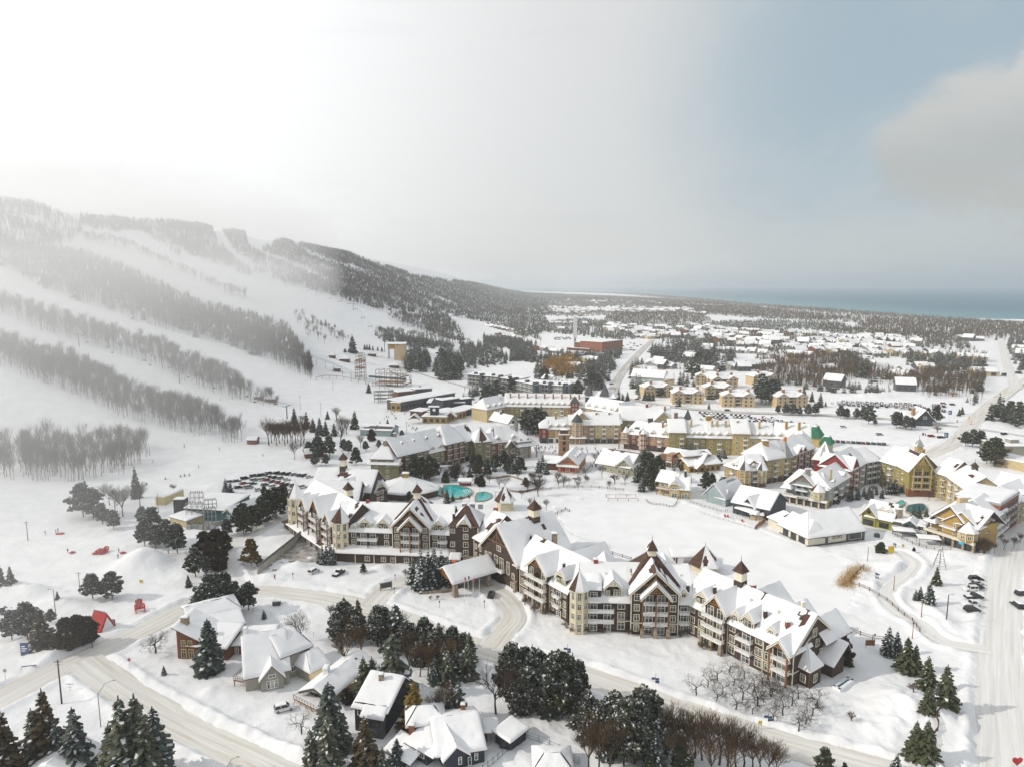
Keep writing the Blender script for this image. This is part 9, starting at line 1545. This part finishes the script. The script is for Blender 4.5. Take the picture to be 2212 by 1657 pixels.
 def pool(label,pts,f,m,z=.55,cop='stone'):
  P_=spline([G(*f(*p))for p in pts+pts[:1]],6)[:-1];c=P_.mean(0);t=thing('pool',label,'pool',(c[0],c[1],z));P_=P_-c;b=MB();b.prism([(*p,-.5)for p in P_],[(*p,0)for p in P_],m);b.build('water',t);b=MB();o=P_*1.06+np.sign(P_)*.3;n=len(P_)
  for i in range(n):j=(i+1)%n;b.prism([(*P_[i],-.4),(*o[i],-.6),(*o[j],-.6),(*P_[j],-.4)],[(*P_[i],.12),(*o[i],.12),(*o[j],.12),(*P_[j],.12)],cop)
  b.build('coping',t);return t
 pool('large turquoise heated pool behind the left wing',[(880,1030),(1000,1030),(1100,1055),(1150,1085),(1120,1130),(1000,1160),(900,1150),(850,1100)],k1,'pool_water');pool('small bright turquoise pool right of the large one',[(1215,1110),(1290,1100),(1355,1125),(1340,1165),(1260,1190),(1200,1180)],k1,'pool_water');pool('narrow turquoise swim channel left of the large pool',[(735,1030),(790,1025),(850,1075),(860,1130),(800,1120),(750,1070)],k1,'pool_water')
 pool('teal courtyard pool behind the lime house, left part',[(1120,880),(1190,840),(1215,865),(1150,905)],k3,'pool_water');pool('dark teal courtyard pool, larger right part',[(1230,925),(1260,880),(1370,870),(1390,920),(1300,950)],k3,'pool_dark');t=thing('plunge_basin','sunken dark rectangular basin with snowy rim near the orchard','basin');q=[G(*f3(*p))for p in((635,1005),(745,935),(785,955),(680,1030))];m=MB();m.slab([(*p,.35)for p in q],.12,'pool_dark');m.build('water',t);m=MB()
 for i in range(4):F=Fr(q[i],q[(i+1)%4]);m.box(F,-.3,F.L+.3,-.35,.35,-.5,.85,'ground_snow')
 m.build('rim',t)
 # pool house with its broad conical roof
 B=V('pool_house','low pool house with broad snowy conical roof and little cupola box','pavilion',snow=.5,cell=1.2);c=G(*k1(545,1150));c=(c[0]-4,c[1]+6);ring=[(c[0]+17*math.cos(a),c[1]+12*math.sin(a),3.2)for a in[2*math.pi*(i+.5)/10 for i in range(10)]];B.w.prism([(c[0]+(x-c[0])*.93,c[1]+(y-c[1])*.93,-1)for x,y,z in ring],[(c[0]+(x-c[0])*.93,c[1]+(y-c[1])*.93,3.4)for x,y,z in ring],'wall_brown');B.r.cone(ring,(c[0],c[1],9.0),'shingle_brown')
 for i in range(10):snow_patch(B.s,ring[i],ring[(i+1)%10],(c[0],c[1],8.9),(c[0],c[1],8.9),.5,1.2,(1,0,0,0),seed=i)
 B.chimney((c[0],c[1]),3.0,8,10.4,'wall_ochre');B.done()
 # pavilion and steep hipped kiosk roofs on the pond
 x,y=G(1487,1215);t=thing('pond_shelter','flat snowy timber shelter standing on the frozen pond','shelter',(x,y,0));m=MB();F=Fr((-6,-2),(6,-2));[m.box(F,u-.25,u+.25,-.3-k,.2-k,-.5,3.2,'timber_dark')for u in(1.2,10.8)for k in(0,3.6)];[m.bar((s*4.8,-2,2.2),(s*3.4,-2,3.2),.12,'timber_dark')for s in(-1,1)];m.build('post',t);m=MB();slope(m,None,F.P(-.8,1,3.2),F.P(12.8,1,3.2),F.P(12.8,-5,4.4),F.P(-.8,-5,4.4),roof_m='timber_dark');o=m.build('roof',t);m=MB();snow_patch(m,F.P(-.8,1,3.2),F.P(12.8,1,3.2),F.P(12.8,-5,4.4),F.P(-.8,-5,4.4),.5,.8,(1,1,1,1));m.build('snow',o,True)
 for p,r,h,txt,z0 in(((1522,1232),6.0,9.0,'brown hipped kiosk with snow-streaked steep roof behind the right block',3.0),((1091,1098),5.0,10,'brown steep hipped turret roof between pools and great gable',4.0),((1318,1236),3.2,5.0,'little hipped kiosk roof behind the middle block',2.5)):
  x,y=G(*p);t=thing('kiosk',txt,'kiosk',(x,y,0));b=MB();b.prism([(*q[:2],-.5)for q in b.ring((0,0,0),r*.75,6)],[(*q[:2],z0)for q in b.ring((0,0,0),r*.75,6)],'wall_cream');b.build('wall',t);b=MB();rg=b.ring((0,0,z0-.2),r,6);b.cone(rg,(0,0,z0+h*.72),'shingle_brown');b.tube((0,0,z0+h*.7),(0,0,z0+h*.72+1.4),.1,.02,'finial',5);o=b.build('roof',t);b=MB();[snow_patch(b,rg[i],rg[(i+1)%6],(0,0,z0+h*.7),(0,0,z0+h*.7),.25,.6,(1,0,0,0),((.5,.5,.25,.3),)if i%2 else((.3,.3,.2,.2),))for i in(0,4,5)];b.build('snow',o,True)
 for zx,zy,txt in((895,870,'lower one'),(865,800,'upper one')):
  x,y=G(*k1(zx,zy));t=thing('pergola','red-brown pergola with snow on top in the apartment garden, '+txt,'pergola',(x,y,0));m=MB();[m.bar((a,b,-.3),(a,b,2.6),.14,'door_red')for a in(-3,3)for b in(-1.8,1.8)];m.build('post',t);m=MB();[m.bar((-3.4,b,2.6),(3.4,b,2.6),.12,'door_red')for b in(-1.8,-.6,.6,1.8)];o=m.build('beam',t);m=MB();snow_patch(m,(-3.4,-2,2.7),(3.4,-2,2.7),(3.4,2,2.7),(-3.4,2,2.7),.3,.6,(1,1,1,1));m.build('snow',o,True)
 x,y=G(*k1(1165,1130));t=thing('pergola','white slatted pergola between the two turquoise pools','pergola',(x,y,0),rz=.2);m=MB();[m.bar((a,b,0),(a,b,2.7),.14,'panel_cream')for a in(-3.6,3.6)for b in(-2,2)];m.build('post',t);m=MB();[m.bar((a,-2.6,2.8),(a,2.6,2.8),.1,'trim_white')for a in np.linspace(-4,4,9)];m.build('slats',t)
 x,y=G(*k1(1090,1020));t=thing('bar_hut','open bar hut with snowy roof at the back of the large pool','hut',(x,y,0));m=MB();[m.bar((a,b,0),(a,b,2.6),.15,'timber_dark')for a in(-2.8,2.8)for b in(-1.6,1.6)];m.box(Fr((-2.6,-1.2),(2.6,-1.2)),0,5.2,0,-2,0,1.1,'vent_red');m.build('frame',t);m=MB();q=[(-3.6,-2.4,2.6),(3.6,-2.4,2.6),(3.6,2.4,3.2),(-3.6,2.4,3.2)];slope(m,None,*q);o=m.build('roof',t);m=MB();snow_patch(m,*q,t=.4,cell=.6,edges=(1,1,1,1));m.build('snow',o,True)
 x,y=G(*k1(1450,1150));t=thing('swing','timber garden swing frame right of the small pool','swing',(x,y,0));m=MB();[m.bar((s*2.2,b,0),(s*2,0,3),.09,'timber')for s in(-1,1)for b in(-1,1)];m.bar((-2.4,0,3),(2.4,0,3),.1,'timber');m.build('frame',t);m=MB();m.box(Fr((-1.2,0),(1.2,0)),0,2.4,-.4,.4,.5,.6,'timber');m.build('seat',t)
 x,y=G(*k2(845,935));t=thing('dock_frame','bare timber dock frame frozen into the far side of the pond','dock',(x,y,0));m=MB();[m.bar((a,b,-.2),(a,b,1.8),.12,'timber')for a in(-7,-2.5,2.5,7)for b in(-3,3)];[m.bar((-7,b,1.6),(7,b,1.6),.1,'timber')for b in(-3,3)];m.build('frame',t)
 # resort play things on the left snowfield
 for zx,zy,txt,n in((497,772,'two red snow tubes beside the adult and child',2),(600,938,'small red snow tube left of the tube pile',1),(1018,940,'single red tube right of the tube pile',1)):
  for i in range(n):x,y=G(*g0(zx+i*26-13*(n-1),zy));b=MB();snow_tube(b,.75,.28);o=b.build('snow_tube',None,True);o.location=(x,y,gz(x,y)+.25);tag(o,('left of ' if i==0 and n==2 else 'right of ' if n==2 else '')+txt,'snow tube','red snow tubes on the left snowfield')
 for i,(zx,zy)in enumerate(((790,945),(810,942),(828,938),(846,930),(862,922),(835,945),(855,938),(872,930),(880,920))):x,y=G(*g0(zx,zy));b=MB();snow_tube(b,.85,.3);o=b.build('snow_tube',None,True);o.location=(x,y,gz(x,y)+.3+.35*(i%3));o.rotation_euler=(.4*(i%3),.3*(i%2),0);tag(o,'red snow tube in the heap on the left snowfield','snow tube','red snow tubes heaped on the left snowfield')
 adirondack(*f0(1160,365),2.9,'red_paint','giant red wooden lounge chair on the snow by the road',.6);adirondack(*f3(992,75),1.0,'sign_blue','blue wooden lounge chair on the pond shore, upper one',2);adirondack(*f3(988,115),1.0,'sign_blue','blue wooden lounge chair on the pond shore, lower one',1)
 x,y=G(*f0(840,500));t=thing('a_frame_hut','red A-frame hut with snow-covered far roof side','hut',(x,y,gz(x,y)),rz=1.2);m=MB();m.prism([(-2.6,-2.6,0),(2.6,-2.6,0),(0,-2.6,4.9)],[(-2.6,2.6,0),(2.6,2.6,0),(0,2.6,4.9)],'red_paint');m.build('shell',t);m=MB();m.prism([(-1.9,-2.64,.1),(1.9,-2.64,.1),(0,-2.64,3.8)],[(-1.9,-2.72,.1),(1.9,-2.72,.1),(0,-2.72,3.8)],'trim_white');m.build('gable',t);m=MB();snow_patch(m,(2.7,-2.7,0),(2.7,2.7,0),(0,2.7,5),(0,-2.7,5),.35,.5,(1,1,0,1));m.build('snow',t,True)
 x,y=G(*f0(922,470));t=thing('utility_cart','small dark utility cart beside the red A-frame hut','cart',(x,y,gz(x,y)));m=MB();m.box(Fr((-.9,-.5),(.9,-.5)),0,1.8,0,-1,.4,1.3,'metal_dark');m.build('body',t);wheels(t,.3,.6,.5)
 x,y=G(*f0(240,850));t=thing('sawhorse','red and blue barrier fallen on the snow at the lower left road','barrier',(x,y,gz(x,y)),rz=.5);m=MB();m.bar((-1.6,0,.9),(1.6,0,.5),.14,'sign_blue');m.build('bar',t);m=MB();[m.bar((s*1.4,0,.7),(s*1.7,b,0),.06,'red_paint')for s in(-1,1)for b in(-.4,.4)];m.build('leg',t)
 x,y=G(*f1(194,318));t=thing('utility_box','dark green utility box on the snow beyond the wire fence','utility box',(x,y,gz(x,y)),rz=.2);m=MB();m.box(Fr((-1.2,-.8),(1.2,-.8)),0,2.4,0,-1.6,-.2,1.5,'panel_dark');m.build('body',t);m=MB();m.box(Fr((-1.25,-.85),(1.25,-.85)),0,2.5,0,-1.7,1.5,1.7,'ice_snow');m.build('lid',t)
 x,y=G(*f1(545,0));x,y=G(*k3(990,1130));t=thing('utility_box','dark grey utility box on the lane by the lakeside hall','utility box',(x,y,gz(x,y)));m=MB();m.box(Fr((-.9,-.6),(.9,-.6)),0,1.8,0,-1.2,-.2,1.4,'panel_dark');m.build('body',t);m=MB();m.tube((0,0,1.4),(0,0,2.2),.12,.1,'metal_dark',6);m.build('vent',t)
 x,y=G(*k2(1960,1095));t=thing('timber_hut','small honey-coloured timber hut with snowy roof on the pond shore','hut',(x,y,0),rz=-.3);m=MB();m.box(Fr((-2.6,-1.5),(2.6,-1.5)),0,5.2,0,-3,-.3,2.4,'wall_peach');m.build('wall',t);m=MB();q=[(-3,-2,2.4),(3,-2,2.4),(3,2,3.2),(-3,2,3.2)];slope(m,None,*q);o=m.build('roof',t);m=MB();snow_patch(m,*q,t=.4,cell=.6,edges=(1,1,1,1));m.build('snow',o,True)
 for i in range(7):
  x,y=G(*k2(1700+i*24,1080+i*8));t=thing('patio_chair','pale patio chair in the red and white row on the pond deck','chair',(x,y,gz(x,y)),'patio chairs on the pond deck',.3);m=MB();m.box(Fr((-.4,-.4),(.4,-.4)),0,.8,0,-.8,.35,.5,'red_paint' if i in(0,1,6)else 'trim_white');m.build('seat',t);m=MB();m.box(Fr((-.4,.3),(.4,.3)),0,.8,0,-.12,.5,1.2,'red_paint' if i in(0,1,6)else 'trim_white');m.build('backrest',t)
 for f,zx,zy,txt in((k3,1210,1085,'left'),(k3,1415,1150,'right')):x,y=G(*f(zx,zy+40));t=thing('awning','snow-covered flat awning before the low glazed shops, %s one'%txt,'awning',(x,y,0),rz=-.25);m=MB();q=[(-4,-2,2.6),(4,-2,2.6),(4,2,3),(-4,2,3)];slope(m,None,*q,roof_m='panel_dark');o=m.build('roof',t);[m2(t,a,b)for a in(-3.6,3.6)for b in(-1.8,1.8)];m=MB();snow_patch(m,*q,t=.35,cell=.6,edges=(1,1,1,1));m.build('snow',o,True)
 x,y=G(*k3(1508,1385));t=thing('lattice_tower','slim dark lattice cone frame on the snow near the ochre block','frame',(x,y,gz(x,y)));m=MB();h=ZAT(k3(0,1240)[1],y);[m.bar((2.4*math.cos(a),2.4*math.sin(a),-.2),(.6*math.cos(a),.6*math.sin(a),h),.07,'metal_dark')for a in[i*math.pi/3 for i in range(6)]];m.build('legs',t);m=MB();[m.bar((q*math.cos(a),q*math.sin(a),z),(q*math.cos(a+1.047),q*math.sin(a+1.047),z),.05,'metal_dark')for a in[i*math.pi/3 for i in range(6)]for z,q in((h*.2,2.05),(h*.45,1.6),(h*.7,1.15),(h,.6))];m.build('hoops',t)
 x,y=G(*f3(2150,1660));t=thing('heart_sign','red heart-shaped sign peeping in at the bottom right corner','sign',(x,y,gz(x,y)));m=MB();q=[(1.1*16*math.sin(a)**3/16,0,1.6+1.1*(13*math.cos(a)-5*math.cos(2*a)-2*math.cos(3*a)-math.cos(4*a))/16)for a in np.linspace(0,2*math.pi,24,endpoint=False)];m.prism(q,[(a,.12,c)for a,b,c in q],'red_paint');m.build('panel',t)
 # boom lift at the entrance
 x,y=G(*f1(1700,70));t=thing('boom_lift','orange boom lift working beside the hotel entrance','boom lift',(x,y,gz(x,y)),rz=-.4);m=MB();m.box(Fr((3,-1),(6,-1)),0,3,0,-2,.6,1.5,'orange_paint');m.build('chassis',t);m=MB();m.bar((4.5,0,1.4),(1.0,0,3.0),.22,'orange_paint');m.bar((1.0,0,3.0),(-1.6,0,5.0),.16,'orange_paint');m.build('boom',t);m=MB();[m.bar((-2.4+a,b,4.6),(-2.4+a,b,5.8),.05,'orange_paint')for a in(0,1.2)for b in(-.6,.6)];m.box(Fr((-2.5,-.7),(-1.1,-.7)),0,1.4,0,-1.4,4.5,4.65,'orange_paint');m.build('basket',t);wheels(t,.45,1,1,4.5)
def wheels(t,r,dx,dy,x0=0):
 for a in(x0-dx,x0+dx):
  for b in(-dy,dy):m=MB();m.tube((a,b-.12,r),(a,b+.12,r),r,r,'tyre',9);m.build('wheel',t)
def m2(t,a,b):m=MB();m.bar((a,b,-.3),(a,b,2.7),.08,'metal_dark');m.build('post',t)
def snow_tube(b,Rr,r):
 n,k=14,7;V=[((Rr+r*math.cos(q))*math.cos(p),(Rr+r*math.cos(q))*math.sin(p),r*math.sin(q))for p in[2*math.pi*i/n for i in range(n)]for q in[2*math.pi*j/k for j in range(k)]]
 b.add(V,[(i*k+j,((i+1)%n)*k+j,((i+1)%n)*k+(j+1)%k,i*k+(j+1)%k)for i in range(n)for j in range(k)],'red_paint')
def adirondack(px,py,s,m,label,rz):
 x,y=G(px,py);t=thing('lounge_chair',label,'chair',(x,y,gz(x,y)),None,rz);t.scale=(s,s,s);F=Fr((-.35,0),(.35,0));b=MB();b.prism([(-.35,-.5,.42),(.35,-.5,.42),(.35,.3,.22),(-.35,.3,.22)],[(-.35,-.5,.47),(.35,-.5,.47),(.35,.3,.27),(-.35,.3,.27)],m);b.build('seat',t);b=MB()
 for i in range(5):u=-.34+.138*i;h=1.05+.12*(1-abs(i-2)/2);b.prism([(u,.28,.25),(u+.12,.28,.25),(u+.12,.32,.25),(u,.32,.25)],[(u,.62,h),(u+.12,.62,h),(u+.12,.66,h),(u,.66,h)],m)
 b.build('backrest',t)
 for sg in(-1,1):b=MB();b.box(Fr((sg*.42-.08,-.55),(sg*.42+.08,-.55)),0,.16,0,-1.0,.60,.65,m);b.bar((sg*.42,-.48,0),(sg*.42,-.48,.6),.05,m);b.bar((sg*.42,.38,0),(sg*.42,.38,.6),.05,m);b.build('armrest',t)
mat('road_grit',(.22,.20,.18),.9,0,.3,.05,2,rgb2=(.48,.46,.43))
small_things()
# ---------------------------------------------------------------- ski lifts, adventure park, electrical yard
def hp(p):
 x,y,z=(float(q[0])for q in hit(*p));return np.array([x,y,z])
def lift(label,grp,pts,nch):
 tops=[]
 for i,(p,top)in enumerate(pts):
  b=hp(p);h=max(7.0,ZAT(top,b[1])-b[2]);t=thing('lift_tower','%s, %s tower counted from the top'%(label,ORD[i]if i else 'first'),'lift tower',tuple(b),grp+' towers');m=MB();m.tube((0,0,-2),(0,0,h),.45,.32,'metal_dark',7);m.build('post',t);m=MB();m.bar((-1.2,-3.2,h),(1.2,3.2,h),.22,'metal_dark');m.build('crossarm',t);m=MB()
  for s in(-1,1):m.bar((s*1.2-1.6,s*3.2,h+.25),(s*1.2+1.6,s*3.2,h+.1),.16,'metal_grey')
  m.build('sheave',t);tops.append(b+np.array([0,0,h+.3]))
 m=MB();line=[]
 for a,b in zip(tops[:-1],tops[1:]):
  for s in(-1,1):
   pr=None
   for k in range(9):
    f=k/8;q=a*(1-f)+b*f+np.array([s*1.2,s*3.2,-4*3.0*f*(1-f)]);(pr is not None)and m.tube(pr,q,.06,.06,'metal_dark',3);pr=q;line.append(q)
 tag(m.build('lift_cable'),'pair of haul cables strung along the '+grp,'cable')
 for i in range(nch):
  q=line[int((i+.5)*len(line)/nch)];t=thing('lift_chair','tiny dark chair hanging from the '+grp,'lift chair',tuple(q),grp+' chairs');m=MB();m.bar((0,0,0),(0,.2,-2.2),.06,'metal_dark');m.build('hanger',t);m=MB();F=Fr((-1.1,0),(1.1,0));m.box(F,0,2.2,.4,-.3,-2.5,-2.35,'metal_dark');m.box(F,0,2.2,-.25,-.35,-2.35,-1.6,'metal_dark');m.build('seat',t)
lift('dark mast of the chairlift over the lower woodland strips','lower chairlift',[(c1(505,1020),c1(0,940)[1]),(c1(1145,1252),c1(0,1160)[1]),(c1(1830,1480),c1(0,1398)[1])],14)
lift('dark mast of the chairlift over the wide upper run','upper chairlift',[(c1(1620,562),c1(0,520)[1]),(c2(415,252),c2(0,205)[1]),(c2(718,365),c2(0,310)[1]),(c2(978,708),c2(0,605)[1])],24)
for i,(a,top)in enumerate((((280,1190),1070),((450,1240),1128),((578,1250),1165),((737,1290),1195),((1160,1370),1282),((550,1020),955),((790,480),430),((490,390),340))):
 pole(*c2(*a),c2(0,top)[1],'thin floodlight pole on the beginner slopes, %s from the left'%(ORD[[1,2,4,5,7,3,6,0][i]]if i!=7 else 'leftmost'),'floodlight_mast',.2,'metal_grey','cross','light mast','floodlight poles of the slopes')
def park():
 b=hp(c2(1078,778));F=Fr((b[0]-11,b[1]),(b[0]+11,b[1]),b[2]);t=thing('climbing_wall','tan climbing wall tower with snowy top in the adventure park','climbing wall');m=MB();m.box(F,9,22,0,-10,-2,20,'wall_peach');m.build('panel',t);m=MB();m.box(F,0,8.8,-1,-9,14,20,'wall_ochre');[m.box(F,u,u+.6,-1-k,-1.6-k,-2,14,'timber_dark')for u in(.2,8)for k in(0,7)];m.build('platform',t);m=MB();q=[F.P(-1,1,20.3),F.P(23,1,20.3),F.P(23,-11,21.6),F.P(-1,-11,21.6)];slope(m,None,*q,roof_m='timber_dark');o=m.build('roof',t);m=MB();snow_patch(m,*q,t=.6,cell=1.2,edges=(1,1,1,1));m.build('snow',o,True)
 def frame(name,label,p0,p1,h0,h1,dep,nu,nz,m_,deck=(),rr=.16):
  a,c=hp(p0),hp(p1);F=Fr(a[:2],c[:2],min(a[2],c[2]));t=thing(name,label,'rope course' if 'rope' in name else 'tower');m=MB();us=np.linspace(0,F.L,nu)
  for u in us:
   for n in(0,-dep):m.tube(F.P(u,n,-3),F.P(u,n,h0+(h1-h0)*u/F.L),rr,rr*.8,m_,5)
  m.build('posts',t);m=MB()
  for k in range(1,nz+1):
   for n in(0,-dep):m.bar(F.P(0,n,h0*k/nz),F.P(F.L,n,h1*k/nz),rr*.55,m_)
   for u in us:m.bar(F.P(u,0,(h0+(h1-h0)*u/F.L)*k/nz),F.P(u,-dep,(h0+(h1-h0)*u/F.L)*k/nz),rr*.55,m_)
  m.build('beams',t)
  for z in deck:m=MB();m.box(F,0,F.L,.6,-dep-.6,z,z+.4,'timber');m.build('deck',t)
  return F,t
 frame('rope_course','tall timber rope course of masts and platforms with blue netting',c2(905,985),c2(1130,1000),17,16,12,6,4,'pole_wood',(4.2,),.28);F,t=frame('rope_stairs','zigzag timber stair tower at the right end of the rope course',c2(1030,990),c2(1200,985),13,10,6,4,2,'pole_wood',(),.22);m=MB()
 for(u0,z0,u1,z1)in((0,15,10,9),(10,9,18,10),(18,10,F.L,3),(F.L,3,F.L*.7,1)):m.hexa([F.P(u0,0,z0-.4),F.P(u1,0,z1-.4),F.P(u1,-2,z1-.4),F.P(u0,-2,z0-.4),F.P(u0,0,z0+.4),F.P(u1,0,z1+.4),F.P(u1,-2,z1+.4),F.P(u0,-2,z0+.4)],'timber')
 m.build('stairs',t);a,c=hp(c2(830,925)),hp(c2(1140,985));F=Fr(a[:2],c[:2],a[2]);t=thing('safety_net','blue netting band round the foot of the rope course','netting');m=MB();m.box(F,0,F.L,-3,-3.2,.5,2.6,'wall_teal');m.build('panel',t)
 frame('scaffold_tower','dark lattice tower left of the rope course',c2(735,930),c2(810,940),20,22,10,3,6,'timber_dark',(12,19),.3);frame('scaffold_tower','small tan lattice tower at the top of the adventure park',c2(770,800),c2(812,800),12,12,6,3,3,'pole_wood',(8,),.25);frame('scaffold_tower','blue-grey lattice tower right of the climbing wall',c2(1140,830),c2(1235,830),13,13,8,4,4,'wall_teal',(5,9),.2)
 for p,w,txt in(((320,765),9,'snow-roofed treehouse hut among the dark trees left of the park'),((870,745),10,'round snowy-roofed hut at the top of the adventure park'),((540,760),8,'timber station hut at the left of the park'),((640,790),12,'timber platform hut between station hut and lattice tower'),((1052,842),12,'low shelter with snowy roof below the climbing wall'),((578,870),8,'small gantry hut over the coaster track')):
  b=hp(c2(*p));F=Fr((b[0]-w/2,b[1]),(b[0]+w/2,b[1]),b[2]);B=V('hut',txt,'hut',snow=.5,cell=1.2);B.wall(F,.8,w-.8,0,-w*.7,-2,3.4,'timber_dark');q=[F.P(-.6,1,3.2),F.P(w+.6,1,3.2),F.P(w+.6,-w*.7-1,3.2),F.P(-.6,-w*.7-1,3.2)];ap=F.P(w/2,-w*.35,6.2);B.r.cone(q,ap,'timber_dark');[snow_patch(B.s,q[i],q[(i+1)%4],ap,ap,.5,1.2,(1,0,0,0))for i in range(4)];B.done()
 t=thing('coaster_track','long elevated coaster track running down to the lodge on thin posts','coaster');P_=np.array([hp(c2(*p))for p in((40,700),(200,745),(350,800),(520,860),(700,930),(850,985),(980,1030),(1040,1060))]);H=np.array([7,8,8,8,7,5.5,4,3]);P_[:,2]+=H;S_=spline(P_,5);m=MB()
 for a,b in zip(S_[:-1],S_[1:]):[m.bar(a+np.array([0,0,k]),b+np.array([0,0,k]),.22,'metal_grey')for k in(0,1.3)]
 m.build('rail',t);m=MB();[m.tube((q[0],q[1],hz(q[0],q[1])-1),q,.2,.16,'timber_dark',5)for q in S_[::2]];m.build('posts',t)
 t=thing('coaster_track','curving lower coaster track on the snow below the dark wood','coaster');P_=np.array([hp(c2(*p))for p in((410,945),(500,930),(600,935),(700,955),(800,975),(930,1000))]);P_[:,2]+=3.5;S_=spline(P_,5);m=MB();[m.bar(a,b,.3,'metal_grey')for a,b in zip(S_[:-1],S_[1:])];m.build('rail',t);m=MB();[m.tube((q[0],q[1],hz(q[0],q[1])-1),q,.18,.15,'timber_dark',5)for q in S_[::3]];m.build('posts',t)
 b=hp(c2(975,1120));t=thing('spiral_ramp','round timber spiral of the coaster, left of the lodge','coaster',tuple(b));m=MB();n=54;Q=[(9*math.cos(i*.35),7*math.sin(i*.35),1+i*.17)for i in range(n)];[m.hexa([(p[0]*k,p[1]*k,p[2]+z)for z in(0,.9)for p,k in((Q[i],1),(Q[i+1],1),(Q[i+1],.84),(Q[i],.84))],'wall_grey')for i in range(n-1)];m.build('track',t);m=MB();[m.tube((q[0]*.95,q[1]*.95,-2),(q[0]*.95,q[1]*.95,q[2]),.22,.2,'timber_dark',5)for q in Q[18::3]];m.build('posts',t)
park()
def power_yard():
 g0=lambda zx,zy:(zx*.2608,950.5+zy*.2608);x,y=G(*g0(1505,612));t=thing('tank','tall black louvred tank tower with snow cap beside the teal depot','tank',(x,y,0));h=ZAT(g0(0,480)[1],y);m=MB();F=Fr((-2.4,-2),(2.4,-2));m.box(F,0,4.8,0,-4,-1,h,'wall_black');[m.box(F,u,u+.14,.12,-.02,0,h,'metal_dark')for u in np.linspace(.2,4.4,8)];m.build('body',t);m=MB();q=[F.P(0,0,h),F.P(4.8,0,h),F.P(4.8,-4,h),F.P(0,-4,h)];snow_patch(m,*q,t=.35,cell=.6,edges=(1,1,1,1));m.build('snow',t,True)
 for i,(a,b,h,txt)in enumerate((((1545,690),(1680,690),9,'front left'),((1690,720),(1790,715),8,'front right'),((1580,640),(1690,640),11,'rear left'),((1700,670),(1800,660),9,'rear right'))):
  F=fr(g0(*a),g0(*b));t=thing('substation_frame','grey lattice frame of the electrical yard, '+txt,'steel frame',F.P(0,0,0));o=np.array(F.P(0,0,0));m=MB();L=lambda u,n,z:np.array(F.P(u,n,z))-o;us=np.linspace(0,F.L,4)
  [m.bar(L(u,n,-.5),L(u,n,h),.09,'metal_grey')for u in us for n in(0,-1.2)];[m.bar(L(u,0,z),L(u,-1.2,z+1.2),.05,'metal_grey')for u in us for z in np.arange(0,h-1,1.2)];m.build('legs',t);m=MB();[m.bar(L(0,n,z),L(F.L,n,z),.09,'metal_grey')for z in(h*.55,h*.8,h)for n in(0,-1.2)];[m.tube(L(u,-.6,h),L(u,-.6,h+.9),.16,.1,'brick_dark',6)for u in np.linspace(.5,F.L-.5,6)];m.build('beams',t)
 for i in range(5):x,y=G(*g0(1570+48*i,735-4*(i%2)));t=thing('transformer','grey transformer box in the electrical yard, %s from left'%(ORD[i]if i else 'first'),'transformer',(x,y,0));m=MB();m.box(Fr((-1,-.7),(1,-.7)),0,2,0,-1.4,-.3,1.9,'metal_grey');m.build('body',t);m=MB();[m.tube((q,0,1.9),(q,0,2.7),.14,.1,'brick_dark',6)for q in(-.6,0,.6)];m.build('insulator',t)
 t=thing('retaining_wall','low concrete wall in front of the electrical yard','wall');F=fr(g0(1700,745),g0(1850,690));m=MB();m.box(F,0,F.L,0,-.4,-1,1.6,'concrete');m.build('wall',t)
power_yard()
# ---------------------------------------------------------------- the air, and the added glare veils
def air(name,pts,z0,z1,dens,g,col,kind):
 me=bpy.data.meshes.new(name);n=len(pts)
 v=[(x,y,z)for z in(z0,z1)for x,y in pts]
 me.from_pydata(v,[],[tuple(range(n-1,-1,-1)),tuple(range(n,2*n))]+[(i,(i+1)%n,n+(i+1)%n,n+i)for i in range(n)])
 m=bpy.data.materials.new(name+'_air');m.use_nodes=True;N=m.node_tree.nodes;L=m.node_tree.links;N.clear()
 o=N.new('ShaderNodeOutputMaterial');p=N.new('ShaderNodeVolumePrincipled')
 p.inputs['Color'].default_value=(*col,1);p.inputs['Density'].default_value=dens;p.inputs['Anisotropy'].default_value=g
 L.new(p.outputs[0],o.inputs['Volume']);me.materials.append(m);tag(link(name,me),kind=kind)
air('haze',[(-9000,-3000),(40000,-3000),(40000,62000),(-9000,62000)],-11.5,262,0.000135,0.6,(0.94,0.96,0.98),'stuff')
air('glare_veil',[(-6000,300),(-300,250),(-420,1750),(-6000,1750)],-11.2,261,0.0013,0.3,(0.99,0.99,0.99),'stuff')  # added volume over the hill, imitates lens veiling glare from the left
air('glare_veil',[(-3000,130),(-100,130),(-330,1400),(-3000,1400)],-11.3,134,0.0012,0.3,(0.99,0.99,0.99),'stuff')  # second added volume, kept low: glare over the nearer left slopes
